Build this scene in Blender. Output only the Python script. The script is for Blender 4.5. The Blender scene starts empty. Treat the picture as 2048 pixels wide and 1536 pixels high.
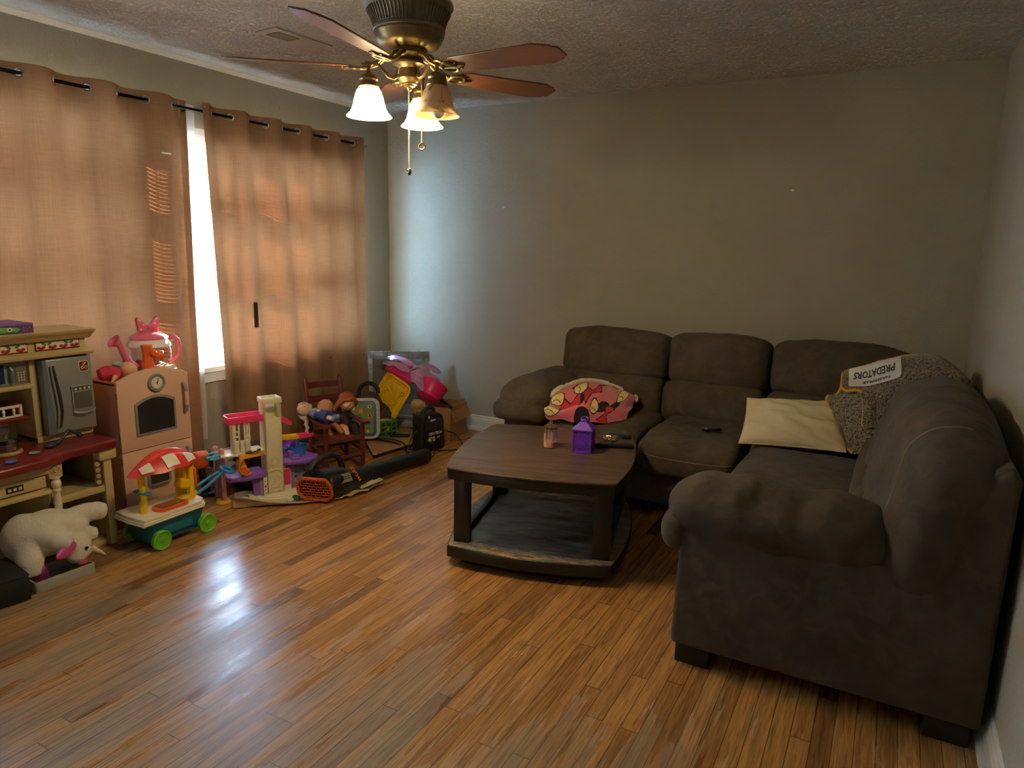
import bpy, bmesh, math, random
from mathutils import Vector, Matrix, Euler, noise
PI = math.pi
S = bpy.context.scene
# ------------------------------------------------------------------ camera
cam_d = bpy.data.cameras.new('camera'); cam = bpy.data.objects.new('camera', cam_d)
S.collection.objects.link(cam); S.camera = cam
cam_d.sensor_width = 36.0; cam_d.lens = 1379.15 / 2048 * 36.0; cam_d.clip_start = 0.05
yaw, pitch, roll = -0.5, 0.1929, 0.0218
fw = Vector((math.sin(yaw)*math.cos(pitch), math.cos(yaw)*math.cos(pitch), -math.sin(pitch)))
rt = fw.cross(Vector((0, 0, 1))).normalized(); up = rt.cross(fw)
rt2 = rt*math.cos(roll) + up*math.sin(roll); up2 = -rt*math.sin(roll) + up*math.cos(roll)
Mc = Matrix((rt2, up2, -fw)).transposed().to_4x4(); Mc.translation = (3.6611, -4.5527, 1.4176)
cam.matrix_world = Mc
# ------------------------------------------------------------------ exposure, sky, sun
S.view_settings.view_transform = 'Standard'; S.view_settings.look = 'None'
S.view_settings.exposure = 0.65; S.view_settings.gamma = 1.0; S.view_settings.use_curve_mapping = False
W = bpy.data.worlds.new('sky'); S.world = W; W.use_nodes = True
bg = W.node_tree.nodes['Background']
bg.inputs['Color'].default_value = (0.40, 0.67, 1.0, 1); bg.inputs['Strength'].default_value = 58.0
sun_d = bpy.data.lights.new('sun', 'SUN'); sun_d.energy = 85.0; sun_d.angle = 0.002; sun_d.color = (1.0, 0.80, 0.60)
sun = bpy.data.objects.new('sun', sun_d); S.collection.objects.link(sun)
sun.location = (-3, -1, 4)
sun.rotation_euler = Vector((0.42, -0.84, -0.32)).to_track_quat('-Z', 'Y').to_euler()

# ------------------------------------------------------------------ materials
MATS = {}
def lin(c):
    return tuple((x/12.92 if x <= .04045 else ((x+.055)/1.055)**2.4) for x in c)
def rgb(r, g, b): return lin((r/255., g/255., b/255.))
def P(name, col, rough=.5, metal=0., var=None, bump=None, spec=.5, sheen=0., trans=0., emit=None, coat=0., stretch=None):
    """procedural principled material; var=(scale, dark colour, amount), bump=(scale, strength)"""
    if name in MATS: return MATS[name]
    m = bpy.data.materials.new(name); m.use_nodes = True; MATS[name] = m
    nt = m.node_tree; b = nt.nodes['Principled BSDF']; L = nt.links.new
    b.inputs['Base Color'].default_value = (*col, 1); b.inputs['Roughness'].default_value = rough
    b.inputs['Metallic'].default_value = metal; b.inputs['Specular IOR Level'].default_value = spec
    b.inputs['Sheen Weight'].default_value = sheen; b.inputs['Transmission Weight'].default_value = trans
    b.inputs['Coat Weight'].default_value = coat
    if emit: b.inputs['Emission Color'].default_value = (*emit[0], 1); b.inputs['Emission Strength'].default_value = emit[1]
    tc = nt.nodes.new('ShaderNodeTexCoord'); src = tc.outputs['Object']
    if stretch:
        mp = nt.nodes.new('ShaderNodeMapping'); mp.inputs['Scale'].default_value = stretch; L(src, mp.inputs['Vector']); src = mp.outputs[0]
    if var is None: var = (30., tuple(x*.9 for x in col), .35)
    n = nt.nodes.new('ShaderNodeTexNoise'); n.inputs['Scale'].default_value = var[0]; n.inputs['Detail'].default_value = 6
    n.inputs['Roughness'].default_value = .65; L(src, n.inputs['Vector'])
    r = nt.nodes.new('ShaderNodeValToRGB'); r.color_ramp.elements[0].position = .35; r.color_ramp.elements[1].position = .68
    L(n.outputs['Fac'], r.inputs['Fac'])
    mu = nt.nodes.new('ShaderNodeMath'); mu.operation = 'MULTIPLY'; mu.inputs[1].default_value = var[2]; L(r.outputs['Color'], mu.inputs[0])
    mx = nt.nodes.new('ShaderNodeMix'); mx.data_type = 'RGBA'; L(mu.outputs[0], mx.inputs['Factor'])
    mx.inputs['A'].default_value = (*col, 1); mx.inputs['B'].default_value = (*var[1], 1)
    L(mx.outputs['Result'], b.inputs['Base Color'])
    if bump:
        n2 = nt.nodes.new('ShaderNodeTexNoise'); n2.inputs['Scale'].default_value = bump[0]; n2.inputs['Detail'].default_value = 5; L(src, n2.inputs['Vector'])
        bp = nt.nodes.new('ShaderNodeBump'); bp.inputs['Strength'].default_value = bump[1]; bp.inputs['Distance'].default_value = .01
        L(n2.outputs['Fac'], bp.inputs['Height']); L(bp.outputs['Normal'], b.inputs['Normal'])
    return m
def plastic(name, col, rough=.35): return P(name, col, rough, bump=(90, .04))
def glassy(name, tint=(1, 1, 1), clear=.88, rough=.03):
    """thin clear sheet: transparent mixed with gloss by Fresnel"""
    if name in MATS: return MATS[name]
    m = bpy.data.materials.new(name); m.use_nodes = True; MATS[name] = m; nt = m.node_tree; L = nt.links.new
    nt.nodes.remove(nt.nodes['Principled BSDF']); out = nt.nodes['Material Output']
    t = nt.nodes.new('ShaderNodeBsdfTransparent'); t.inputs[0].default_value = (*tint, 1)
    g = nt.nodes.new('ShaderNodeBsdfGlossy'); g.inputs['Roughness'].default_value = rough
    fr = nt.nodes.new('ShaderNodeFresnel'); 
    ge = nt.nodes.new('ShaderNodeNewGeometry'); io = nt.nodes.new('ShaderNodeMath'); io.operation = 'MULTIPLY_ADD'; io.inputs[1].default_value = 1/1.45-1.45; io.inputs[2].default_value = 1.45; L(ge.outputs['Backfacing'], io.inputs[0]); L(io.outputs[0], fr.inputs[0])
    ad = nt.nodes.new('ShaderNodeMath'); ad.operation = 'ADD'; ad.inputs[1].default_value = 1-clear-.04; L(fr.outputs[0], ad.inputs[0]); ad.use_clamp = True
    mx = nt.nodes.new('ShaderNodeMixShader'); L(ad.outputs[0], mx.inputs[0]); L(t.outputs[0], mx.inputs[1]); L(g.outputs[0], mx.inputs[2])
    L(mx.outputs[0], out.inputs['Surface']); return m
def cloth_translucent(name, col, tcol, frac, scale=(1, 1, 1), rough_bump=.2):
    if name in MATS: return MATS[name]
    m = bpy.data.materials.new(name); m.use_nodes = True; MATS[name] = m; nt = m.node_tree; L = nt.links.new
    nt.nodes.remove(nt.nodes['Principled BSDF']); out = nt.nodes['Material Output']
    tc = nt.nodes.new('ShaderNodeTexCoord')
    def threads(sc, w):
        mp = nt.nodes.new('ShaderNodeMapping'); mp.inputs['Scale'].default_value = sc; L(tc.outputs['Object'], mp.inputs[0])
        n = nt.nodes.new('ShaderNodeTexNoise'); n.inputs['Scale'].default_value = 1; n.inputs['Detail'].default_value = 3; L(mp.outputs[0], n.inputs[0]); return n
    a = threads((4, 420, 6), 0); b = threads((4, 8, 500), 0)
    ad = nt.nodes.new('ShaderNodeMath'); ad.operation = 'ADD'; L(a.outputs['Fac'], ad.inputs[0]); L(b.outputs['Fac'], ad.inputs[1])
    r = nt.nodes.new('ShaderNodeMapRange'); r.inputs['From Min'].default_value = .6; r.inputs['From Max'].default_value = 1.4
    r.inputs['To Min'].default_value = .72; r.inputs['To Max'].default_value = 1.12; L(ad.outputs[0], r.inputs['Value'])
    def tint(c):
        mx = nt.nodes.new('ShaderNodeVectorMath'); mx.operation = 'SCALE'; mx.inputs[0].default_value = c; L(r.outputs[0], mx.inputs['Scale']); return mx
    d = nt.nodes.new('ShaderNodeBsdfDiffuse'); L(tint(col).outputs[0], d.inputs['Color'])
    t = nt.nodes.new('ShaderNodeBsdfTranslucent'); L(tint(tcol).outputs[0], t.inputs['Color'])
    bp = nt.nodes.new('ShaderNodeBump'); bp.inputs['Strength'].default_value = rough_bump; bp.inputs['Distance'].default_value = .002; L(ad.outputs[0], bp.inputs['Height'])
    L(bp.outputs[0], d.inputs['Normal'])
    mx = nt.nodes.new('ShaderNodeMixShader'); mx.inputs[0].default_value = frac; L(d.outputs[0], mx.inputs[1]); L(t.outputs[0], mx.inputs[2])
    L(mx.outputs[0], out.inputs['Surface']); return m

# ------------------------------------------------------------------ mesh builder
def TM(loc=(0, 0, 0), rot=(0, 0, 0), sc=(1, 1, 1)):
    return Matrix.LocRotScale(Vector(loc), Euler(rot), Vector(sc))
class MB:
    """collects shapes; build() links them as ONE mesh object"""
    def __init__(s, mat=None): s.v = []; s.f = []; s.fm = []; s.mats = []; s.cur = 0; s.M = Matrix(); (mat and s.use(mat))
    def use(s, mat):
        if mat not in s.mats: s.mats.append(mat)
        s.cur = s.mats.index(mat); return s
    def raw(s, verts, faces, M=None):
        M = s.M @ M if M is not None else s.M
        o = len(s.v); s.v += [M @ Vector(v) for v in verts]
        flip = M.determinant() < 0
        for f in faces:
            f = [i+o for i in f]; s.f.append(f[::-1] if flip else f); s.fm.append(s.cur)
        return s
    def add_bm(s, bm, M=None):
        bm.verts.index_update(); s.raw([v.co.copy() for v in bm.verts], [[v.index for v in f.verts] for f in bm.faces], M); bm.free(); return s
    def add_mesh(s, me, M=None):
        return s.raw([v.co.copy() for v in me.vertices], [list(p.vertices) for p in me.polygons], M)
    def box(s, c, size, rot=(0, 0, 0), bev=0., seg=2, M=None):
        bm = bmesh.new(); bmesh.ops.create_cube(bm, size=1, matrix=Matrix.Diagonal((*size, 1)))
        if bev > 0: bmesh.ops.bevel(bm, geom=bm.edges[:], offset=min(bev, min(size)*.49), segments=seg, profile=.5, affect='EDGES')
        T = TM(c, rot); return s.add_bm(bm, M @ T if M is not None else T)
    def box2(s, lo, hi, bev=0., seg=2):
        return s.box([(a+b)/2 for a, b in zip(lo, hi)], [abs(b-a) for a, b in zip(lo, hi)], bev=bev, seg=seg)
    def tube(s, pts, r, seg=8, closed=False, caps=True, flat=1.0):
        pts = [Vector(p) for p in pts]; n = len(pts); rs = list(r) if hasattr(r, '__len__') else [r]*n
        V = []; F = []; u = None
        for i, p in enumerate(pts):
            if closed: t = pts[(i+1) % n]-pts[i-1]
            else: t = pts[min(i+1, n-1)]-pts[max(i-1, 0)]
            if t.length < 1e-9: t = Vector((0, 0, 1))
            t.normalize()
            if u is None: u = t.orthogonal().normalized() if abs(t.z) > .9 else t.cross(Vector((0, 0, 1))).normalized()
            else:
                u = u-t*u.dot(t); u = u.normalized() if u.length > 1e-6 else t.orthogonal().normalized()
            w = t.cross(u)
            for k in range(seg):
                a = 2*PI*k/seg; V.append(p+(u*math.cos(a)+w*math.sin(a)*flat)*rs[i])
        m = n if closed else n-1
        for i in range(m):
            for k in range(seg):
                a = i*seg+k; b = i*seg+(k+1) % seg; c = ((i+1) % n)*seg+(k+1) % seg; d = ((i+1) % n)*seg+k; F.append((a, b, c, d))
        if caps and not closed: F.append(tuple(range(seg))[::-1]); F.append(tuple(range((n-1)*seg, n*seg)))
        return s.raw(V, F)
    def cyl(s, a, b, r, r2=None, seg=16, bev=0.):
        a = Vector(a); b = Vector(b); r2 = r if r2 is None else r2
        if bev:
            d = (b-a).normalized()*bev
            return s.tube([a, a, a+d, b-d, b, b], [max(r-bev, 1e-4)*.0+1e-4, r-bev, r, r2, r2-bev, 1e-4], seg) if False else s.tube([a, a+d, b-d, b], [r-bev, r, r2, r2-bev], seg)
        return s.tube([a, b], [r, r2], seg)
    def lathe(s, prof, c=(0, 0, 0), rot=(0, 0, 0), seg=24, M=None):
        V = []; F = []; n = len(prof)
        for (r, z) in prof:
            for k in range(seg): a = 2*PI*k/seg; V.append((max(r, 1e-5)*math.cos(a), max(r, 1e-5)*math.sin(a), z))
        for i in range(n-1):
            for k in range(seg): F.append((i*seg+k, i*seg+(k+1) % seg, (i+1)*seg+(k+1) % seg, (i+1)*seg+k))
        T = TM(c, rot); return s.raw(V, F, M @ T if M is not None else T)
    def ell(s, c, r, rot=(0, 0, 0), seg=20, rings=12):
        if not hasattr(r, '__len__'): r = (r, r, r)
        pr = [(math.sin(PI*i/rings), -math.cos(PI*i/rings)) for i in range(rings+1)]
        return s.lathe(pr, seg=seg, M=TM(c, rot, r))
    def torus(s, c, R, r, rot=(0, 0, 0), seg=24, k=8, arc=1.0):
        T = TM(c, rot); n = seg if arc >= 1 else int(seg*arc)+1
        return s.tube([T @ Vector((R*math.cos(2*PI*i*arc/(seg if arc >= 1 else n-1)), R*math.sin(2*PI*i*arc/(seg if arc >= 1 else n-1)), 0)) for i in range(n)], r, k, closed=arc >= 1)
    def prism(s, out, z0, z1, M=None, bev=0., seg=2):
        bm = bmesh.new(); vs = [bm.verts.new((x, y, z0)) for x, y in out]; f = bm.faces.new(vs)
        r = bmesh.ops.extrude_face_region(bm, geom=[f]); bmesh.ops.translate(bm, vec=(0, 0, z1-z0), verts=[g for g in r['geom'] if isinstance(g, bmesh.types.BMVert)])
        bmesh.ops.recalc_face_normals(bm, faces=bm.faces[:])
        if bev > 0: bmesh.ops.bevel(bm, geom=[e for e in bm.edges if len(e.link_faces) == 2 and e.calc_face_angle(0) > .6], offset=bev, segments=seg, profile=.5, affect='EDGES')
        return s.add_bm(bm, M)
    def surf(s, G, thick=0., close_u=False):
        """grid of points; with thick>0 a closed shell"""
        n = len(G); m = len(G[0]); V = [Vector(p) for row in G for p in row]; F = []
        for i in range(n-1):
            for j in range(m-1): F.append((i*m+j, i*m+j+1, (i+1)*m+j+1, (i+1)*m+j))
            if close_u: F.append((i*m+m-1, i*m, (i+1)*m, (i+1)*m+m-1))
        if not thick: return s.raw(V, F)
        bm = bmesh.new(); bv = [bm.verts.new(v) for v in V]
        for f in F: bm.faces.new([bv[i] for i in f])
        bm.normal_update(); nn = [v.normal.copy() for v in bv]; bm.free()
        V2 = [v-q*thick for v, q in zip(V, nn)]; o = len(V); FF = F+[tuple(i+o for i in f)[::-1] for f in F]
        bd = [(0, j, 0, j+1) for j in range(m-1)]+[(n-1, j+1, n-1, j) for j in range(m-1)]
        if not close_u: bd += [(i+1, 0, i, 0) for i in range(n-1)]+[(i, m-1, i+1, m-1) for i in range(n-1)]
        for (a, b, c, d) in bd: FF.append((c*m+d, a*m+b, a*m+b+o, c*m+d+o))
        return s.raw(V+V2, FF)
    def rbox(s, size, r, n=10, M=None, fn=None, p=2.0):
        """subdivided rounded box centred on the origin; fn(Vector)->Vector deforms it"""
        hx, hy, hz = (q/2 for q in size); r = min(r, hx, hy, hz)
        bm = bmesh.new(); bmesh.ops.create_cube(bm, size=2); bmesh.ops.subdivide_edges(bm, edges=bm.edges[:], cuts=n, use_grid_fill=True)
        for v in bm.verts:
            # warp so that the samples are dense near the edges
            q = Vector([math.copysign(math.sin(abs(c)*PI/2)**.8, c) for c in v.co])
            a = Vector((q.x*hx, q.y*hy, q.z*hz))
            c = Vector((max(-hx+r, min(hx-r, a.x)), max(-hy+r, min(hy-r, a.y)), max(-hz+r, min(hz-r, a.z))))
            d = a-c
            if d.length > 1e-9:
                l = (abs(d.x)**p+abs(d.y)**p+abs(d.z)**p)**(1/p); a = c+d*(r/l) if l > 1e-9 else a
            v.co = fn(a) if fn else a
        return s.add_bm(bm, M)
    def text(s, txt, size, M, depth=.0008, align='CENTER', shear=0., bold=0.):
        cu = bpy.data.curves.new('t', 'FONT'); cu.body = txt; cu.size = size; cu.align_x = align; cu.align_y = 'CENTER'; cu.extrude = depth; cu.shear = shear; cu.offset = bold; cu.resolution_u = 2
        ob = bpy.data.objects.new('t', cu); S.collection.objects.link(ob); dg = bpy.context.evaluated_depsgraph_get()
        me = bpy.data.meshes.new_from_object(ob.evaluated_get(dg)); s.add_mesh(me, M)
        bpy.data.objects.remove(ob); bpy.data.curves.remove(cu); bpy.data.meshes.remove(me); return s
    def mesh(s, name):
        me = bpy.data.meshes.new(name); me.from_pydata(s.v, [], s.f)
        for m in s.mats: me.materials.append(m)
        me.polygons.foreach_set('material_index', s.fm); me.update(); return me
    def build(s, name, parent=None, smooth=40, loc=None, rot=None):
        me = s.mesh(name); ob = bpy.data.objects.new(name, me); S.collection.objects.link(ob)
        if smooth:
            me.polygons.foreach_set('use_smooth', [True]*len(me.polygons)); me.set_sharp_from_angle(angle=math.radians(smooth))
        if parent: ob.parent = parent
        if loc: ob.location = loc
        if rot: ob.rotation_euler = rot
        return ob
def blob(mb, name, parent=None, voxel=.01, smooth=6, loc=None, fn=None):
    """fuse the overlapping shapes of mb into one continuous skin"""
    ob = mb.build(name, None, 0); md = ob.modifiers.new('r', 'REMESH'); md.mode = 'VOXEL'; md.voxel_size = voxel
    sm = ob.modifiers.new('s', 'SMOOTH'); sm.iterations = smooth; sm.factor = .5
    dg = bpy.context.evaluated_depsgraph_get(); me = bpy.data.meshes.new_from_object(ob.evaluated_get(dg))
    old = ob.data; ob.modifiers.clear(); ob.data = me; bpy.data.meshes.remove(old); me.name = name
    if not me.materials: [me.materials.append(m) for m in mb.mats]
    if fn:
        for v in me.vertices: v.co = fn(v.co)
    if fn or len(mb.mats) > 1: pass
    me.polygons.foreach_set('use_smooth', [True]*len(me.polygons))
    if parent: ob.parent = parent
    if loc: ob.location = loc
    return ob
def paint(ob, fn):
    """material slot per face from its centre"""
    for p in ob.data.polygons: p.material_index = fn(p.center)
def thing(name, label, cat, loc=(0, 0, 0), rz=0., group=None, rot=None):
    o = bpy.data.objects.new(name, None); S.collection.objects.link(o); o.empty_display_size = .05
    o.location = loc; o.rotation_euler = rot if rot else (0, 0, rz); o['label'] = label; o['category'] = cat
    if group: o['group'] = group
    return o
def tag(o, label, cat, group=None):
    o['label'] = label; o['category'] = cat
    if group: o['group'] = group
    return o
def struct(o): o['kind'] = 'structure'; return o
def arc(cx, cy, r, a0, a1, n, ry=None):
    ry = r if ry is None else ry
    return [(cx+r*math.cos(math.radians(a0+(a1-a0)*i/n)), cy+ry*math.sin(math.radians(a0+(a1-a0)*i/n))) for i in range(n+1)]
def rrect(w, h, r, n=4):
    o = []
    for sx, sy, a in ((1, 1, 0), (-1, 1, 90), (-1, -1, 180), (1, -1, 270)): o += arc(sx*(w/2-r), sy*(h/2-r), r, a, a+90, n)
    return o
def nz(x, y=0., z=0., s=1.): return noise.noise(Vector((x*s, y*s, z*s)))
# ------------------------------------------------------------------ the room
RW, RH, RD = 4.05, 2.44, -6.4
def wall_mat(name, col, dcol):
    m = P(name, col, .75, var=(2.2, dcol, .5), spec=.25); nt = m.node_tree; L = nt.links.new; b = nt.nodes['Principled BSDF']
    tc = nt.nodes['Texture Coordinate']; n = nt.nodes.new('ShaderNodeTexNoise'); n.inputs['Scale'].default_value = 55; n.inputs['Detail'].default_value = 3; n.inputs['Distortion'].default_value = .6; L(tc.outputs['Object'], n.inputs[0])
    r = nt.nodes.new('ShaderNodeValToRGB'); r.color_ramp.elements[0].position = .42; r.color_ramp.elements[1].position = .7; L(n.outputs['Fac'], r.inputs[0])
    bp = nt.nodes.new('ShaderNodeBump'); bp.inputs['Strength'].default_value = .28; bp.inputs['Distance'].default_value = .004; L(r.outputs[0], bp.inputs['Height']); L(bp.outputs[0], b.inputs['Normal'])
    return m
M_wall = wall_mat('wall_paint', rgb(168, 163, 146), rgb(158, 153, 136))
def ceiling_mat():
    m = P('ceiling_texture', rgb(240, 237, 230), .9, var=(5, rgb(214, 208, 198), .55), spec=.2); nt = m.node_tree; L = nt.links.new; b = nt.nodes['Principled BSDF']; tc = nt.nodes['Texture Coordinate']
    n = nt.nodes.new('ShaderNodeTexNoise'); n.inputs['Scale'].default_value = 32; n.inputs['Detail'].default_value = 8; n.inputs['Roughness'].default_value = .7; n.inputs['Distortion'].default_value = 1.2; L(tc.outputs['Object'], n.inputs[0])
    v = nt.nodes.new('ShaderNodeTexVoronoi'); v.inputs['Scale'].default_value = 38; L(tc.outputs['Object'], v.inputs['Vector'])
    r = nt.nodes.new('ShaderNodeValToRGB'); r.color_ramp.elements[0].position = .46; r.color_ramp.elements[1].position = .58; L(n.outputs['Fac'], r.inputs[0])
    ad = nt.nodes.new('ShaderNodeMath'); ad.operation = 'MULTIPLY_ADD'; ad.inputs[1].default_value = .5; L(v.outputs['Distance'], ad.inputs[0]); L(r.outputs[0], ad.inputs[2])
    bp = nt.nodes.new('ShaderNodeBump'); bp.inputs['Strength'].default_value = .75; bp.inputs['Distance'].default_value = .012; L(ad.outputs[0], bp.inputs['Height']); L(bp.outputs[0], b.inputs['Normal'])
    # flaked, dark-edged peeling specks
    n2 = nt.nodes.new('ShaderNodeTexNoise'); n2.inputs['Scale'].default_value = 17; n2.inputs['Detail'].default_value = 9; n2.inputs['Roughness'].default_value = .72; L(tc.outputs['Object'], n2.inputs[0])
    r2 = nt.nodes.new('ShaderNodeValToRGB'); r2.color_ramp.elements[0].position = .66; r2.color_ramp.elements[1].position = .70; L(n2.outputs['Fac'], r2.inputs[0])
    mx = nt.nodes.new('ShaderNodeMix'); mx.data_type = 'RGBA'; L(r2.outputs[0], mx.inputs['Factor'])
    old = b.inputs['Base Color'].links[0].from_socket; L(old, mx.inputs['A']); mx.inputs['B'].default_value = (*rgb(98, 86, 70), 1); L(mx.outputs['Result'], b.inputs['Base Color'])
    return m
def floor_mat():
    """narrow oak strips running away from the camera, worn grey in the walkway"""
    m = bpy.data.materials.new('oak_strip_floor'); m.use_nodes = True; nt = m.node_tree; L = nt.links.new; b = nt.nodes['Principled BSDF']
    N = nt.nodes.new
    def math_(op, a=None, b_=None, c=None):
        q = N('ShaderNodeMath'); q.operation = op
        for i, x in enumerate((a, b_, c)):
            if x is None: continue
            if isinstance(x, (int, float)): q.inputs[i].default_value = x
            else: L(x, q.inputs[i])
        return q.outputs[0]
    tc = N('ShaderNodeTexCoord'); sp = N('ShaderNodeSeparateXYZ'); L(tc.outputs['Object'], sp.inputs[0]); X, Y = sp.outputs[0], sp.outputs[1]
    w = .057
    row = math_('FLOOR', math_('DIVIDE', X, w)); fx = math_('FRACT', math_('DIVIDE', X, w))
    wn = N('ShaderNodeTexWhiteNoise'); wn.noise_dimensions = '1D'; L(row, wn.inputs['W'])
    yo = math_('MULTIPLY_ADD', wn.outputs['Value'], 3.7, Y); yl = math_('DIVIDE', yo, .95); fy = math_('FRACT', yl); brd = math_('FLOOR', yl)
    wn2 = N('ShaderNodeTexWhiteNoise'); wn2.noise_dimensions = '2D'; cb = N('ShaderNodeCombineXYZ'); L(row, cb.inputs[0]); L(brd, cb.inputs[1]); L(cb.outputs[0], wn2.inputs['Vector'])
    rp = N('ShaderNodeValToRGB'); cr = rp.color_ramp; cr.elements[0].position = 0; cr.elements[0].color = (*rgb(129, 88, 49), 1); cr.elements[1].position = 1; cr.elements[1].color = (*rgb(194, 138, 78), 1)
    for p_, c_ in ((.05, rgb(129, 85, 49)), (.12, rgb(160, 109, 59)), (.55, rgb(176, 121, 66)), (.85, rgb(190, 133, 71))):
        e = cr.elements.new(p_); e.color = (*c_, 1)
    L(wn2.outputs['Value'], rp.inputs[0])
    # grain: long stretched noise, shifted per board
    mp = N('ShaderNodeCombineXYZ'); L(math_('MULTIPLY_ADD', wn2.outputs['Value'], 40, math_('MULTIPLY', X, 95)), mp.inputs[0]); L(math_('MULTIPLY', Y, 5), mp.inputs[1]); L(math_('MULTIPLY', wn2.outputs['Value'], 19), mp.inputs[2])
    g = N('ShaderNodeTexNoise'); g.inputs['Scale'].default_value = 1; g.inputs['Detail'].default_value = 7; g.inputs['Roughness'].default_value = .62; g.inputs['Distortion'].default_value = .9; L(mp.outputs[0], g.inputs[0])
    gr = N('ShaderNodeValToRGB'); gr.color_ramp.elements[0].position = .34; gr.color_ramp.elements[0].color = (.42, .42, .42, 1); gr.color_ramp.elements[1].position = .6; gr.color_ramp.elements[1].color = (1.1, 1.1, 1.1, 1); L(g.outputs['Fac'], gr.inputs[0])
    m1 = N('ShaderNodeMix'); m1.data_type = 'RGBA'; m1.blend_type = 'MULTIPLY'; m1.inputs['Factor'].default_value = .85; L(rp.outputs[0], m1.inputs['A']); L(gr.outputs[0], m1.inputs['B'])
    # wear: greyed wood where the finish is gone (the walkway), with streaks along the boards
    wp = N('ShaderNodeCombineXYZ'); L(math_('MULTIPLY', X, 9), wp.inputs[0]); L(math_('MULTIPLY', Y, 1.5), wp.inputs[1])
    wz = N('ShaderNodeTexNoise'); wz.inputs['Scale'].default_value = 1; wz.inputs['Detail'].default_value = 6; wz.inputs['Roughness'].default_value = .6; L(wp.outputs[0], wz.inputs[0])
    rg = N('ShaderNodeMapRange'); rg.inputs['From Min'].default_value = -2.3; rg.inputs['From Max'].default_value = -3.2; rg.inputs['To Min'].default_value = 0; rg.inputs['To Max'].default_value = .24; L(Y, rg.inputs['Value'])
    ws = math_('ADD', wz.outputs['Fac'], rg.outputs[0]); wr = N('ShaderNodeValToRGB'); wr.color_ramp.elements[0].position = .58; wr.color_ramp.elements[1].position = .80; L(ws, wr.inputs[0])
    m2 = N('ShaderNodeMix'); m2.data_type = 'RGBA'; L(math_('MULTIPLY', wr.outputs[0], .72), m2.inputs['Factor']); L(m1.outputs['Result'], m2.inputs['A'])
    wc = N('ShaderNodeMix'); wc.data_type = 'RGBA'; wc.blend_type = 'MULTIPLY'; wc.inputs['Factor'].default_value = .8; wc.inputs['A'].default_value = (*rgb(150, 128, 98), 1); L(gr.outputs[0], wc.inputs['B']); L(wc.outputs['Result'], m2.inputs['B'])
    # gaps between strips and at board ends
    ex = math_('MINIMUM', fx, math_('SUBTRACT', 1, fx)); ey = math_('MINIMUM', fy, math_('SUBTRACT', 1, fy))
    gx = math_('LESS_THAN', ex, .024); gy = math_('LESS_THAN', ey, .0016); gp = math_('MAXIMUM', gx, gy)
    m3 = N('ShaderNodeMix'); m3.data_type = 'RGBA'; L(math_('MULTIPLY', gp, .7), m3.inputs['Factor']); L(m2.outputs['Result'], m3.inputs['A']); m3.inputs['B'].default_value = (*rgb(38, 24, 16), 1)
    L(m3.outputs['Result'], b.inputs['Base Color'])
    rr = math_('MULTIPLY_ADD', wr.outputs[0], .16, math_('MULTIPLY_ADD', g.outputs['Fac'], .16, .14)); L(rr, b.inputs['Roughness']); b.inputs['Specular IOR Level'].default_value = .5
    h = math_('MULTIPLY_ADD', gp, -1.0, math_('MULTIPLY', g.outputs['Fac'], .35)); bp = N('ShaderNodeBump'); bp.inputs['Strength'].default_value = .35; bp.inputs['Distance'].default_value = .003; L(h, bp.inputs['Height']); L(bp.outputs[0], b.inputs['Normal'])
    return m
M_floor = floor_mat(); M_ceil = ceiling_mat()
M_white = P('white_trim_paint', rgb(222, 220, 212), .35, var=(14, rgb(205, 200, 188), .4))
WT = .16                                                    # wall thickness
struct(MB(M_floor).box2((-WT, RD, -.1), (RW+WT, WT, 0)).build('floor', smooth=0))
struct(MB(M_ceil).box2((-WT, RD-WT, RH), (RW+WT, WT, RH+.1)).build('ceiling', smooth=0))
wb = MB(M_wall).box2((-WT, 0, 0), (RW+WT, WT, RH))
struct(wb.build('wall_back', smooth=0))
struct(MB(M_wall).box2((RW, RD, 0), (RW+WT, 0, RH)).build('wall_right', smooth=0))
WINS = [(-1.97, -.415), (-3.62, -2.12)]; WZ0, WZ1 = .655, 2.07     # openings in the left wall; the second stretched out of view for fill light
wl = MB(M_wall); ys = [0]+[y for a, b in WINS for y in (b, a)]+[RD]
for i in range(0, len(ys), 2): wl.box2((-WT, ys[i+1], 0), (0, ys[i], RH))
for a, b in WINS: wl.box2((-WT, a, 0), (0, b, WZ0)); wl.box2((-WT, a, WZ1), (0, b, RH))
struct(wl.build('wall_left', smooth=0))
struct(MB(M_wall).box2((-WT, RD-WT, 0), (RW+WT, RD, RH)).build('wall_front', smooth=0))     # the room goes on behind the camera
# white strip stands in for the light line where wall meets ceiling
struct(MB(M_white).prism([(0, 0), (.022, 0), (0, -.022)], 0, -RD, TM((0, 0, RH), (PI/2, 0, 0))).build('painted_light_line', smooth=0))
# baseboards: board with a moulded top and a shoe strip
def baseboard(name, a, b, nrm):
    a = Vector(a); b = Vector(b); nrm = Vector(nrm); prof = [(0, 0), (.016, 0), (.016, .075), (.013, .083), (.013, .094), (.008, .1), (.008, .11), (.003, .118), (0, .12)]
    sh = [(.016, 0), (.031, 0), (.031, .018), (.027, .026), (.016, .03)]
    mb = MB(M_white)
    for pr in (prof, sh):
        k = len(pr); V = [a+nrm*x+Vector((0, 0, z)) for x, z in pr]+[b+nrm*x+Vector((0, 0, z)) for x, z in pr]
        mb.raw(V, [(i, (i+1) % k, k+(i+1) % k, k+i) for i in range(k)]+[tuple(range(k))[::-1], tuple(range(k, 2*k))])
    return struct(mb.build(name, smooth=0))
baseboard('baseboard_back', (0, 0, 0), (RW, 0, 0), (0, -1, 0))
baseboard('baseboard_left', (0, RD, 0), (0, 0, 0), (1, 0, 0))
baseboard('baseboard_right', (RW, 0, 0), (RW, -2.93, 0), (-1, 0, 0))
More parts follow.
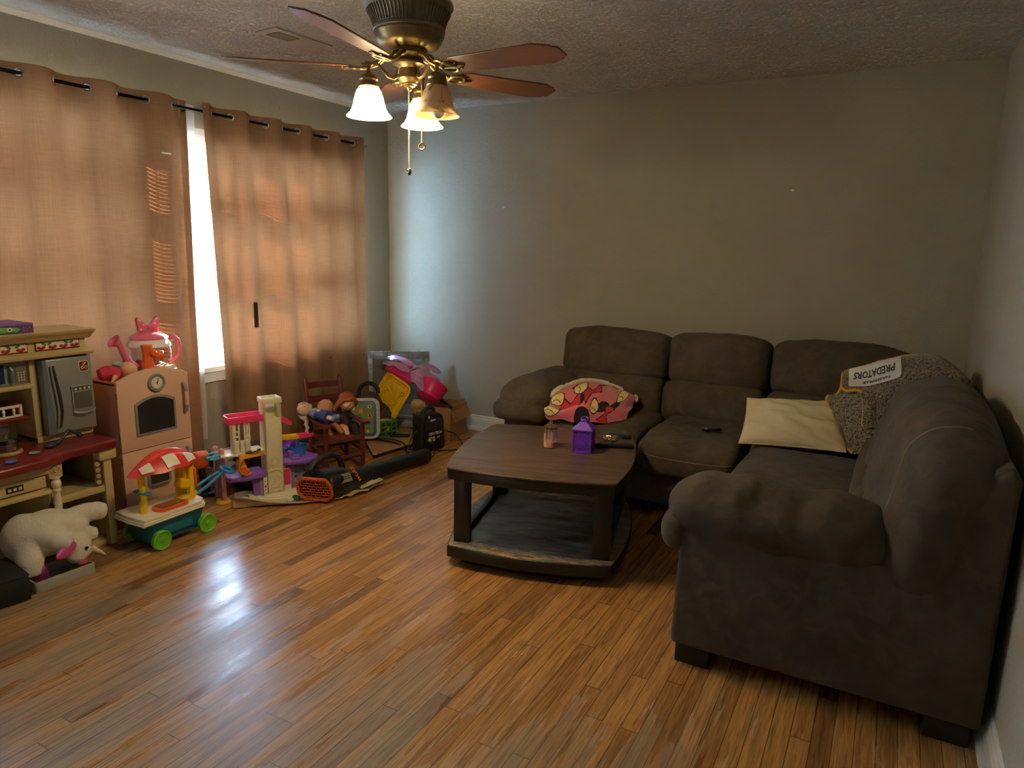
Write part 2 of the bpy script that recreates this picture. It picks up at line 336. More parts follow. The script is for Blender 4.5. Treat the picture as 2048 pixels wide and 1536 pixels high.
# door casing on the right wall, at the edge of the picture
struct(MB(M_white).box2((RW-.018, -3.06, 0), (RW, -2.95, 2.1), bev=.004).box2((RW-.026, -3.07, 0), (RW, -3.05, 2.1), bev=.004).build('trim_2', smooth=0))

# windows: casing, sashes, panes
M_frame = P('window_white_vinyl', rgb(226, 229, 230), .4); M_pane = glassy('window_pane', (1, 1, 1), .95)
def window(name, a, b):
    t = thing(name, '', ''); del t['label'], t['category']; struct(t); t.location = (0, (a+b)/2, WZ0)
    w = b-a; h = WZ1-WZ0
    fr = MB(M_frame); d0, d1 = -.155, -.01
    for y in (-w/2, w/2-.02): fr.box2((d0, y, 0), (d1, y+.02, h))
    fr.box2((d0, -w/2, h-.035), (d1, w/2, h)).box2((d0, -w/2, 0), (d1, w/2, .03))
    fr.build('window_frame', t, 0)
    si = MB(M_frame); si.box2((-.02, -w/2-.0, -.022), (.035, w/2+.0, .012), bev=.004).box2((.0, -w/2, -.085), (.016, w/2, -.022), bev=.003)
    si.build('window_sill', t, 0)
    sh = MB(M_frame); rails = ((.03, .075, -.1), (.482, .562, -.1), (.945, 1.06, -.11), (1.345, 1.38, -.13))
    for z0, z1, x in rails: sh.box2((x-.015, -w/2+.02, z0), (x+.015, w/2-.02, z1))
    for y in (-w/2+.02, w/2-.045): sh.box2((-.14, y, .03), (-.085, y+.025, h-.035))
    sh.box2((-.12, -.014, .03), (-.09, .014, h-.035))
    sh.build('window_sash', t, 0)
    pn = MB(M_pane)
    for (z0, z1, x) in ((.05, 1.0, -.1), (1.0, 1.36, -.12)): pn.box2((x-.002, -w/2+.03, z0+.001), (x+.002, w/2-.03, z1-.001))
    pn.build('window_pane', t, 0)
    return t
for i, (a, b) in enumerate(WINS): window('window_%d' % (i+1), a, b)
# mini blinds
M_slat = cloth_translucent('blind_slat_white', (.8, .8, .78), (.75, .78, .8), .06)
M_rail = P('blind_rail_white', rgb(232, 232, 226), .4)
def blind(a, b, label, short=0., tilt=-9, left=0.):
    b -= short; a += left
    w = b-a-.055; t = thing('window_blind', label, 'blind', (-.04, (a+b)/2, WZ0+.012), group=None); h = WZ1-WZ0-.05
    MB(M_rail).box2((-.018, -w/2, h-.03), (.014, w/2, h), bev=.003).build('headrail', t)
    MB(M_rail).box2((-.011, -w/2, 0), (.011, w/2, .012), bev=.003).build('bottom_rail', t)
    sl = MB(M_slat); z = .03; ta = math.radians(tilt)
    while z < h-.035:
        G = []
        for i in range(5):
            u = (i-2)/2*.0125; c = .0016*(1-(u/.0125)**2)
            dx = u*math.cos(ta)-c*math.sin(ta); dz = u*math.sin(ta)+c*math.cos(ta)
            G.append([(dx, -w/2, z+dz), (dx, w/2, z+dz)])
        sl.surf(G); z += .0213
    sl.build('slats', t)
    c = MB(M_rail)
    for y in (-w/2+.15, 0, w/2-.15): c.tube([(.013, y, .01), (.013, y, h-.02)], .0012, 5); c.tube([(-.013, y, .01), (-.013, y, h-.02)], .0012, 5)
    c.build('ladder_cord', t)
    c = MB(M_rail); c.tube([(.02, -w/2+.1, h-.02), (.022, -w/2+.1, h-.7)], .003, 6); c.build('tilt_wand', t)
blind(*WINS[0], 'white mini blind seen bright between the two tan curtains', .08)
blind(*WINS[1], 'white mini blind glowing through the left tan curtain', 0, 38, .31)

# curtains on one rod
ROD_X, ROD_Z = .095, 2.15
M_rod = P('black_rod_metal', rgb(26, 25, 26), .35, .8); M_ring = P('brushed_steel', rgb(190, 188, 180), .3, 1.)
M_glassc = P('clear_crystal', (.95, .97, 1), .02, trans=1.)
rod = thing('curtain_rod', 'black curtain rod with a clear crystal end knob above both curtains', 'curtain rod', (ROD_X, -1.9, ROD_Z))
MB(M_rod).cyl((0, -1.75, 0), (0, 1.47, 0), .0085, seg=14).build('rod', rod)
k = MB(M_rod).lathe([(0, 0), (.012, 0), (.014, .006), (.013, .014), (.009, .018)], (0, 1.47, 0), (-PI/2, 0, 0), 14); k.build('end_collar', rod)
bm = bmesh.new(); bmesh.ops.create_icosphere(bm, subdivisions=1, radius=.021); MB(M_glassc).add_bm(bm, TM((0, 1.506, 0))).build('finial', rod, 0)
for y in (1.43, .02, -1.6):
    MB(M_rod).tube([(0, y, -.004), (-.02, y, -.012), (-.092, y, -.012)], .005, 8).box((-.092, y, -.012), (.005, .02, .06)).build('bracket', rod)
M_curt = cloth_translucent('tan_linen_curtain', rgb(158, 121, 91), rgb(114, 72, 44), .13)
M_lining = cloth_translucent('pale_curtain_lining', rgb(225, 224, 220), rgb(225, 230, 235), .4)
def curtain(label, y0t, y1t, y0b, y1b, lam, ph, seed, z_bot=.045):
    """y0/y1: edges at the rod (t) and at the hem (b); folds weave round the rod"""
    t = thing('curtain', label, 'curtain', (ROD_X, 0, ROD_Z), group=None)
    zs = [.045-.0055*i for i in range(17)]
    z = zs[-1]
    while z > z_bot-ROD_Z: z -= .03; zs.append(z)
    n = int((y1t-y0t)/.007); G = []; rnd = random.Random(seed)
    offs = [(rnd.uniform(2, 9), rnd.uniform(0, 9), rnd.uniform(.003, .010)) for _ in range(6)]
    holes = []; k0 = math.ceil((y0t-ph)/(lam/2))
    while ph+k0*lam/2 < y1t-.02:
        if ph+k0*lam/2 > y0t+.02: holes.append((ph+k0*lam/2, k0))
        k0 += 1
    def X(y, z, u):
        d = min(1, max(0, -z-.05)/1.2)
        a = .036*(1-.35*d); th = 2*PI*(y-ph)/lam+d*.5*nz(y*3, seed)
        s_ = math.sin(th); s_ = math.copysign(abs(s_)**.8, s_)
        x = a*s_
        for f, p_, am in offs: x += am*math.sin(f*y*2.2+p_+z*1.1)*d*1.1
        x += .006*nz(y*5, z*2.2, seed)*min(1, max(0, -z)/.3)
        return x
    for z in zs:
        row = []; d = (-z)/(ROD_Z)
        d = max(0, d)
        for j in range(n+1):
            u = j/n; yt = y0t+(y1t-y0t)*u; yb = y0b+(y1b-y0b)*u
            row.append(Vector((X(yt, z, u), yt+(yb-yt)*d, z)))
        G.append(row)
    mb = MB(M_curt); V = [p for r_ in G for p in r_]; m = n+1; F = []
    for i in range(len(G)-1):
        for j in range(n):
            c = (G[i][j]+G[i+1][j+1])/2
            if any((c.y-hy)**2+c.z**2+(c.x*1.0)**2 < .0155**2 for hy, _ in holes): continue
            F.append((i*m+j, i*m+j+1, (i+1)*m+j+1, (i+1)*m+j))
    mb.raw(V, F); mb.build('fabric', t, 60)
    for hy, kk in holes:
        dx = (X(hy+.004, 0, 0)-X(hy-.004, 0, 0))/.008; nrm = Vector((1, -dx, 0)).normalized()
        r_ = nrm.to_track_quat('Z', 'Y').to_euler(); MB(M_ring).torus((0, 0, 0), .0185, .0042, (0, 0, 0), 24, 8).build('grommet', t, loc=(0, hy, 0), rot=r_)
    return t, G
ct1, G1 = curtain('tan linen curtain panel left of the bright window gap', -3.39, -1.86, -3.39, -1.90, .305, -2.73, 3)
ct2, G2 = curtain('tan linen curtain panel with lit blind stripes, right of the window gap', -1.80, -.43, -1.72, -.40, .265, -1.585, 8)
lg = []
for i in range(40):
    z = .03-i*.05; d = max(0, -z)/2.15; lg.append([(-.035, -1.90-.04*d, z), (-.045, -1.865-.05*d, z), (-.04, -1.80-.06*d+.012*nz(z*2, 3), z)])
MB(M_lining).surf(lg).build('lining', ct1, 60)
M_lab = P('white_cloth_label', rgb(235, 235, 235), .7); M_dk = P('dark_cloth_tab', rgb(66, 52, 44), .8)
MB(M_lab).box((.05, -2.055, -.265), (.003, .055, .008)).build('care_label', ct1, 0)
MB(M_dk).box((.045, -1.505, -1.175), (.004, .03, .16), (0, 0, 0)).build('patch', ct2, 0)
for y, z in ((-.86, -1.53), (-.50, -1.55)): MB(M_dk).ell((.05, y, z), (.003, .006, .006), seg=8, rings=6).build('spot', ct2)

# small things on the shell
M_outlet = P('outlet_white', rgb(232, 230, 222), .4); M_dark = P('near_black', rgb(18, 18, 19), .5)
o = thing('wall_outlet', 'white electrical outlet plate on the left wall by the curtain hem', 'outlet', (0, -.335, .375))
MB(M_outlet).box((.003, 0, 0), (.006, .072, .117), bev=.002).build('plate', o)
for z in (-.02, .02): MB(M_outlet).box((.007, 0, z), (.006, .034, .029), bev=.003).use(M_dark).box((.0101, -.006, z+.003), (.001, .002, .009)).box((.0101, .006, z+.003), (.001, .002, .009)).build('socket', o)
M_vent = P('vent_enamel', rgb(190, 182, 168), .5); M_slot = P('vent_slot_grey', rgb(96, 94, 90), .6)
v = thing('ceiling_vent', 'white ceiling air vent with a grey slotted grille near the fan', 'vent', (.862, -1.80, RH), math.radians(-4))
MB(M_vent).box((0, 0, -.004), (.16, .36, .008), bev=.003).build('plate', v)
gv = MB(M_slot).box((0, -.075, -.0085), (.09, .13, .003))
for i in range(8): gv.use(M_vent).box((-.04+i*.0115, -.075, -.0105), (.003, .13, .003), (0, .5, 0))
gv.build('grille', v)
M_spack = P('white_filler', rgb(225, 222, 215), .8)
for x, z, lab in ((3.06, 1.80, 'small white filler spot high on the back wall, right'), (1.07, 1.72, 'small white filler spot on the back wall left of centre')):
    tag(MB(M_spack).ell((0, 0, 0), (.011, .003, .008), seg=8, rings=6).build('filler_spot', loc=(x, -.001, z)), lab, 'wall mark')
# ------------------------------------------------------------------ ceiling fan with three lamps
M_bronze = P('antique_bronze', rgb(148, 124, 80), .38, .8, var=(24, rgb(70, 58, 40), .6))
M_bronze_d = P('pewter_bronze', rgb(132, 122, 98), .46, .6, var=(20, rgb(100, 92, 74), .5))
M_blade = P('walnut_blade', rgb(134, 84, 58), .42, var=(9, rgb(98, 58, 40), .7), stretch=(1.2, 14, 6))
fan = thing('ceiling_fan', 'bronze ceiling fan with five wooden blades and three bell glass lamps', 'ceiling fan', (2.047, -2.419, RH))
def Z(z): return z-RH
mb = MB(M_bronze_d).lathe([(0, Z(2.44)), (.075, Z(2.44)), (.078, Z(2.43)), (.06, Z(2.36)), (.05, Z(2.30)), (.05, Z(2.265)), (0, Z(2.265))], seg=40); mb.build('canopy', fan)
mb = MB(M_bronze_d).lathe([(0, Z(2.268)), (.146, Z(2.268)), (.156, Z(2.262)), (.158, Z(2.25)), (.152, Z(2.243)), (.148, Z(2.238)), (.136, Z(2.215)), (.127, Z(2.19)), (.124, Z(2.178)), (.128, Z(2.174)), (.128, Z(2.166)), (.124, Z(2.162)), (.0, Z(2.162))], seg=48)
for i in range(64):            # embossed flutes round the flare
    a = 2*PI*i/64; pts = []
    for r, z in ((.1475, 2.232), (.1365, 2.212), (.128, 2.19), (.1255, 2.181)): pts.append((r*math.cos(a), r*math.sin(a), Z(z)))
    mb.tube(pts, .0028, 5)
mb.build('motor_housing', fan)
MB(M_bronze).lathe([(0, Z(2.165)), (.122, Z(2.165)), (.126, Z(2.155)), (.12, Z(2.146)), (.118, Z(2.138)), (.108, Z(2.125)), (.104, Z(2.12)), (.085, Z(2.112)), (.07, Z(2.108)), (0, Z(2.108))], seg=48).build('housing_bowl', fan)
MB(M_bronze).lathe([(0, Z(2.11)), (.062, Z(2.11)), (.066, Z(2.10)), (.066, Z(2.09)), (.054, Z(2.083)), (.05, Z(2.077)), (.052, Z(2.07)), (.058, Z(2.064)), (.056, Z(2.058)), (.04, Z(2.052)), (.034, Z(2.045)), (.036, Z(2.032)), (.038, Z(2.02)), (.04, Z(2.012)), (.036, Z(2.004)), (.03, Z(2.0)), (.026, Z(1.996)), (.027, Z(1.992)), (.02, Z(1.988)), (.02, Z(1.985)), (.011, Z(1.981)), (.010, Z(1.977)), (.004, Z(1.97)), (0, Z(1.968))], seg=36).build('light_fitter', fan)
tilt = [-.030, .012, .0, .022, .004]; ang = [-8, 64.5, 138, 211, 279.5]
for kf in range(5):
    a = math.radians(ang[kf]); R = Matrix.Rotation(a, 4, 'Z')
    zt = Z(2.04)
    pitch_m = Matrix.Rotation(math.radians(-12), 4, 'X')
    # blade: rounded root, straight sides, clipped tip with two corners
    w0, w1, r0, r1 = .050, .066, .20, .655
    out = [(r0, -w0*.55), (r0+.03, -w0), (r1-.075, -w1), (r1-.02, -w1*.66), (r1-.022, -w1*.55), (r1, -w1*.42), (r1, w1*.42), (r1-.022, w1*.55), (r1-.02, w1*.66), (r1-.075, w1), (r0+.03, w0), (r0, w0*.55)]
    dr = Matrix.Rotation(-math.atan2(tilt[kf], .66), 4, 'Y')
    MM = R @ Matrix.Translation((0, 0, zt)) @ dr @ pitch_m
    b = MB(M_blade).prism(out, 0, .006, MM, bev=.0015, seg=1).build('fan_blade', fan)
    ir = MB(M_bronze)
    ir.M = R @ Matrix.Translation((0, 0, zt)) @ dr
    for sy in (-1, 1):
        ir.tube([(.062, sy*.012, .048), (.09, sy*.016, .04), (.115, sy*.014, .016), (.14, sy*.008, .004), (.165, sy*.004, -.002)], [.008, .008, .007, .006, .006], 8)
    ir.torus((.197, 0, -.004), .030, .0065, (math.radians(-12), 0, 0), 26, 8).tube([(.165, 0, -.003), (.20, 0, -.005), (.24, 0, -.004), (.262, 0, -.003)], [.006, .004, .007, .003], 8)
    for x, y in ((.235, .02), (.235, -.02), (.215, 0)): ir.M = MM; ir.lathe([(0, -.005), (.005, -.004), (.006, 0)], (x, y, -.001), seg=8)
    ir.build('blade_bracket', b)
# lamps
M_shade_on = P('lit_bell_glass', rgb(255, 238, 205), .3, emit=(rgb(255, 232, 180), 13.0))
M_shade_off = bpy.data.materials.new('amber_alabaster_glass')
def off_glass(m):
    m.use_nodes = True; nt = m.node_tree; L = nt.links.new; b = nt.nodes['Principled BSDF']
    tc = nt.nodes.new('ShaderNodeTexCoord'); n = nt.nodes.new('ShaderNodeTexNoise'); n.inputs['Scale'].default_value = 20; n.inputs['Detail'].default_value = 9; n.inputs['Roughness'].default_value = .6; n.inputs['Distortion'].default_value = .5; L(tc.outputs['Object'], n.inputs[0])
    r = nt.nodes.new('ShaderNodeValToRGB'); e = r.color_ramp.elements; e[0].position = .56; e[0].color = (*rgb(244, 222, 180), 1); e[1].position = .66; e[1].color = (*rgb(100, 86, 72), 1); L(n.outputs['Fac'], r.inputs[0]); L(r.outputs[0], b.inputs['Base Color']); b.inputs['Roughness'].default_value = .3
    t = nt.nodes.new('ShaderNodeBsdfTranslucent'); L(r.outputs[0], t.inputs[0]); mx = nt.nodes.new('ShaderNodeMixShader'); mx.inputs[0].default_value = .45; L(b.outputs[0], mx.inputs[1]); L(t.outputs[0], mx.inputs[2]); L(mx.outputs[0], nt.nodes['Material Output'].inputs['Surface'])
off_glass(M_shade_off)
M_bulb_on = P('lit_bulb', (1, .9, .7), .3, emit=(rgb(255, 214, 140), 40.)); M_bulb_off = P('unlit_bulb', rgb(235, 230, 220), .3)
for a_deg, lit in ((108, True), (228, True), (348, False)):
    R = Matrix.Rotation(math.radians(a_deg), 4, 'Z'); rr = .145
    arm = MB(M_bronze); arm.M = R
    arm.tube([(.034, 0, Z(2.022)), (.055, 0, Z(2.008)), (.075, 0, Z(2.012)), (.092, 0, Z(2.03)), (.108, 0, Z(2.048)), (.125, 0, Z(2.053)), (.14, 0, Z(2.045)), (.145, 0, Z(2.03)), (.145, 0, Z(2.01))], [.005, .006, .006, .0055, .0055, .006, .006, .006, .008], 8)
    arm.tube([(.06, 0, Z(2.005)), (.05, 0, Z(2.018)), (.045, 0, Z(2.035)), (.052, 0, Z(2.045)), (.06, 0, Z(2.04))], [.004, .005, .004, .003, .002], 6)
    arm.tube([(.12, 0, Z(2.05)), (.15, 0, Z(2.052)), (.166, 0, Z(2.044)), (.172, 0, Z(2.05))], [.006, .006, .004, .002], 6)
    lamp = arm.build('lamp_arm', fan)
    c = R @ Vector((rr, 0, 0))
    MB(M_bronze).lathe([(0, Z(2.018)), (.012, Z(2.016)), (.02, Z(2.012)), (.03, Z(2.004)), (.033, Z(1.996)), (.03, Z(1.99)), (.034, Z(1.98)), (.037, Z(1.972)), (.034, Z(1.968)), (0, Z(1.97))], c, seg=28).build('socket_cup', lamp)
    prof = [(.032, Z(1.972)), (.037, Z(1.966)), (.044, Z(1.955)), (.0505, Z(1.935)), (.055, Z(1.915)), (.06, Z(1.898)), (.068, Z(1.884)), (.077, Z(1.8755)), (.0805, Z(1.872)), (.079, Z(1.870)), (.074, Z(1.874)), (.065, Z(1.884)), (.057, Z(1.898)), (.052, Z(1.915)), (.0475, Z(1.935)), (.041, Z(1.954)), (.034, Z(1.964)), (.030, Z(1.968))]
    MB(M_shade_on if lit else M_shade_off).lathe(prof, c, seg=40).build('lamp_shade', lamp)
    MB(M_bulb_on if lit else M_bulb_off).lathe([(0, Z(1.862)), (.012, Z(1.864)), (.022, Z(1.872)), (.027, Z(1.885)), (.027, Z(1.9)), (.02, Z(1.92)), (.013, Z(1.94)), (.012, Z(1.965))], c, seg=20).build('bulb', lamp)
    if lit:
        ld = bpy.data.lights.new('bulb_light', 'POINT'); ld.energy = 9.0; ld.color = (1.0, .87, .55); ld.shadow_soft_size = .012
        lo = bpy.data.objects.new('bulb_light', ld); S.collection.objects.link(lo); lo.location = (2.047+c.x, -2.419+c.y, 1.853)
M_chain = P('brass_chain', rgb(196, 164, 98), .3, 1.)
for (dx, dy, z0, z1, ring) in ((.012, -.02, 1.975, 1.70, False), (.045, .012, 1.99, 1.79, True)):
    ch = MB(M_chain); z = z0
    while z > z1: ch.ell((dx, dy, Z(z)), .0019, seg=6, rings=4); z -= .0042
    ch.tube([(dx, dy, Z(z0+.03)), (dx, dy, Z(z1))], .0006, 4); co = ch.build('pull_chain', fan)
    if ring: MB(M_bronze).torus((dx, dy, Z(z1-.012)), .011, .003, (PI/2, 0, .4), 20, 8).build('chain_ring', co)
    else: MB(M_bronze).ell((dx, dy, Z(z1-.012)), (.008, .008, .013)).torus((dx, dy-.008, Z(z1-.012)), .005, .0015, (PI/2, 0, 0), 12, 6).build('chain_fob', co)
# ------------------------------------------------------------------ sectional sofa
def suede(name, c1, c2, c3):
    m = P(name, c1, .85, var=(5.5, c2, .9), spec=.15, sheen=.04); nt = m.node_tree; L = nt.links.new; b = nt.nodes['Principled BSDF']; tc = nt.nodes['Texture Coordinate']
    b.inputs['Sheen Roughness'].default_value = .5
    n = nt.nodes.new('ShaderNodeTexNoise'); n.inputs['Scale'].default_value = 9; n.inputs['Detail'].default_value = 7; n.inputs['Distortion'].default_value = 1.4; L(tc.outputs['Object'], n.inputs[0])
    r = nt.nodes.new('ShaderNodeValToRGB'); r.color_ramp.elements[0].position = .5; r.color_ramp.elements[1].position = .66; L(n.outputs['Fac'], r.inputs[0])
    mx = nt.nodes.new('ShaderNodeMix'); mx.data_type = 'RGBA'; mu = nt.nodes.new('ShaderNodeMath'); mu.operation = 'MULTIPLY'; mu.inputs[1].default_value = .32; L(r.outputs[0], mu.inputs[0]); L(mu.outputs[0], mx.inputs['Factor'])
    old = b.inputs['Base Color'].links[0].from_socket; L(old, mx.inputs['A']); mx.inputs['B'].default_value = (*c3, 1); L(mx.outputs['Result'], b.inputs['Base Color'])
    n2 = nt.nodes.new('ShaderNodeTexNoise'); n2.inputs['Scale'].default_value = 420; n2.inputs['Detail'].default_value = 2; L(tc.outputs['Object'], n2.inputs[0])
    bp = nt.nodes.new('ShaderNodeBump'); bp.inputs['Strength'].default_value = .18; bp.inputs['Distance'].default_value = .002; L(n2.outputs['Fac'], bp.inputs['Height'])
    n3 = nt.nodes.new('ShaderNodeTexNoise'); n3.inputs['Scale'].default_value = 10; n3.inputs['Detail'].default_value = 1.5; n3.inputs['Distortion'].default_value = .8; L(tc.outputs['Object'], n3.inputs[0])
    b3 = nt.nodes.new('ShaderNodeBump'); b3.inputs['Strength'].default_value = .5; b3.inputs['Distance'].default_value = .022; L(n3.outputs['Fac'], b3.inputs['Height']); L(b3.outputs[0], bp.inputs['Normal']); L(bp.outputs[0], b.inputs['Normal'])
    return m
M_suede = suede('brown_microsuede', rgb(84, 72, 55), rgb(66, 56, 43), rgb(98, 84, 65))
M_seam = P('seam_thread', rgb(126, 108, 80), .8)
M_foot = P('black_plastic_foot', rgb(14, 13, 13), .5)
sofa = thing('sectional_sofa', 'dark brown suede L-shaped sectional sofa in the corner', 'sofa', (3.0, -.6, 0))
OX, OY = 3.0, -.6
def smoothstep(a, b, x):
    t = max(0, min(1, (x-a)/(b-a))); return t*t*(3-2*t)
CUSH = {}
def cushion(name, c, size, r, fn=None, rot=(0, 0, 0), puff=(0, 0, .03), n=18, wr=.006, seed=0, wdir=(9, 3, 3), parent=None, mat=None, p=2.4):
    hx, hy, hz = (q/2 for q in size)
    def f(v):
        q = Vector((v.x/hx, v.y/hy, v.z/hz)); e = lambda t: max(0, 1-t*t)
        o = v.copy()
        o.x += math.copysign(puff[0], v.x)*e(q.y)*e(q.z)*abs(q.x); o.y += math.copysign(puff[1], v.y)*e(q.x)*e(q.z)*abs(q.y); o.z += math.copysign(puff[2], v.z)*e(q.x)*e(q.y)*abs(q.z)
        w = noise.noise(Vector((v.x*wdir[0]+seed*3.1, v.y*wdir[1]+seed, v.z*wdir[2])))+.5*noise.noise(Vector((v.x*wdir[0]*2.3, v.y*wdir[1]*2.3+seed, v.z*wdir[2]*2.3)))
        o += v.normalized()*(w*wr+wr*.5*noise.noise(Vector((v.x*wdir[0]*4.5, v.y*wdir[1]*4.5+seed, v.z*wdir[2]*4.5))))
        return fn(o, q) if fn else o
    T = TM((c[0]-OX, c[1]-OY, c[2]), rot); ob = MB(mat or M_suede).rbox(size, r, n, T, f, p).build(name, parent or sofa, 80)
    def on(q):          # point of the cushion's skin for a point q on the unit cube
        a = Vector((q[0]*hx, q[1]*hy, q[2]*hz)); rr = min(r, hx, hy, hz); k = Vector((max(-hx+rr, min(hx-rr, a.x)), max(-hy+rr, min(hy-rr, a.y)), max(-hz+rr, min(hz-rr, a.z)))); d = a-k
        if d.length > 1e-9: a = k+d*(rr/(abs(d.x)**p+abs(d.y)**p+abs(d.z)**p)**(1/p))
        return T @ f(a)
    def stitch(path):
        pts = []
        for i in range(len(path)-1):
            for t in range(12): pts.append(on(Vector(path[i]).lerp(Vector(path[i+1]), t/12)))
        pts.append(on(path[-1])); MB(M_seam).tube(pts, .0024, 6).build('seam', ob)
    CUSH[ob] = stitch; return ob
def seam(pts, name_parent, r=.0022):
    return MB(M_seam).tube([Vector(p)-Vector((OX, OY, 0)) for p in pts], r, 5).build('seam', name_parent)
# frames
fb = MB(M_suede); fb.M = Matrix.Translation((-OX, -OY, 0))
fb.box2((1.70, -1.0, .07), (4.02, -.12, .30), bev=.02).box2((1.72, -.28, .08), (4.02, -.06, .80), bev=.05, seg=4)
fb.build('sofa_frame', sofa)
fb = MB(M_suede); fb.M = Matrix.Translation((-OX, -OY, 0))
fb.box2((3.14, -2.28, .075), (4.02, -.95, .30), bev=.02)
fb.prism([(3.86, .08), (4.02, .08), (4.022, .83), (4.0, .872), (3.955, .855)], .95, 2.335, TM((0, 0, 0), (PI/2, 0, 0)), bev=.012)
fb.build('sofa_frame', sofa)
# end panel of the near arm: flat, rounded corners
ep = MB(M_suede); ep.M = Matrix.Translation((-OX, -OY, 0))
ep.prism([(3.105, .075), (4.02, .075), (4.022, .825), (4.0, .868), (3.965, .84), (3.83, .52), (3.115, .50)], 2.10, 2.345, TM((0, 0, 0), (PI/2, 0, 0)), bev=.018, seg=3)
ep.build('arm_panel', sofa)
ft = [(3.14, -2.31, .12, .10), (3.9, -2.31, .12, .06), (3.14, -1.2, .06, .06), (1.74, -.96, .08, .06), (1.74, -.16, .06, .06), (3.95, -.12, .06, .06)]
for x, y, sx, sy in ft:
    MB(M_foot).prism(rrect(sx, sy, .008), 0, .08, TM((x+sx/2-OX-.02, y+sy/2-OY-.01, 0))).build('foot', sofa)
# front skirts under the seats
MB(M_suede).box((2.54-OX, -1.03-OY, .20), (1.18, .05, .24), bev=.02).build('front_panel', sofa)
MB(M_suede).box((3.15-OX, -1.60-OY, .20), (.05, 1.12, .24), bev=.02).build('front_panel', sofa)
# back cushions: a tall plump head pad over a lumbar roll
def lean(v, q): return v
for i, (x0, x1, zt) in enumerate(((1.79, 2.487, .915), (2.493, 3.083, .925), (3.09, 3.86, .935))):
    w = x1-x0; xm = (x0+x1)/2
    def fn(o, q, i=i):
        o.z += -.022*q.x*q.x*max(0, q.z)-.012*math.cos(q.x*PI)*max(0, -q.z)
        o.y += .02*q.x*q.x*(1-max(0, -q.z)*.4)
        if i == 2 and q.x > .2: o.z -= .07*(q.x-.2)**2*max(0, q.z)
        return o
    cushion('back_cushion', (xm, -.335, (zt+.625)/2), (w+.006, .27, zt-.60), .078, fn, (math.radians(-9), 0, 0), (0, .035, .012), 20, .008, i+1, (8, 2, 3))
    cushion('lumbar_cushion', (xm, -.43, .53), (w+.004, .24, .26), .075, None, (math.radians(-6), 0, 0), (0, .03, 0), 16, .006, i+5, (9, 2, 2))
# seat cushions of the back section
for i, (x0, x1) in enumerate(((1.96, 2.527), (2.533, 3.072), (3.078, 3.86))):
    def fn(o, q, i=i):
        if q.y < 0: o.z -= .05*max(0, -q.y-.35)**2
        o.z -= .012*max(0, q.z)*math.exp(-((q.x*1.4)**2+(q.y*1.2+.1)**2)*2)
        return o
    cu = cushion('seat_cushion', ((x0+x1)/2, -.77 if i < 2 else -.66, .355), (x1-x0, .69 if i < 2 else .52, .215), .085, fn, (0, 0, 0), (0, .02, .016), 20, .007, i+9, (5, 5, 2))
    if i < 2: CUSH[cu]([(-.95, -1, .35), (-.5, -1, .28), (0, -1, .25), (.5, -1, .28), (.95, -1, .35)])
# seats of the side section
for i, (y0, y1) in enumerate(((-1.70, -.925), (-2.10, -1.706))):
    cu = cushion('seat_cushion', (3.45, (y0+y1)/2, .36), (.70, y1-y0, .215), .085, None, (0, 0, 0), (.02, 0, .018), 20, .007, i+14, (5, 5, 2))
# left arm: fat roll with a pillowed front over a flat panel
def roll_fn(o, q):
    if q.y < -.55: o.z -= .03*((-q.y-.55)/.45)**2*max(0, q.z+.5); o.y -= .006*math.sin(q.x*14)*(1-abs(q.z))
    o.z += .010*math.sin(o.x*60+2*noise.noise(Vector((o.x*6, o.y*6, 1))))*max(0, -q.y-.6)*.6
    return o
cushion('armrest', (1.80, -.66, .545), (.335, .78, .20), .098, roll_fn, (0, 0, 0), (.02, .01, .018), 22, .006, 21, (4, 9, 4))
cushion('armrest_roll', (1.79, -1.015, .478), (.34, .13, .12), .058, None, (.25, 0, 0), (.01, .015, .01), 14, .006, 22, (16, 4, 4))
MB(M_suede).rbox((.25, .74, .40), .05, 8, TM((1.80-OX, -.67-OY, .28))).build('arm_panel', sofa, 60)
# near arm: one long gathered pillow that climbs into the back pad
def near_fn(o, q):
    o.z += .045*smoothstep(-.2, 1, q.x)-.035*smoothstep(.25, 1, q.x)-.03*smoothstep(.6, 1., -q.x)*max(0, q.z)
    g = math.sin(q.x*15+2.2*noise.noise(Vector((q.x*2, o.y*14, 3))))*math.exp(-(q.x+.05)**2*5)
    o.z += .015*g*max(0, q.z+.3); o.y += -.012*g*max(0, -q.y)
    o.y -= .02*max(0, -q.y)*(1-q.x*q.x)
    return o
na = cushion('armrest', (3.40, -2.225, .555), (.68, .24, .20), .098, near_fn, (0, math.radians(3), 0), (.015, .02, .02), 34, .006, 31, (10, 3, 3))
cushion('armrest_roll', (3.095, -2.222, .478), (.10, .245, .13), .05, None, (0, 0, 0), (.012, .01, .01), 14, .005, 32, (4, 14, 4))

# big leaning back pads of the side section
def pad_fn(o, q):
    # q.x: toward the wall, q.y: far(+) near(-), q.z up ; bulges forward in the middle, rounds off at the near end
    e = smoothstep(.45, 1, -q.y)
    o.x += .05*e*max(0, -q.x); o.z -= .05*e*max(0, q.z)
    o.z -= .085*smoothstep(.0, 1, q.y)*max(0, q.z); o.x += .03*smoothstep(.3, 1, q.y)*max(0, -q.x)
    wv = math.sin(o.y*34+3*noise.noise(Vector((o.x*4, o.y*3, o.z*4))))*.0065
    o.x += wv*max(0, -q.x+.2); o.z += wv*max(0, q.z)
    return o
bp_ = cushion('back_pad', (3.828, -1.635, .672), (.29, 1.44, .59), .143, pad_fn, (0, math.radians(12), 0), (.03, .015, .02), 30, .008, 41, (3, 9, 3))
cushion('lumbar_cushion', (3.735, -1.53, .50), (.25, 1.15, .22), .09, None, (0, math.radians(6), 0), (.02, 0, 0), 16, .005, 42, (3, 9, 3))
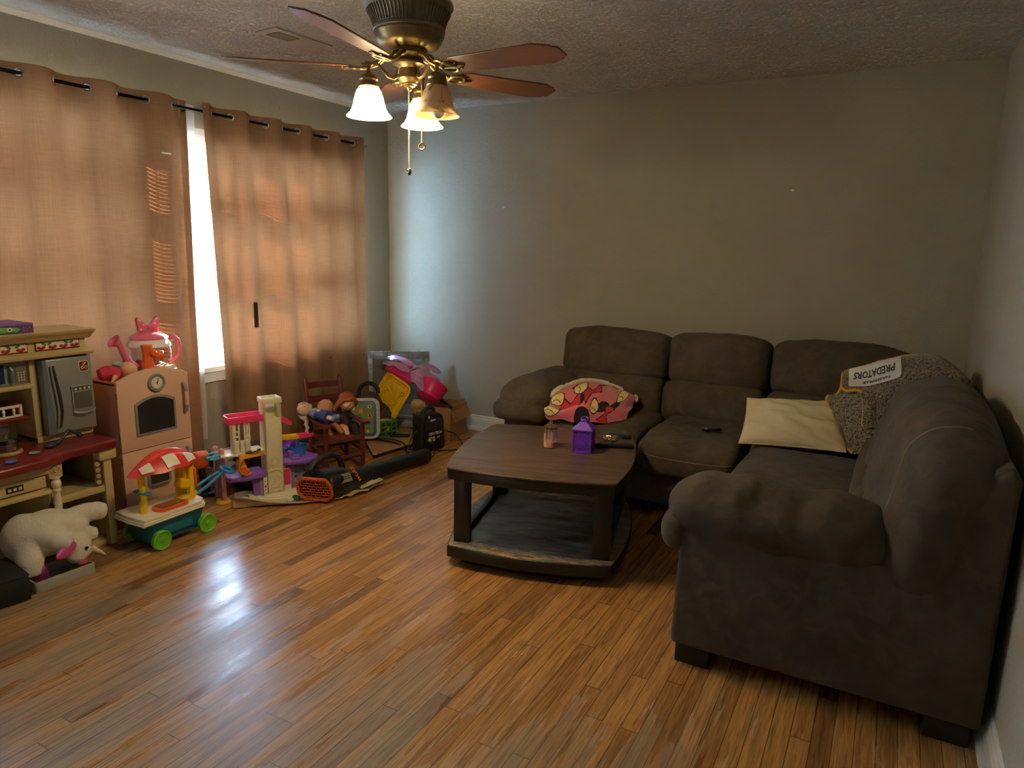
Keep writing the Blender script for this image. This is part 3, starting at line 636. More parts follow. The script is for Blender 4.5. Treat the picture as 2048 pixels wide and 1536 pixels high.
CUSH[bp_]([(-1, -.80, -.85), (-1, -.84, 0), (-1, -.82, 1), (-.3, -.80, 1), (.15, -.78, 1)])
# ------------------------------------------------------------------ coffee table
M_top = P('dark_walnut_top', rgb(114, 86, 68), .3, var=(3.5, rgb(60, 42, 33), .9), bump=(22, .35), stretch=(1.2, 9, 1), spec=.5)
M_tblack = P('distressed_black', rgb(32, 30, 30), .34, var=(14, rgb(20, 19, 19), .6))
def shelf_mat():
    m = P('worn_black_shelf', rgb(128, 125, 112), .45, var=(3.2, rgb(36, 35, 33), .9), stretch=(1.6, 5, 1), bump=(40, .12)); nt = m.node_tree; L = nt.links.new; b = nt.nodes['Principled BSDF']
    mp = nt.nodes['Mapping']; n = nt.nodes.new('ShaderNodeTexNoise'); n.inputs['Scale'].default_value = 9; n.inputs['Detail'].default_value = 9; n.inputs['Roughness'].default_value = .75; L(mp.outputs[0], n.inputs[0])
    r = nt.nodes.new('ShaderNodeValToRGB'); r.color_ramp.elements[0].position = .48; r.color_ramp.elements[1].position = .58; L(n.outputs['Fac'], r.inputs[0])
    # bare wood shows most along the two bowed edges
    tc = nt.nodes['Texture Coordinate']; sp = nt.nodes.new('ShaderNodeSeparateXYZ'); L(tc.outputs['Object'], sp.inputs[0]); ab = nt.nodes.new('ShaderNodeMath'); ab.operation = 'ABSOLUTE'; L(sp.outputs[1], ab.inputs[0])
    rg = nt.nodes.new('ShaderNodeMapRange'); rg.inputs['From Min'].default_value = .30; rg.inputs['From Max'].default_value = .40; rg.inputs['To Min'].default_value = .12; L(ab.outputs[0], rg.inputs['Value'])
    mu = nt.nodes.new('ShaderNodeMath'); mu.operation = 'MULTIPLY'; L(r.outputs[0], mu.inputs[0]); L(rg.outputs[0], mu.inputs[1])
    mx = nt.nodes.new('ShaderNodeMix'); mx.data_type = 'RGBA'; L(mu.outputs[0], mx.inputs['Factor']); L(b.inputs['Base Color'].links[0].from_socket, mx.inputs['A']); mx.inputs['B'].default_value = (*rgb(196, 152, 90), 1); L(mx.outputs['Result'], b.inputs['Base Color'])
    return m
M_shelf = shelf_mat()
TZ = .47; TA = math.radians(14.5)
table = thing('coffee_table', 'dark wooden coffee table with bowed sides and a worn lower shelf', 'coffee table', (2.277, -1.645, 0), TA)
def bowed(w, d, b, n=14, cut=.012):
    o = []
    A = [(-w/2, -d/2), (w/2, -d/2), (w/2, d/2), (-w/2, d/2)]
    for i in range(4):
        p, q = Vector(A[i]), Vector(A[(i+1) % 4]); t = (q-p); nn = Vector((t.y, -t.x)).normalized()
        for k in range(n): u = k/n; o.append(tuple(p+t*u+nn*b*(1-(2*u-1)**2)))
    return o
MB(M_top).prism(bowed(.75, .80, .045), TZ-.012, TZ, bev=.004).use(M_tblack).prism(bowed(.742, .792, .045), TZ-.058, TZ-.0119, bev=.003).build('tabletop', table, 50)
MB(M_shelf).prism(bowed(.735, .785, .045), .094, .10, bev=.001).use(M_tblack).prism(bowed(.745, .795, .045), .045, .0975, bev=.003).build('shelf', table, 50)
MB(M_tblack).prism(bowed(.64, .69, .035), 0, .046).build('plinth', table, 50)
for sx in (-1, 1):
    for sy in (-1, 1):
        x, y = sx*.318, sy*.338
        MB(M_tblack).box((x, y, .256), (.075, .032, .312), bev=.003).box((x+sx*.022, y-sy*.02, .256), (.03, .06, .312), bev=.003).build('leg', table)
for sx in (-1, 1): MB(M_tblack).box((sx*.338, 0, .11), (.03, .60, .02), bev=.003).build('shelf_rail', table)
# --- candle jar
M_jar = P('clear_jar_glass', (1, 1, 1), .01, trans=1.0, spec=.5); M_jar.node_tree.nodes['Principled BSDF'].inputs['IOR'].default_value = 1.3
M_wax = P('peach_wax', rgb(232, 150, 100), .5); M_paper = P('cream_paper', rgb(236, 222, 190), .7); M_pinkp = P('pink_label', rgb(230, 150, 130), .6)
jar = thing('candle_jar', 'clear glass candle jar with a knobbed lid on the coffee table', 'candle jar', (2.268, -1.60, TZ))
MB(glassy('thin_jar_glass', (.95, .97, 1), .84)).lathe([(0, .003), (.033, .003), (.037, .006), (.0375, .012), (.0335, .018), (.032, .024), (.032, .092), (.031, .097)], seg=32).build('glass_body', jar)
lid = MB(M_jar).lathe([(.031, .096), (.035, .098), (.0355, .104), (.03, .109), (.014, .112), (.006, .115), (.005, .119), (0, .119)], seg=32).ell((0, 0, .127), .0095).build('lid', jar)
MB(M_wax).lathe([(0, .006), (.0305, .006), (.0305, .03), (0, .032)], seg=24).build('wax', jar)
lb = MB(M_paper); G = [[(.0318*math.cos(a), .0318*math.sin(a), z) for a in [math.radians(d) for d in range(-62, -22, 5)]] for z in (.028, .085)]; lb.surf(G)
G = [[(.0318*math.cos(a), .0318*math.sin(a), z) for a in [math.radians(d) for d in range(-135, -105, 5)]] for z in (.03, .078)]; lb.use(M_pinkp).surf(G); lb.build('label', jar)
# --- lantern
M_purple = P('purple_lantern_paint', rgb(112, 52, 190), .32)
M_pdeep = P('dark_purple_inside', rgb(48, 20, 92), .6)
lan = thing('lantern', 'purple metal lantern with cut-out scrollwork on the coffee table', 'lantern', (2.434, -1.575, TZ), math.radians(10))
lw = .092; b = MB(M_purple)
b.box((0, 0, .004), (lw, lw, .008), bev=.002).box((0, 0, .113), (lw+.008, lw+.008, .007), bev=.002)
for sx in (-1, 1):
    for sy in (-1, 1): b.box((sx*(lw/2-.004), sy*(lw/2-.004), .058), (.009, .009, .108), bev=.001)
b.build('frame', lan)
rf = MB(M_purple); rf.raw([(-.05, -.05, .116), (.05, -.05, .116), (.05, .05, .116), (-.05, .05, .116), (-.018, -.018, .147), (.018, -.018, .147), (.018, .018, .147), (-.018, .018, .147)], [(0, 1, 5, 4), (1, 2, 6, 5), (2, 3, 7, 6), (3, 0, 4, 7), (4, 5, 6, 7), (3, 2, 1, 0)])
rf.box((0, 0, .150), (.03, .03, .008), bev=.002).lathe([(.014, .153), (.012, .158), (.006, .161), (0, .163)], seg=16); rf.build('roof', lan, 0)
hd = MB(M_purple).torus((0, .0, .160), .016, .0028, (PI/2-.9, 0, .3), 20, 8); hd.build('carry_ring', lan)
rnd = random.Random(5)
for kf in range(4):
    pn = MB(M_purple); pn.M = Matrix.Rotation(kf*PI/2, 4, 'Z') @ TM((0, -lw/2+.003, .058), (PI/2, 0, 0))
    pn.prism(rrect(.076, .104, .003), -.0006, .0006)
    for i in range(13):
        x, y = rnd.uniform(-.026, .026), rnd.uniform(-.04, .04); r_ = rnd.uniform(.006, .013); a0 = rnd.uniform(0, 360)
        pts = [(x+r_*(1-t*.6)*math.cos(math.radians(a0+t*430)), y+r_*(1-t*.6)*math.sin(math.radians(a0+t*430)), .0012) for t in [q/16 for q in range(17)]]; pn.tube(pts, .0015, 5)
    pn.use(M_pdeep)
    for i in range(10):
        x, y = rnd.uniform(-.03, .03), rnd.uniform(-.045, .045); pn.box((x, y, .0008), (rnd.uniform(.004, .011), rnd.uniform(.003, .009), .0008), (0, 0, rnd.uniform(0, 3)))
    pn.build('fretwork_panel', lan)
# --- candies in a clear bag, remotes
M_gold = P('gold_foil', rgb(226, 190, 96), .22, 1.0, bump=(260, .5)); M_bag = glassy('clear_plastic_bag', (.97, .97, .97), .86, .12)
bag = thing('candy_bag', 'clear plastic bag holding gold wrapped candies on the coffee table', 'bag', (2.482, -1.345, TZ+.004))
G = []
for i in range(13):
    u = i/12*2-1; row = []
    for j in range(25):
        a = 2*PI*j/24; s_ = (1-abs(u)**2.5)*.8+.2; wob = 1+.10*noise.noise(Vector((u*4, math.cos(a)*2, math.sin(a)*2)))
        row.append((u*.055, .036*math.cos(a)*wob*(.6+.4*s_), .024+.024*math.sin(a)*s_*wob))
    G.append(row)
MB(M_bag).surf(G).build('bag_film', bag, 60)
rnd = random.Random(2)
for i, (x, y) in enumerate(((-.022, -.012), (.004, -.016), (.024, -.008), (-.01, .008), (.016, .010), (.0, -.002))):
    tag(MB(M_gold).rbox((.022, .02, .013), .005, 4, TM((0, 0, 0), (rnd.uniform(-.4, .4), rnd.uniform(-.4, .4), rnd.uniform(0, 3)))).build('wrapped_candy', loc=(2.482+x, -1.345+y, TZ+.016+(.012 if i == 5 else 0))), 'gold foil wrapped candy inside the clear bag on the table', 'candy', 'gold candies in the bag')
M_remote = P('black_remote_plastic', rgb(17, 17, 18), .35); M_btn = P('grey_rubber_button', rgb(64, 64, 66), .6); M_wbtn = P('white_button_mark', rgb(205, 205, 205), .5)
def remote(label, loc, rz, L_, W_, rows, cols, tilt=(0, 0), white=False):
    t = thing('remote_control', label, 'remote', loc, rz, None, (tilt[0], tilt[1], rz))
    MB(M_remote).rbox((L_, W_, .018), .007, 5, TM((0, 0, .009))).build('body', t)
    bt = MB(M_btn)
    for i in range(rows):
        for j in range(cols):
            if white and i in (0,): bt.use(M_wbtn)
            else: bt.use(M_btn)
            bt.rbox((L_*.5/rows, W_*.6/cols, .003), .0012, 2, TM((-L_*.36+i*L_*.72/max(1, rows-1), (j-(cols-1)/2)*W_*.72/cols, .0183)))
    bt.build('buttons', t); return t
remote('long black remote control in front of the candy bag on the table', (2.535, -1.425, TZ), math.radians(22), .19, .045, 9, 3)
remote('black remote control lying behind the candy bag on the table', (2.48, -1.255, TZ), math.radians(16), .16, .04, 7, 3)
remote('small black remote control lying on the middle sofa seat', (2.885, -.885, .482), math.radians(48), .105, .034, 6, 2, (0, .0), True)
# ------------------------------------------------------------------ toy kitchens along the window wall
def wmb(mat, t):
    """builder that takes room coordinates for a child of t"""
    bpy.context.view_layer.update(); m = MB(mat); m.M = t.matrix_world.inverted(); return m
M_tan = plastic('tan_toy_plastic', rgb(196, 172, 120), .45); M_tan2 = plastic('pale_tan_plastic', rgb(206, 184, 136), .45)
M_burg = plastic('burgundy_plastic', rgb(112, 30, 28), .32); M_silver = P('silver_toy_plastic', rgb(150, 150, 146), .36, .35, var=(60, rgb(136, 136, 132), .4))
M_silver_b = P('blue_silver_plastic', rgb(112, 122, 142), .32, .35); M_tblk = P('toy_dark_recess', rgb(30, 30, 31), .4)
M_cream = plastic('cream_plastic', rgb(226, 214, 184), .4); M_red = plastic('cherry_red', rgb(170, 26, 28), .35); M_leaf = plastic('leaf_green_print', rgb(56, 92, 52), .5)
M_badge = plastic('badge_red_brown', rgb(120, 36, 22), .4); M_tile = plastic('sticker_tile', rgb(216, 208, 182), .45); M_brownp = plastic('brown_sticker', rgb(112, 76, 46), .5)
tk = thing('toy_kitchen', 'large tan and burgundy plastic toy kitchen with a silver toy fridge door', 'toy kitchen', (.36, -3.22, 0))
k = wmb(M_tan, tk); YR, YL = -2.705, -3.76
k.box2((.155, YL, 0), (.185, YR-.01, .98), bev=.006).build('back_panel', tk)
k = wmb(M_burg, tk)
k.prism([(.20, YR), (.555, YR), (.575, YR-.02), (.58, -2.93), (.60, -2.99), (.625, -3.06), (.635, -3.2), (.635, -3.5), (.60, -3.75), (.20, -3.76)][::-1], .472, .512, None, bev=.012, seg=3)
k.prism([(.20, -3.76), (.615, -3.74), (.617, -3.2), (.60, -3.07), (.57, -3.0), (.56, -2.95), (.56, -2.93), (.20, -2.93)], .508, .516, None, bev=.003)
k.build('countertop', tk)
k = wmb(M_tan, tk)
k.box2((.20, -2.76, 0), (.505, -2.725, .472), bev=.008)                    # right side panel
k.box2((.505, -2.775, 0), (.545, -2.735, .472), bev=.008)                  # corner post
k.box2((.50, -2.80, .42), (.56, -2.715, .472), bev=.012)
k.box2((.20, -2.99, .275), (.53, -2.76, .295), bev=.005).box2((.50, -2.99, .265), (.535, -2.76, .30), bev=.006)
k.box2((.20, YL, .0), (.52, -2.74, .03), bev=.006)
k.box2((.20, -3.02, .02), (.50, -2.985, .472), bev=.006).box2((.50, -3.025, .40), (.57, -2.965, .472), bev=.008)
k.box2((.50, -3.70, .43), (.575, -3.02, .472), bev=.004).box2((.2, -3.70, .345), (.59, -3.025, .365), bev=.008).box2((.2, -3.70, .36), (.47, -3.03, .43))
k.box2((.20, -3.76, 0), (.52, -3.68, .472), bev=.008)
k.torus((.571, -2.995, .437), .017, .004, (0, PI/2, 0), 20, 6).torus((.571, -2.995, .437), .007, .004, (0, PI/2, 0), 14, 6)
k.build('base_cabinet', tk)
wmb(M_tblk, tk).box2((.20, -2.985, .30), (.24, -2.78, .46)).build('oven_recess', tk)
k = wmb(M_brownp, tk).box2((.530, -2.815, .30), (.538, -2.785, .425), bev=.002)
for i in range(4): k.use(M_tan2).torus((.54, -2.80, .32+i*.029), .008, .003, (0, PI/2, 0), 12, 6).ell((.541, -2.80, .32+i*.029), (.004, .004, .005), seg=8, rings=6)
k.build('knob_strip', tk)
k = wmb(M_brownp, tk).box2((.51, -2.984, .10), (.516, -2.965, .40)); k.build('trim_strip', tk)
k = wmb(M_cream, tk)
k.lathe([(0, .03), (.018, .03), (.02, .05), (.014, .07), (.019, .14), (.017, .24), (.013, .31), (.012, .335), (.018, .340), (.018, .347), (.013, .352), (.019, .360), (.021, .375), (.018, .388), (.012, .393), (.018, .398), (.018, .405), (0, .405)], (.555, -2.992, 0), seg=20); k.build('spindle', tk)
k = wmb(M_tan2, tk).box2((.47, -3.22, .372), (.565, -3.035, .425), bev=.004).use(M_tblk).box2((.5655, -3.19, .385), (.567, -3.125, .412)).use(M_cream)
for i in range(3): k.box2((.566, -3.183+.02*i, .392), (.5675, -3.171+.02*i, .404))
k.build('drawer', tk)
wmb(M_tan2, tk).box2((.47, -3.46, .372), (.565, -3.235, .425), bev=.004).build('drawer', tk)
# upper cabinets
k = wmb(M_tan, tk)
k.box2((.18, -2.955, .512), (.365, -2.925, .91), bev=.006).box2((.18, -2.955, .512), (.37, YR, .545), bev=.008).box2((.18, -2.72, .54), (.36, -2.70, .91), bev=.006)
k.box2((.18, -3.75, .772), (.39, -2.95, .792), bev=.007).box2((.18, -3.75, .90), (.37, YR, .98), bev=.003)
k.box2((.18, -3.75, .512), (.20, -2.95, .91))
k.prism([(.18, .898), (.40, .898), (.425, .905), (.43, .915), (.415, .922), (.40, .928), (.18, .928)], 2.700, 3.76, TM((0, 0, 0), (PI/2, 0, 0)))
k.prism([(.18, .972), (.39, .972), (.405, .98), (.41, .99), (.425, .997), (.44, 1.008), (.445, 1.018), (.18, 1.018)], 2.695, 3.765, TM((0, 0, 0), (PI/2, 0, 0)))
k.build('hutch', tk)
for (a, b, nr) in ((-2.925, -2.735, 2), (-3.19, -2.955, 2)):
    k = wmb(M_badge, tk).box2((.369, a, .927), (.3745, b, .973), bev=.001).use(M_tile).box2((.370, a+.004, .935), (.3755, b-.004, .967))
    for i in range(4):
        y = a+(b-a)*(i+.5)/4
        k.use(M_red)
        for dy, dz in ((-.010, 0), (.010, .001), (0, -.004)): k.ell((.376, y+dy, .944+dz), (.002, .0085, .0075), seg=10, rings=6)
        s_ = 1 if i % 2 else -1
        k.use(M_leaf).ell((.376, y+s_*-.012, .959), (.0015, .012, .005), (s_*.5, 0, 0), seg=10, rings=6)
    k.build('cherry_tile_panel', tk)
# fridge door
k = wmb(M_silver, tk).box2((.355, -2.922, .548), (.405, -2.705, .893), bev=.008, seg=3); fd = k.build('fridge_door', tk)
wmb(M_silver_b, tk).prism([(-2.922, .55), (-2.888, .55), (-2.905, .89), (-2.922, .89)], .3995, .4075, Matrix(((0, 0, 1, 0), (1, 0, 0, 0), (0, 1, 0, 0), (0, 0, 0, 1)))).build('door_edge_strip', fd)
hm = wmb(M_tblk, tk); pts = [(.408, -2.878, .862), (.409, -2.874, .80), (.409, -2.866, .72), (.409, -2.862, .65), (.409, -2.868, .60), (.408, -2.872, .578)]
hm.tube(pts, [.004, .008, .011, .010, .006, .004], 10).build('handle_recess', fd)
wmb(M_silver, tk).tube([(p[0]+.004, p[1]-.012, p[2]) for p in pts], [.004, .005, .005, .005, .005, .004], 8).build('door_handle', fd)
k = wmb(M_silver, tk).box2((.405, -2.81, .632), (.411, -2.715, .758), bev=.003)
k.tube([(.413, -2.813, .64), (.42, -2.80, .634), (.424, -2.763, .629), (.42, -2.726, .634), (.413, -2.713, .64)], .005, 8)
k.box2((.409, -2.813, .752), (.416, -2.712, .760), bev=.002)
k.use(P('dispenser_hollow', rgb(110, 106, 88), .3, .4)).box2((.4105, -2.803, .65), (.4115, -2.722, .728)).use(P('dispenser_buttons', rgb(58, 54, 46), .4)).box2((.4108, -2.803, .735), (.412, -2.722, .750))
for i in range(4): k.use(M_tile).box2((.4118, -2.797+i*.02, .738), (.413, -2.787+i*.02, .747))
k.build('water_dispenser', fd)
k = wmb(M_cream, tk).prism(rrect(.044, .050, .008), 0, .004, Matrix(((0, 0, 1, .405), (1, 0, 0, -2.745), (0, 1, 0, .845), (0, 0, 0, 1)))).use(M_badge).prism(rrect(.039, .045, .007), .0035, .005, Matrix(((0, 0, 1, .405), (1, 0, 0, -2.745), (0, 1, 0, .845), (0, 0, 0, 1))))
k.use(M_cream)
for c_, r_ in (((-.008, -.006), .006), ((.008, -.006), .006), ((0, .012), .005)): k.torus((.4105, -2.745+c_[0], .845+c_[1]), r_, .0011, (0, PI/2, 0), 14, 5)
k.tube([(.4105, -2.758, .838), (.4105, -2.745, .852), (.4105, -2.735, .862)], .0012, 5); k.build('badge', fd)
# microwave
k = wmb(M_silver, tk).box2((.21, -3.30, .793), (.365, -2.965, .895), bev=.004); mw = k.build('toy_microwave', tk)
wmb(P('microwave_window_blue', rgb(28, 52, 92), .15), tk).box2((.366, -3.27, .805), (.368, -3.055, .885)).build('microwave_window', mw)
wmb(M_silver_b, tk).tube([(.368, -3.035, .88), (.378, -3.03, .86), (.38, -3.03, .83), (.378, -3.03, .81), (.368, -3.035, .80)], [.005, .007, .008, .007, .005], 8).build('microwave_handle', mw)
k = wmb(P('keypad_grey', rgb(118, 108, 92), .5), tk).box2((.365, -3.012, .80), (.368, -2.968, .878)).use(M_tile)
for i in range(3):
    for j in range(4): k.ell((.3685, -3.001+.011*i, .812+.011*j), (.001, .0035, .003), seg=8, rings=4)
k.build('keypad', mw)
# shelf with balustrade, tiled splashback
k = wmb(M_burg, tk).box2((.19, -3.5, .628), (.36, -2.97, .648), bev=.006).box2((.19, -3.02, .648), (.33, -2.98, .70), bev=.004); sh = k.build('burgundy_shelf', tk)
k = wmb(M_cream, tk).box2((.35, -3.5, .650), (.362, -3.0, .660), bev=.002).box2((.35, -3.5, .692), (.362, -3.0, .704), bev=.002).box2((.35, -3.008, .65), (.362, -2.998, .704), bev=.002)
for i in range(9): k.lathe([(.004, .66), (.006, .667), (.0045, .672), (.008, .68), (.0045, .686), (.005, .693)], (.356, -3.03-i*.04, 0), seg=10)
k.build('balustrade', sh)
k = wmb(M_tile, tk)
for i in range(10):
    for j in range(2): k.box2((.199, -3.03-i*.05, .545+j*.036), (.204, -2.985-i*.05, .577+j*.036), bev=.002)
k.build('tile_strip', tk)
# on the counter
M_chrome = P('polished_steel', rgb(190, 184, 170), .12, 1.0); M_wood_ring = plastic('yellow_tan_wood', rgb(180, 150, 84), .5)
p_ = thing('toy_pan', 'shiny steel toy pan on the yellow ring burner of the toy kitchen', 'toy pan', (.43, -3.115, .516))
MB(M_chrome).lathe([(0, .012), (.045, .012), (.054, .018), (.056, .05), (.058, .052), (.054, .05), (.050, .02), (0, .016)], seg=32).build('bowl', p_)
MB(M_tblk).tube([(0, -.055, .045), (0, -.10, .055), (0, -.16, .06)], [.006, .008, .007], 8).build('handle', p_)
tag(MB(M_wood_ring).torus((0, 0, 0), .055, .009, seg=32).build('toy_burner_ring', loc=(.43, -3.115, .525)), 'yellow tan ring under the steel toy pan', 'toy ring')
M_disc1 = plastic('grey_blue_plastic', rgb(150, 168, 178), .35); M_disc2 = plastic('bright_blue_plastic', rgb(70, 122, 200), .35)
for m_, x, y, lb in ((M_disc1, .525, -3.048, 'pale grey-blue toy plate right of the steel pan'), (M_disc2, .58, -3.165, 'bright blue toy plate at the front edge of the burgundy counter')):
    tag(MB(m_).lathe([(0, .003), (.014, .003), (.018, .005), (.021, .007), (.022, .006), (.018, .002), (.012, 0), (0, 0)], seg=24).build('toy_plate', loc=(x, y, .5165)), lb, 'toy plate')
M_slate = P('slate_blue_plastic', rgb(46, 54, 64), .4)
ph = thing('toy_phone_handset', 'dark slate toy phone handset on the burgundy counter under the toy fridge', 'toy phone', (.47, -2.90, .513))
MB(M_slate).tube([(.02, -.082, .012), (.015, -.06, .012), (.008, -.04, .010), (.0, -.01, .022), (-.01, .02, .045), (-.015, .035, .058), (-.02, .05, .05), (-.025, .085, .022)], [.008, .011, .010, .0065, .006, .006, .006, .007], 10).build('handset_grip', ph)
MB(M_slate).ell((.016, -.066, .013), (.016, .022, .012)).build('earpiece', ph); MB(M_slate).ell((-.025, .086, .02), (.012, .012, .013)).build('mouthpiece', ph)
M_vio = plastic('violet_card', rgb(112, 60, 130), .45); M_viod = plastic('dark_violet_card', rgb(84, 46, 96), .5); M_lime = plastic('lime_print', rgb(96, 160, 60), .5)
bx = thing('game_box', 'flat purple box with a green printed side on top of the tan toy kitchen', 'box', (.30, -3.06, 1.018), 0)
MB(M_vio).box((0, 0, .021), (.20, .25, .042), bev=.002).build('carton', bx)
MB(M_viod).box((.1005, 0, .018), (.002, .248, .030)).use(M_lime).ell((.102, .0, .018), (.001, .055, .013)).ell((.102, .03, .016), (.001, .03, .01)).use(M_tile).ell((.1025, .02, .020), (.001, .012, .009)).use(M_tblk).ell((.103, .02, .021), (.001, .006, .005)).use(M_tile)
bx2 = MB(M_viod).box((.1005, 0, .019), (.002, .246, .032)).use(M_lime).ell((.1015, -.01, .018), (.0015, .06, .012)).ell((.1015, .045, .017), (.0015, .025, .010)).use(M_tile).ell((.1020, .03, .019), (.0016, .012, .009)).use(M_tblk).ell((.1028, .03, .019), (.0012, .006, .005)).use(M_tile)
for i in range(4): bx2.ell((.1015, .085+.012*(i % 3), .012+.012*(i//2)), (.001, .002, .002), seg=6, rings=4)
bx2.build('printed_panel', bx)

# ---- pink wooden toy fridge-oven
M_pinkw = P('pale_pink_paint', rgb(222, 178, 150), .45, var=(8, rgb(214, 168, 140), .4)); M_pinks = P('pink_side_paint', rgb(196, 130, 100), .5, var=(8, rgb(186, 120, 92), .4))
M_grey = plastic('grey_plastic', rgb(136, 134, 130), .4); M_chalk = P('chalkboard_black', rgb(18, 19, 22), .6); M_dial = plastic('dial_white', rgb(222, 218, 205), .4)
pk = thing('toy_fridge', 'pale pink wooden toy fridge with a round gauge and black chalkboard door', 'toy fridge', (.30, -2.415, 0))
x0, x1, ya, yb = .17, .405, -2.61, -2.222
k = wmb(M_pinks, pk).box2((x0, ya, 0), (x1, ya+.015, .735), bev=.002).box2((x0, yb-.015, 0), (x1, yb, .735), bev=.002).box2((x0, ya, 0), (x0+.012, yb, .735)).box2((x0, ya+.015, .02), (x1-.01, yb-.015, .04)).box2((x0, ya, .722), (x1, yb, .737), bev=.002)
k.build('carcass', pk)
YZ = lambda x, y, z: Matrix(((0, 0, 1, x), (1, 0, 0, y), (0, 1, 0, z), (0, 0, 0, 1)))        # outline (y,z) pushed out along x
out = [(ya, .388), (yb, .388), (yb, .742)]+[(yb+(ya-yb)*u, .742+.046*(1-(2*u-1)**2)) for u in [i/16 for i in range(1, 16)]]+[(ya, .742)]
ud = wmb(M_pinkw, pk).prism(out, 0, .018, YZ(x1, 0, 0), bev=.002).build('door', pk)
ld_ = wmb(M_pinkw, pk).box2((x1, ya, .02), (x1+.018, yb, .384), bev=.002).build('door', pk)
xf = x1+.018; yc = (ya+yb)/2
def arch(w, h, rise, n=14): return [(-w/2, 0), (w/2, 0), (w/2, h)]+[(w/2-w*i/n, h+rise*(1-(2*i/n-1)**2)) for i in range(1, n)]+[(-w/2, h)]
wmb(M_grey, pk).prism(arch(.222, .165, .032), 0, .006, YZ(xf, yc-.002, .455), bev=.002).build('chalkboard_frame', ud)
wmb(M_chalk, pk).prism(arch(.196, .142, .03), .005, .0075, YZ(xf, yc-.002, .468)).build('chalkboard', ud)
k = wmb(M_grey, pk).lathe([(0, 0), (.046, 0), (.047, .008), (.043, .014), (.036, .013), (.032, .007), (0, .007)], (xf, yc+.012, .714), (0, PI/2, 0), 36); g_ = k.build('gauge', ud)
k = wmb(M_dial, pk).lathe([(0, .0), (.030, .0), (.030, .002), (0, .002)], (xf+.007, yc+.012, .714), (0, PI/2, 0), 30).use(M_tblk)
for i in range(11):
    a = math.radians(-130+26*i+90); k.box((xf+.0095, yc+.012+.024*math.cos(a), .714+.024*math.sin(a)), (.0006, .0012, .006), (a-PI/2, 0, 0))
k.box((xf+.010, yc+.016, .720), (.001, .003, .032), (-.25, 0, 0)).ell((xf+.010, yc+.012, .714), (.002, .004, .004), seg=8, rings=6); k.build('dial', g_)
def grip(par, y, z0, z1):
    wmb(M_grey, pk).tube([(xf, y, z1), (xf+.02, y, z1-.015), (xf+.026, y, z1-.05)], [.008, .010, .010], 10).tube([(xf+.026, y, z0+.05), (xf+.02, y, z0+.015), (xf, y, z0)], [.010, .010, .008], 10).use(M_pinkw).tube([(xf+.026, y, z1-.045), (xf+.028, y, (z0+z1)/2), (xf+.026, y, z0+.045)], [.011, .0115, .011], 12).build('door_handle', par)
grip(ud, yb-.034, .53, .69); grip(ld_, yb-.034, .20, .34)
k = wmb(M_grey, pk).prism(rrect(.13, .15, .01), 0, .008, YZ(xf, yc-.012, .255), bev=.002).use(P('dispenser_dark', rgb(66, 62, 54), .3, .4)).prism(rrect(.10, .105, .006), .007, .009, YZ(xf, yc-.012, .245)).use(M_grey).box((xf+.012, yc-.012, .188), (.022, .10, .008), bev=.003)
k.build('water_dispenser', ld_)
for z in (.45, .66, .12, .33): wmb(M_grey, pk).box2((xf-.012, ya-.002, z), (xf-.0, ya+.0, z+.03)).box2((xf, ya+.002, z+.004), (xf+.001, ya+.005, z+.007)).box2((xf, ya+.002, z+.022), (xf+.001, ya+.005, z+.025)).build('hinge', pk)

# ---- things on the pink toy fridge
M_pinkp = plastic('pink_toy_plastic', rgb(236, 110, 136), .3); M_dot = plastic('white_dot', rgb(248, 240, 236), .4); M_org = plastic('orange_toy_plastic', rgb(238, 104, 28), .35)
M_skin = P('doll_skin_vinyl', rgb(224, 166, 124), .45); M_clearp = glassy('clear_toy_plastic', (.96, .94, .98), .86, .08)
tp = thing('toy_teapot', 'clear and pink toy teapot with a polka dot bow lid on the pink fridge', 'toy teapot', (.262, -2.318, .738))
MB(M_clearp).lathe([(.05, .0), (.06, .004), (.075, .03), (.085, .07), (.086, .10), (.078, .135), (.068, .152), (.06, .158)], seg=36).build('pot_body', tp)
MB(M_dot).lathe([(.087, .118), (.0855, .128), (.079, .1375), (.0695, .1535)], seg=36).build('frosting_band', tp)
k = MB(M_pinkp).lathe([(0, .186), (.02, .184), (.05, .174), (.074, .160), (.078, .154), (.074, .150), (0, .152)], seg=36); lid = k.build('lid', tp)
R90 = Matrix.Rotation(math.radians(-10), 4, 'Z')
bw = MB(M_pinkp); bw.M = R90 @ Matrix(((0, 0, 1, 0), (1, 0, 0, 0), (0, 1, 0, .205), (0, 0, 0, 1)))
for s_ in (-1, 1):
    o_ = [(s_*.004, -.010), (s_*.02, -.022), (s_*.042, -.026), (s_*.046, .0), (s_*.050, .030), (s_*.044, .040), (s_*.032, .036), (s_*.016, .014), (s_*.004, .006)]
    bw.prism(o_ if s_ > 0 else o_[::-1], -.012, .012, None, bev=.005)
bw.ell((0, -.004, 0), (.010, .010, .016)); bwo = bw.build('bow', lid)
k = MB(M_dot); k.M = bw.M
for x, y in ((-.036, .026), (-.022, .006), (-.034, -.012), (.036, .030), (.026, .010), (.037, -.010)): k.ell((x, y, .0115), (.0042, .0042, .0015), seg=12, rings=6)
k.build('white_dots', bwo)
k = MB(M_pinkp); k.tube([(0, -.074, .03), (0, -.10, .055), (0, -.115, .09), (0, -.128, .125), (0, -.142, .15)], [.020, .018, .014, .012, .014], 14).lathe([(.013, 0), (.016, .006), (.030, .026), (.028, .027), (.012, .006)], (0, -.138, .138), (math.radians(48), 0, 0), 18); k.build('spout', tp)
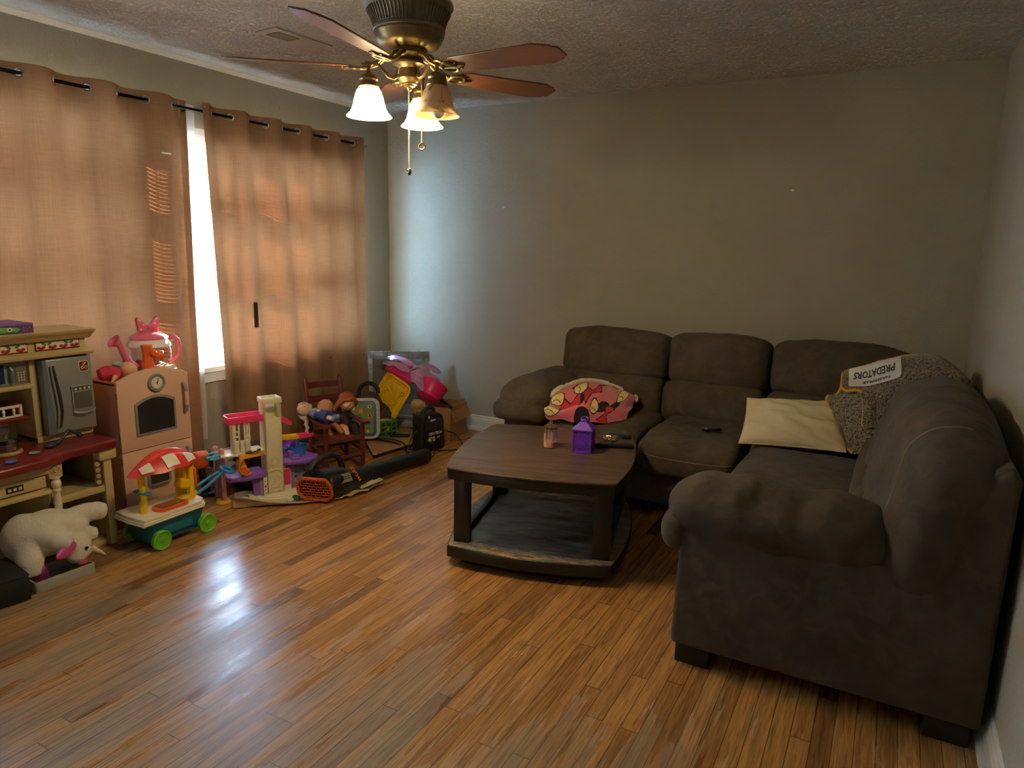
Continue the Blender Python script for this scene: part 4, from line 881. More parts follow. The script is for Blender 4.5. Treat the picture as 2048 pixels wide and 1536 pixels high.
k = MB(M_pinkp); k.tube([(0, .076, .125), (0, .092, .14), (0, .118, .148), (0, .138, .132), (0, .146, .10), (0, .138, .065), (0, .115, .045), (0, .092, .035), (0, .088, .046)], [.007, .008, .009, .0095, .0095, .009, .008, .007, .005], 10).tube([(0, .09, .138), (0, .088, .118), (0, .10, .112), (0, .104, .122)], [.005, .005, .004, .003], 8); k.build('teapot_handle', tp)
tp.scale = (1.2, 1.2, 1.2)
for c_, r_, col, lb in (((.262, -2.352, .762), (.028, .03, .022), M_leaf, 'dark green toy lump inside the clear teapot'), ((.268, -2.315, .795), (.02, .022, .022), M_red, 'red round toy inside the clear teapot'), ((.25, -2.375, .79), (.016, .016, .02), M_red, 'small red toy leaning at the left inside the clear teapot'), ((.26, -2.28, .766), (.026, .03, .026), P('brown_toy', rgb(72, 60, 56), .6), 'brown toy at the right inside the clear teapot')):
    tag(MB(col).rbox([q*2 for q in r_], min(r_)*.8, 5).build('toy_cake', loc=c_), lb, 'toy')
oh = thing('toy_faucet', 'orange plastic toy faucet standing in front of the clear teapot', 'toy', (.355, -2.395, .738), math.radians(-28))
MB(M_org).lathe([(0, 0), (.038, 0), (.038, .02), (.034, .024), (.031, .05), (.0305, .068), (.027, .07), (.022, .10), (.021, .12), (.024, .128), (.028, .16), (.027, .162), (0, .162)], seg=28).build('post', oh)
k = MB(M_org).cyl((0, .012, .118), (0, .072, .104), .021, .023, 20, .003).cyl((0, .058, .104), (0, .074, .103), .026, .026, 20, .003); k.build('outlet', oh)
MB(M_org).cyl((.012, .028, .12), (.03, .03, .12), .017, .015, 18, .003).build('valve', oh)
by = thing('baby_doll', 'baby doll in pink clothes lying face down on the pink toy fridge', 'doll', (.32, -2.50, .738))
b = MB(M_skin); b.ell((.0, .02, .042), (.044, .042, .042)).tube([(-.02, -.01, .032), (-.03, -.06, .032), (-.04, -.10, .028)], [.02, .032, .026], 12).tube([(-.01, -.035, .024), (.03, -.07, .018), (.055, -.092, .013), (.07, -.104, .010)], [.016, .013, .010, .007], 10)
b.tube([(-.045, -.1, .026), (-.04, -.075, .04), (-.035, -.06, .05)], [.018, .018, .016], 10)
for q in range(4): b.tube([(.066+.002*q, -.100-.004*q, .010), (.076+.002*q-.004*abs(q-1), -.104-.005*q, .007)], [.0032, .0022], 6)
blob(b, 'doll_body', by, .0035, 4)
M_pinkc = P('hot_pink_cloth', rgb(206, 48, 78), .8, bump=(120, .2)); M_mint = P('mint_cloth', rgb(156, 190, 186), .8, bump=(120, .2))
c = MB(M_pinkc).tube([(-.022, -.015, .032), (-.03, -.06, .033), (-.04, -.105, .029)], [.027, .037, .029], 14).tube([(-.008, -.033, .025), (.022, -.062, .019)], [.0195, .016], 12).tube([(-.05, -.10, .03), (-.045, -.075, .045), (-.04, -.055, .055)], [.023, .022, .019], 12)
blob(c, 'romper', by, .0045, 3)
MB(M_mint).rbox((.05, .045, .012), .005, 5, TM((-.03, -.005, .07), (.1, .1, .3))).build('bib', by)
M_towel = P('pale_terry_cloth', rgb(226, 222, 200), .9, bump=(160, .8))
tw = MB(M_towel)
tw.rbox((.10, .085, .022), .010, 9, TM((0, 0, .011)), lambda v: v+Vector((0, 0, .004*nz(v.x*30, v.y*30, 2)))).rbox((.09, .07, .02), .009, 9, TM((.0, -.002, .030), (.1, .05, .15)), lambda v: v+Vector((0, 0, .005*nz(v.x*34, v.y*30, 7))))
tag(tw.build('folded_cloth', loc=(.32, -2.275, .738)), 'small folded pale cloth between the orange faucet and the toy spectacles', 'cloth')
sp_ = thing('toy_spectacles', 'silvery toy spectacles at the right end of the pink fridge top', 'spectacles', (.335, -2.243, .742))
k = MB(M_ring)
for y in (-.0, .018): k.torus((0, y, .008), .009, .002, (0, PI/2, .2), 16, 6)
k.tube([(0, .027, .012), (-.03, .024, .010), (-.06, .018, .004)], .0018, 6).tube([(0, -.009, .012), (-.03, -.006, .010), (-.06, -.002, .004)], .0018, 6); k.build('frame', sp_)

# ---- unicorn, tray and black box on the floor in front
def plush(name, col, dk):
    m = P(name, col, .95, var=(26, dk, .5), spec=.1, sheen=.5); nt = m.node_tree; L = nt.links.new; tc = nt.nodes['Texture Coordinate']
    n = nt.nodes.new('ShaderNodeTexNoise'); n.inputs['Scale'].default_value = 190; n.inputs['Detail'].default_value = 4; L(tc.outputs['Object'], n.inputs[0])
    bp = nt.nodes.new('ShaderNodeBump'); bp.inputs['Strength'].default_value = .9; bp.inputs['Distance'].default_value = .005; L(n.outputs['Fac'], bp.inputs['Height']); L(bp.outputs[0], nt.nodes['Principled BSDF'].inputs['Normal']); return m
M_plush = plush('cream_plush', rgb(232, 222, 204), rgb(214, 200, 178)); M_satin = P('magenta_violet_satin', rgb(170, 60, 150), .35, var=(14, rgb(206, 70, 90), .8)); M_eye = P('black_bead', (.01, .01, .01), .15)
M_horn = P('cream_horn_cloth', rgb(222, 202, 160), .6); M_pinkf = P('pink_felt', rgb(190, 60, 90), .8)
un = thing('unicorn_plush', 'large cream plush unicorn slumped head down in front of the toy kitchen', 'plush toy', (.62, -3.02, 0))
U = wmb(M_plush, un)
U.ell((.575, -3.06, .175), (.105, .135, .10), (0, 0, .15)).ell((.545, -3.13, .165), (.10, .09, .11)).ell((.60, -2.99, .185), (.085, .08, .075))
U.tube([(.59, -2.99, .21), (.612, -2.92, .226), (.625, -2.868, .222), (.632, -2.838, .210)], [.044, .043, .043, .036], 16)           # raised hind leg to the right
U.tube([(.62, -2.985, .14), (.645, -2.93, .138), (.655, -2.895, .130)], [.040, .034, .029], 16)
U.tube([(.60, -3.14, .15), (.645, -3.17, .10), (.655, -3.18, .045)], [.06, .052, .046], 16)                                        # left leg down to the floor
U.tube([(.64, -3.10, .185), (.69, -3.075, .17), (.725, -3.045, .150)], [.052, .046, .036], 16)                                  # near leg with the satin sole
U.ell((.672, -2.994, .098), (.056, .058, .054)).ell((.692, -3.010, .074), (.038, .040, .030))                                    # head hanging down
U.tube([(.64, -3.0, .15), (.66, -2.995, .12)], [.05, .05], 14)
ub = blob(U, 'plush_body', un, .009, 5, None, lambda v: v+Vector((nz(v.x*60, v.y*60, v.z*60), nz(v.y*60, v.z*60, v.x*60), nz(v.z*60, v.x*60, v.y*60)))*.0022)
wmb(M_satin, un).ell((.738, -3.072, .137), (.009, .056, .024), (.25, -.5, .25)).build('sole', un)
wmb(M_satin, un).ell((.672, -3.148, .045), (.034, .018, .040), (0, 0, .5)).build('sole', un)
wmb(M_eye, un).ell((.728, -2.985, .112), (.005, .008, .007)).build('eye', un)
wmb(M_pinkf, un).ell((.712, -3.000, .053), (.024, .026, .012), (.2, .2, .3)).build('muzzle', un)
h = wmb(M_horn, un); a_, b_ = Vector((.688, -2.95, .090)), Vector((.712, -2.897, .042))
h.tube([a_+(b_-a_)*t+Vector((0, 0, .002*math.sin(t*40))) for t in [i/12 for i in range(13)]], [.016*(1-t)+.003 for t in [i/12 for i in range(13)]], 12).build('horn', un)
M_trayg = plastic('grey_tray_plastic', rgb(176, 174, 160), .3)
tr = MB(M_trayg); ox = [(-.082, -.11), (.072, -.12), (.082, .11), (-.072, .105)]
tr.prism(ox, 0, .006, None, bev=.002)
for i in range(4):
    p, q = Vector((*ox[i], 0)), Vector((*ox[(i+1) % 4], 0)); m_ = (p+q)/2; a = math.atan2((q-p).y, (q-p).x); tr.box((m_.x, m_.y, .024), ((q-p).length, .006, .048), (0, 0, a), bev=.002)
tr.use(M_tblk).box((.062, -.02, .0485), (.012, .075, .001), (0, 0, .05))
tag(tr.build('plastic_tray', loc=(.672, -3.085, .0)), 'shallow grey plastic tray on the floor under the unicorn head', 'tray')
M_blkbox = P('black_matte_case', rgb(20, 21, 23), .65)
bb = thing('black_case', 'low black case at the left edge in front of the toy kitchen', 'case', (.63, -3.40, 0), math.radians(-8))
MB(M_blkbox).box((0, 0, .052), (.24, .36, .104), bev=.006).build('case_body', bb); MB(M_blkbox).box((0, 0, .106), (.244, .364, .008), bev=.003).build('case_lid', bb)
# ------------------------------------------------------------------ toy market cart
M_blue = plastic('teal_blue_plastic', rgb(24, 112, 142), .35); M_blue2 = plastic('handle_blue_plastic', rgb(48, 142, 190), .35); M_green = plastic('lime_green_plastic', rgb(116, 190, 40), .4)
M_white_p = plastic('warm_white_plastic', rgb(238, 226, 202), .4); M_yel = plastic('sun_yellow_plastic', rgb(248, 196, 22), .35); M_redp = plastic('tomato_red_plastic', rgb(220, 52, 38), .35)
M_org2 = plastic('orange_grill_plastic', rgb(232, 98, 40), .4); M_gdark = plastic('grill_grey_green', rgb(66, 76, 66), .5); M_axle = plastic('axle_grey', rgb(90, 90, 90), .5)
ct = thing('toy_market_cart', 'toy market cart with red and white awning, blue body and green wheels', 'toy cart', (.677, -2.575, 0), math.radians(90))
# local: x along the cart (to the handle), y away from the near side
def ring(w, l, z, r, n=4): return [(x, y, z) for x, y in rrect(l, w, r, n)]
b = MB(M_blue); G = [ring(.15, .27, .026, .03), ring(.155, .275, .028, .03), ring(.185, .315, .135, .03), ring(.187, .317, .140, .03)]
G = [r_+[r_[0]] for r_ in G]; b.surf(G); b.raw(ring(.15, .27, .026, .03), [tuple(range(20))[::-1]]); b.box((0, -.084, .085), (.16, .008, .06), (-.14, 0, 0), bev=.003); b.build('body', ct)
t = MB(M_white_p)
pl = [(-.185, -.112), (.13, -.108), (.165, -.07), (.172, 0), (.165, .07), (.13, .112), (-.185, .115), (-.192, .0)]
def off(o, d): 
    c = Vector((sum(p[0] for p in o)/len(o), sum(p[1] for p in o)/len(o))); return [tuple(Vector(p)+(Vector(p)-c).normalized()*d) for p in o]
t.prism(pl, .138, .152, None, bev=.004).prism(off(pl, -.006), .150, .168, None, bev=.005).prism(off(pl, .004), .134, .142, None, bev=.003)
for x, y, r_ in ((-.11, -.085, .018), (-.155, .03, .02), (-.155, .075, .014), (.04, .085, .02), (.10, .085, .016), (.13, -.075, .014), (-.05, .09, .02)): t.torus((x, y, .168), r_, .0022, seg=18, k=5)
t.build('tray', ct)
g_ = MB(M_org2).prism(rrect(.165, .092, .035, 6), .164, .182, TM((-.005, -.048, 0)), bev=.006); gr = g_.build('grill', ct)
g_ = MB(M_gdark).prism(rrect(.125, .062, .01), .181, .184, TM((-.005, -.043, 0))).use(M_org2)
for i in range(5): g_.box((-.005, -.064+i*.0105, .1848), (.12, .002, .002))
g_.use(M_green).ell((.02, -.068, .186), (.012, .005, .004)); g_.build('grill_plate', gr)
def wheel(x, s_):
    w = MB(M_green); w.M = TM((x, s_*-.108, .047), (PI/2, 0, 0))
    w.lathe([(0, -.006), (.03, -.006), (.043, -.009), (.047, -.006), (.047, .013), (.043, .016), (.040, .013), (.036, .011), (.012, .011), (.010, .014), (0, .0145)][::1], seg=40)
    for i in range(40):
        a = 2*PI*i/40; w.box((.0468*math.cos(a), .0468*math.sin(a), .004), (.002, .003, .016), (0, 0, a))
    return w.build('wheel', ct)
for x in (-.105, .14):
    for s_ in (1, -1): wheel(x, s_)
    MB(M_axle).cyl((x, -.10, .047), (x, .10, .047), .006).build('axle', ct)
p_ = MB(M_yel).tube([(-.122, -.02, .166), (-.122, -.02, .20), (-.116, -.02, .235), (-.118, -.02, .27), (-.122, -.02, .30), (-.122, -.02, .362)], [.018, .016, .015, .016, .0155, .016], 16); p_.build('awning_post', ct)
k = MB(M_blue2).torus((-.122, -.052, .268), .018, .0045, seg=20).torus((-.122, .012, .268), .016, .0045, seg=20).torus((-.122, -.02, .268), .0175, .005, seg=20); k.build('cup_ring', ct)
k = MB(M_yel).box((.122, -.035, .262), (.026, .02, .20), bev=.003).box((.112, .03, .255), (.05, .02, .19), bev=.003).box((.10, .0, .30), (.02, .05, .10), bev=.004).rbox((.055, .06, .05), .012, 5, TM((.085, -.02, .255), (0, .3, 0))).rbox((.06, .055, .02), .008, 5, TM((.085, -.02, .178))).rbox((.022, .05, .03), .008, 4, TM((.145, -.01, .185)))
k.build('register_tower', ct)
MB(M_org2).box((.138, -.02, .272), (.012, .07, .10), bev=.004).build('register_panel', ct)
# awning: drooping scalloped shell with a raised ridge, red with white patches
def awn(u, v):            # u along, v across (front to back)
    x = -.185+.365*u; w = (.5-.5*math.cos(2*PI*min(1, max(0, (u*.96+.02)))))**.42
    y = -.02+(-.094+.165*v)*w; z = .360+.036*math.sin(PI*min(1, u*1.02))+.028*math.sin(PI*min(1, v*.9+.1))*w+.010*u
    if v < .42: z -= (.042*(1-v/.42)**1.3+.004*math.cos(u*PI*6)*(1-v/.42))*w
    if .42 <= v < .85: z += .026*math.sin((v-.42)/.43*PI)*w
    return Vector((x, y, z))
nu, nv = 48, 26; G = [[awn(i/nu, j/nv) for j in range(nv+1)] for i in range(nu+1)]
aw = MB(M_redp).surf(G, -.004); an = aw.build('awning', ct, 60)
for (a, c) in ((.12, .25), (.40, .57), (.70, .86)):
    k = MB(M_white_p); G2 = []
    for i in range(9):
        row = []
        for j in range(9):
            v = .055+.30*j/8; ce = (a+c)/2; u = ce+((a-ce)+(c-a)*i/8)*(1-.0*j); q = awn(u, v); du = awn(u+.01, v)-q; dv = awn(u, v+.01)-q; n_ = du.cross(dv).normalized(); row.append(q+n_*.0048)
        G2.append(row)
    k.surf(G2, .002); k.build('white_patch', an, 60)
k = MB(M_blue2)
R0 = Vector((.405, .055, .222))
k.torus(R0, .034, .0095, (.28, .3, 0), 30, 12)
k.tube([(.155, .03, .148), (.20, .035, .150), (.25, .04, .165), (.30, .035, .19), (.35, .04, .212), (.378, .046, .22)], [.009, .009, .009, .009, .009, .008], 12).tube([(.15, .085, .148), (.20, .085, .158), (.26, .08, .182), (.32, .075, .205), (.375, .065, .222)], [.008, .008, .008, .008, .007], 12)
k.build('push_handle', ct)

# ------------------------------------------------------------------ castle playset
M_cas = P('cream_castle_plastic', rgb(232, 218, 178), .5, bump=(46, .5)); M_cas2 = plastic('pale_cream_plastic', rgb(236, 226, 196), .45)
M_hot = plastic('hot_pink_plastic', rgb(236, 62, 110), .35); M_pur = plastic('purple_plastic', rgb(146, 92, 190), .35); M_pur2 = plastic('violet_slide_plastic', rgb(150, 66, 190), .3); M_dpink = plastic('dusty_pink_plastic', rgb(214, 140, 140), .45)
M_teal = plastic('aqua_plastic', rgb(52, 176, 206), .35); M_skyb = plastic('sky_blue_plastic', rgb(70, 150, 226), .35); M_lil = plastic('grey_lilac_plastic', rgb(160, 142, 172), .45); M_amber = plastic('amber_plastic', rgb(240, 176, 60), .35)
cs = thing('castle_playset', 'tall cream tower toy castle playset with pink balcony, purple floors and slide', 'toy castle', (.667, -1.945, 0), math.radians(67))
b = MB(M_cas)
b.box2((.0, .0, .0), (.10, .012, .46), bev=.003).box2((0, .0, 0), (.012, .085, .565), bev=.003).box2((.088, 0, 0), (.10, .085, .565), bev=.003).box2((0, .073, 0), (.10, .085, .565), bev=.003).box2((.0, .0, .455), (.012, .012, .565)).box2((.088, 0, .455), (.10, .012, .565))
b.raw([(.012, .004, .455), (.088, .004, .455), (.088, .004, .455), (.012, .004, .505), (.012, .010, .455), (.088, .010, .455), (.088, .010, .455), (.012, .010, .505)], [(0, 1, 3), (4, 7, 5), (0, 3, 7, 4), (1, 5, 7, 3)])
b.torus((.05, -.001, .205), .026, .0025, (PI/2, 0, 0), 26, 6).torus((.05, -.001, .205), .018, .002, (PI/2, 0, 0), 22, 6)
b.tube([(.012, -.001, .13), (.02, -.002, .15), (.05, -.002, .158), (.08, -.002, .15), (.09, -.001, .13)], .003, 6).box((.05, -.001, .033), (.076, .006, .012), bev=.002).box((.05, -.001, .075), (.06, .004, .006), bev=.001)
rnd = random.Random(4)
for i in range(34):
    x, z = rnd.uniform(.012, .088), rnd.uniform(.24, .44); b.box((x, -.0004, z), (rnd.uniform(.006, .018), .002, .0015), (0, rnd.uniform(-.5, .5), 0))
for i in range(16): b.ell((rnd.uniform(.02, .08), -.001, rnd.uniform(.045, .14)), (rnd.uniform(.003, .008), .002, .003), seg=8, rings=5)
tw_ = b.build('tower', cs)
MB(M_cas2).box2((-.004, -.004, .545), (.104, .004, .575), bev=.002).box2((-.004, .081, .545), (.104, .089, .575), bev=.002).box2((-.004, 0, .545), (.004, .085, .575), bev=.002).box2((.096, 0, .545), (.104, .085, .575), bev=.002).build('tower_rim', tw_)
k = MB(M_hot).box2((-.19, .0, .452), (.0, .08, .460), bev=.002).box2((-.19, -.004, .452), (0, .002, .490), bev=.002).box2((-.19, .078, .452), (0, .084, .495), bev=.002).box2((-.196, .0, .452), (-.188, .08, .492), bev=.003); k.build('pink_balcony', cs)
k = MB(M_hot).prism([(.10, .470), (.165, .42), (.165, .40), (.15, .40), (.10, .43)], -.05, -.02, TM((0, 0, 0), (PI/2, 0, 0))); k.build('pink_chute', cs)
k = MB(M_cas2)
for x in (-.165, -.135, -.105, -.08): k.box2((x-.004, .006, .29), (x+.004, .014, .455))
k.box2((-.169, .006, .29), (-.076, .014, .355), bev=.001).box2((-.165, .006, .372), (-.135, .014, .38)).box2((-.165, .006, .402), (-.135, .014, .408)).box2((-.105, .006, .372), (-.08, .014, .378)).box2((-.169, .012, .285), (-.15, .06, .455)).box2((-.095, .012, .285), (-.076, .06, .455)); k.build('window_column', cs)
MB(M_white_p).prism([(-.24, .0), (-.13, -.02), (0, .0), (0, .12), (-.22, .12)], .272, .282, bev=.002).use(M_amber).prism([(-.15, -.024), (-.11, -.022), (0, -.004), (0, .0), (-.15, .0)], .255, .283, bev=.002).build('white_platform', cs)
for x, y in ((-.222, .045), (-.235, .12)):
    MB(M_dpink).box2((x-.012, y-.012, .02), (x+.012, y+.012, .31), bev=.004).tube([(x, y, .305), (x, y, .314)], [.0165, .008], 14).build('pink_post', cs)
MB(M_lil).box2((-.236, .05, .04), (-.225, .115, .27)).build('wall_panel', cs)
MB(M_amber).lathe([(0, 0), (.038, 0), (.040, .006), (.036, .012), (.034, .02), (0, .02)], (-.225, .06, 0), seg=28).build('post_foot', cs)
k = MB(M_teal); k.prism(rrect(.06, .045, .012), .268, .275, TM((-.268, .03, 0))).tube([(-.298, .01, .285), (-.27, .008, .287), (-.24, .01, .29)], .006, 8).tube([(-.295, .052, .29), (-.27, .055, .295), (-.24, .055, .295)], .006, 8).ell((-.298, .028, .277), (.014, .018, .010)); k.build('aqua_spout', cs)
# half barrel swing, purple floors
k = MB(M_amber); n = 16
G = [[(-.115+.046*math.cos(math.radians(100+200*i/n)), y, .218+.05*math.sin(math.radians(100+200*i/n))) for y in (-.045, .02)] for i in range(n+1)]; k.surf(G, .004)
k.prism([(-.115+.046*math.cos(math.radians(100+200*i/n)), .218+.05*math.sin(math.radians(100+200*i/n))) for i in range(n+1)], -.022, -.018, TM((0, 0, 0), (PI/2, 0, 0))); sw = k.build('amber_swing', cs)
MB(M_org).box((-.125, -.012, .186), (.05, .05, .024), bev=.004).build('swing_seat', sw)
MB(M_pur).prism([(-.21, -.01), (-.12, -.035), (0, -.012), (0, .13), (-.21, .13)], .130, .155, bev=.004).rbox((.10, .022, .034), .008, 4, TM((-.085, -.022, .150))).build('purple_floor', cs)
MB(M_pur).prism([(.10, .0), (.20, -.03), (.29, -.02), (.33, .05), (.29, .16), (.10, .16)], .170, .192, bev=.005).rbox((.085, .03, .05), .008, 4, TM((.20, .085, .205))).rbox((.05, .03, .02), .006, 4, TM((.175, .02, .20))).rbox((.035, .022, .014), .005, 4, TM((.18, .018, .214))).build('purple_balcony', cs)
k = MB(M_pur).box2((-.075, .0, .02), (-.035, .02, .135), bev=.003).use(M_lil).box2((-.035, .004, .02), (-.02, .05, .135), bev=.002); k.build('purple_door', cs)
k = MB(M_cas2).box2((-.02, -.006, .01), (.0, .012, .15), bev=.002).use(M_redp).box((-.010, -.0065, .072), (.008, .002, .014)).use(M_tblk)
for z in (.03, .05, .10, .13): k.box((-.010, -.0065, z), (.005, .002, .006))
k.build('pillar', cs)
k = MB(M_cas2).box2((.10, .015, .01), (.145, .03, .15), bev=.002).use(M_hot).box2((.104, .012, .05), (.142, .016, .145), bev=.002).use(M_lil).box2((.145, .03, .0), (.16, .10, .17), bev=.002); k.build('pink_doorway', cs)
k = MB(M_lil)
for z0, z1 in ((.0, .075), (.092, .105), (.122, .135), (.152, .172)): k.box2((.16, .03, z0), (.27, .045, z1))
for x in (.16, .19, .205, .235, .25): k.box2((x, .03, 0), (x+.014, .045, .172))
k.build('slatted_wall', cs)
k = MB(M_skyb); k.lathe([(.045, 0), (.05, .0), (.062, .05), (.065, .053), (.06, .053), (.047, .006), (0, .006)], (.225, .115, .195), seg=26); k.build('blue_tub', cs)
k = MB(M_teal).box((.135, .12, .232), (.06, .04, .02), (0, .15, 0), bev=.004); k.build('aqua_chute', cs)
def chute(pts, w, h, mat, name):
    rows = []
    for i, p in enumerate(pts):
        p = Vector(p); t = (Vector(pts[min(i+1, len(pts)-1)])-Vector(pts[max(0, i-1)])).normalized(); s_ = t.cross(Vector((0, 0, 1))).normalized(); u = Vector((0, 0, 1))
        rows.append([p+s_*w/2+u*h, p+s_*w/2*.95, p+s_*w*.25-u*.004, p-s_*w*.25-u*.004, p-s_*w/2*.95, p-s_*w/2+u*h])
    return MB(mat).surf(rows, .003).build(name, cs, 60)
chute([(.10, .03, .322), (.14, .03, .318), (.20, .03, .316)], .04, .022, M_yel, 'yellow_chute')
hp = [(.20, .03, .316), (.235, .032, .314), (.268, .045, .31), (.292, .07, .306)]; chute(hp, .042, .022, M_hot, 'pink_chute')
sp = [(.225+.068*math.cos(math.radians(a)), .105+.068*math.sin(math.radians(a)), .30-.085*(a+30)/230) for a in range(-30, 201, 10)]
chute([(x, y, z) for x, y, z in sp], .052, .020, M_pur2, 'spiral_slide')
MB(M_lil).cyl((.225, .105, .19), (.225, .105, .29), .010).build('slide_column', cs)
k = MB(M_cas2).prism([(.05+.115*math.cos(a)*1.35+.05, .005+.085*math.sin(a)) for a in [2*PI*i/36 for i in range(36)]], 0, .009, bev=.003).prism([(.05+.1*math.cos(a)*1.3+.045, .008+.07*math.sin(a)) for a in [2*PI*i/36 for i in range(36)]], .008, .017, bev=.003); k.build('base_plate', cs)
MB(M_cas2).box2((-.10, .0, .0), (-.035, .04, .03), bev=.004).box2((-.13, .01, 0), (-.10, .05, .018), bev=.003).build('step', cs)
tag(MB(P('navy_marker', rgb(52, 62, 96), .4)).tube([(-.03, 0, 0), (-.012, 0, 0), (.02, 0, .004), (.05, 0, .006)], [.006, .008, .008, .006], 10).use(M_white_p).tube([(.0, .0, .004), (.03, .001, .006)], .0085, 10).build('marker_pen', loc=(.655, -2.03, .2905), rot=(0, 0, math.radians(67))), 'white and navy marker pen lying on the upper castle floor', 'pen')

# ------------------------------------------------------------------ beige sheet under the castle, scraps on it
M_sheet = P('beige_kraft_sheet', rgb(206, 190, 152), .75, var=(6, rgb(186, 166, 124), .6), bump=(30, .15))
pn = [(.675, -2.185), (.78, -2.07), (.915, -1.945), (1.0, -1.83), (1.075, -1.72), (1.10, -1.58), (1.085, -1.415)]
pf = [(.46, -2.0), (.50, -1.86), (.55, -1.74), (.60, -1.62), (.66, -1.52), (.72, -1.42), (.86, -1.34)]
def lerp_poly(P_, t):
    t = t*(len(P_)-1); i = min(int(t), len(P_)-2); return Vector(P_[i]).lerp(Vector(P_[i+1]), t-i)
G = []
for i in range(61):
    u = i/60; a = lerp_poly(pn, u); c = lerp_poly(pf, u); row = []
    hgt = .055*math.exp(-((u-.0)/.16)**2)+.012*max(0, 1-u*1.1)+.008
    if u > .62: hgt = .012+.014*abs(math.sin(u*23))
    for j in range(31):
        v = j/30; p = a.lerp(c, v); z = .002+hgt*math.exp(-(v/.055)**2)
        q = p+(a-c).normalized()*(-.03*math.exp(-(v/.05)**2)*(1-u) if v > .0 else 0)
        if u > .8 and v < .25: q += Vector((nz(u*30, v*20), nz(v*20, u*30)))*.012
        z += .004*max(0, nz(u*12, v*6, 3))*(1 if u > .5 else .3)
        row.append((q.x, q.y, z))
    G.append(row)
tag(MB(M_sheet).surf(G, .0015).build('floor_sheet', smooth=50), 'beige paper sheet with a curled edge under the toy castle and blower', 'sheet')
tag(MB(M_sheet).box((0, 0, .004), (.035, .16, .006), (.06, 0, 0), bev=.001).box((0, 0, .009), (.03, .06, .004), (.06, .1, .15)).build('torn_strip', loc=(1.045, -1.50, .022), rot=(.05, .1, math.radians(-14))), 'torn narrow strip at the end of the beige paper sheet', 'paper strip')
# ------------------------------------------------------------------ leaf blower
M_bkp = P('black_tool_plastic', rgb(24, 26, 28), .5, bump=(140, .06)); M_ora = plastic('tool_orange', rgb(214, 96, 32), .45); M_navy = plastic('tool_navy_grey', rgb(40, 46, 58), .45); M_silvl = P('silver_sticker', rgb(140, 128, 112), .4)
bl = thing('leaf_blower', 'black leaf blower with an orange intake grille lying on the floor', 'leaf blower', (.965, -1.78, .012), math.radians(85))
# local x along the tube
def sec(x, w, h, zc, n=20, p=2.6, yo=0.): 
    return [(x, yo+w*math.copysign(abs(math.cos(a))**(2/p), math.cos(a)), zc+h*math.copysign(abs(math.sin(a))**(2/p), math.sin(a))) for a in [2*PI*i/n for i in range(n+1)]]
S_ = [(-.045, .075, .056, .078), (-.04, .086, .066, .076), (-.01, .090, .070, .076), (.05, .082, .068, .074), (.12, .064, .060, .068), (.17, .052, .050, .062), (.20, .050, .049, .060), (.22, .052, .050, .060), (.50, .046, .046, .052), (.78, .042, .042, .046), (.86, .043, .043, .045), (.862, .036, .036, .045), (.80, .034, .034, .045)]
MB(M_bkp).surf([sec(*q) for q in S_]).build('blower_body', bl, 60)
gM = TM((-.088, -.006, .076), (0, math.radians(-14), math.radians(24)), (1, 1.28, 1)) @ Matrix(((0, 0, -1, 0), (1, 0, 0, 0), (0, 1, 0, 0), (0, 0, 0, 1)))
oct_ = [(-.075, -.035), (-.05, -.068), (.05, -.068), (.078, -.03), (.078, .03), (.045, .066), (-.055, .066), (-.075, .03)]
k = MB(M_tblk).prism(off(oct_, -.006), -.05, .004, gM).use(M_ora)
for i in range(8): 
    p, q = Vector((*oct_[i], .008)), Vector((*oct_[(i+1) % 8], .008)); k.tube([gM @ p, gM @ q], .010, 8)
for i in range(7):
    zz = -.052+i*.0175; w = .068 if abs(zz) < .045 else .055; k.tube([gM @ Vector((-w, zz, .010)), gM @ Vector((w, zz, .010))], .0028, 6)
    for j in range(7):
        x = -.06+j*.02+(i % 2)*.01
        if abs(x) < w and i < 6: k.tube([gM @ Vector((x, zz, .010)), gM @ Vector((x+.003, zz+.0175, .010))], .0022, 5)
k.build('intake_grille', bl)
k = MB(M_bkp).tube([(-.035, .02, .135), (-.075, .03, .155), (-.085, .03, .18), (-.06, .03, .21), (-.01, .025, .232), (.05, .02, .236), (.095, .015, .215), (.115, .01, .18), (.12, .005, .135), (.118, 0, .12)], [.026, .032, .030, .022, .017, .016, .016, .017, .018, .018], 14); k.build('handle', bl)
MB(M_navy).rbox((.17, .09, .05), .02, 7, TM((.03, 0, .135), (0, .1, 0))).build('motor_hump', bl)
MB(M_bkp).rbox((.10, .07, .10), .018, 6, TM((-.055, .055, .115), (.35, -.3, 0))).build('battery', bl)
MB(M_silvl).box((.07, -.0705, .108), (.085, .004, .052), (-.62, 0, -.1)).use(M_tblk).box((.07, -.0685, .1135), (.06, .004, .005), (-.62, 0, -.1)).box((.073, -.075, .103), (.06, .004, .005), (-.62, 0, -.1)).build('rating_sticker', bl)
k = MB(M_ora); k.text('WORX', .034, TM((.185, -.0385, .098), (math.radians(42), 0, math.radians(0))) @ Matrix.Rotation(math.radians(90), 4, 'Z'), .001, bold=.001); k.build('lettering', bl)
for i, (x, y, c_, nm, lb) in enumerate(((.845, -1.90, M_leaf, 'toy_vegetable', 'small green toy beside the blower grille on the beige sheet'), (.83, -1.93, M_white, 'crumpled_tissue', 'small white crumpled scrap by the green toy'))):
    tag(MB(c_).rbox((.05, .028, .026) if i == 0 else (.04, .035, .018), .011, 5, None, lambda v: v+Vector((nz(v.x*90, v.y*90), nz(v.y*90, v.z*90), nz(v.z*90, v.x*90)))*.005).build(nm, loc=(x, y, .020 if i == 0 else .014)), lb, 'toy' if i == 0 else 'scrap')
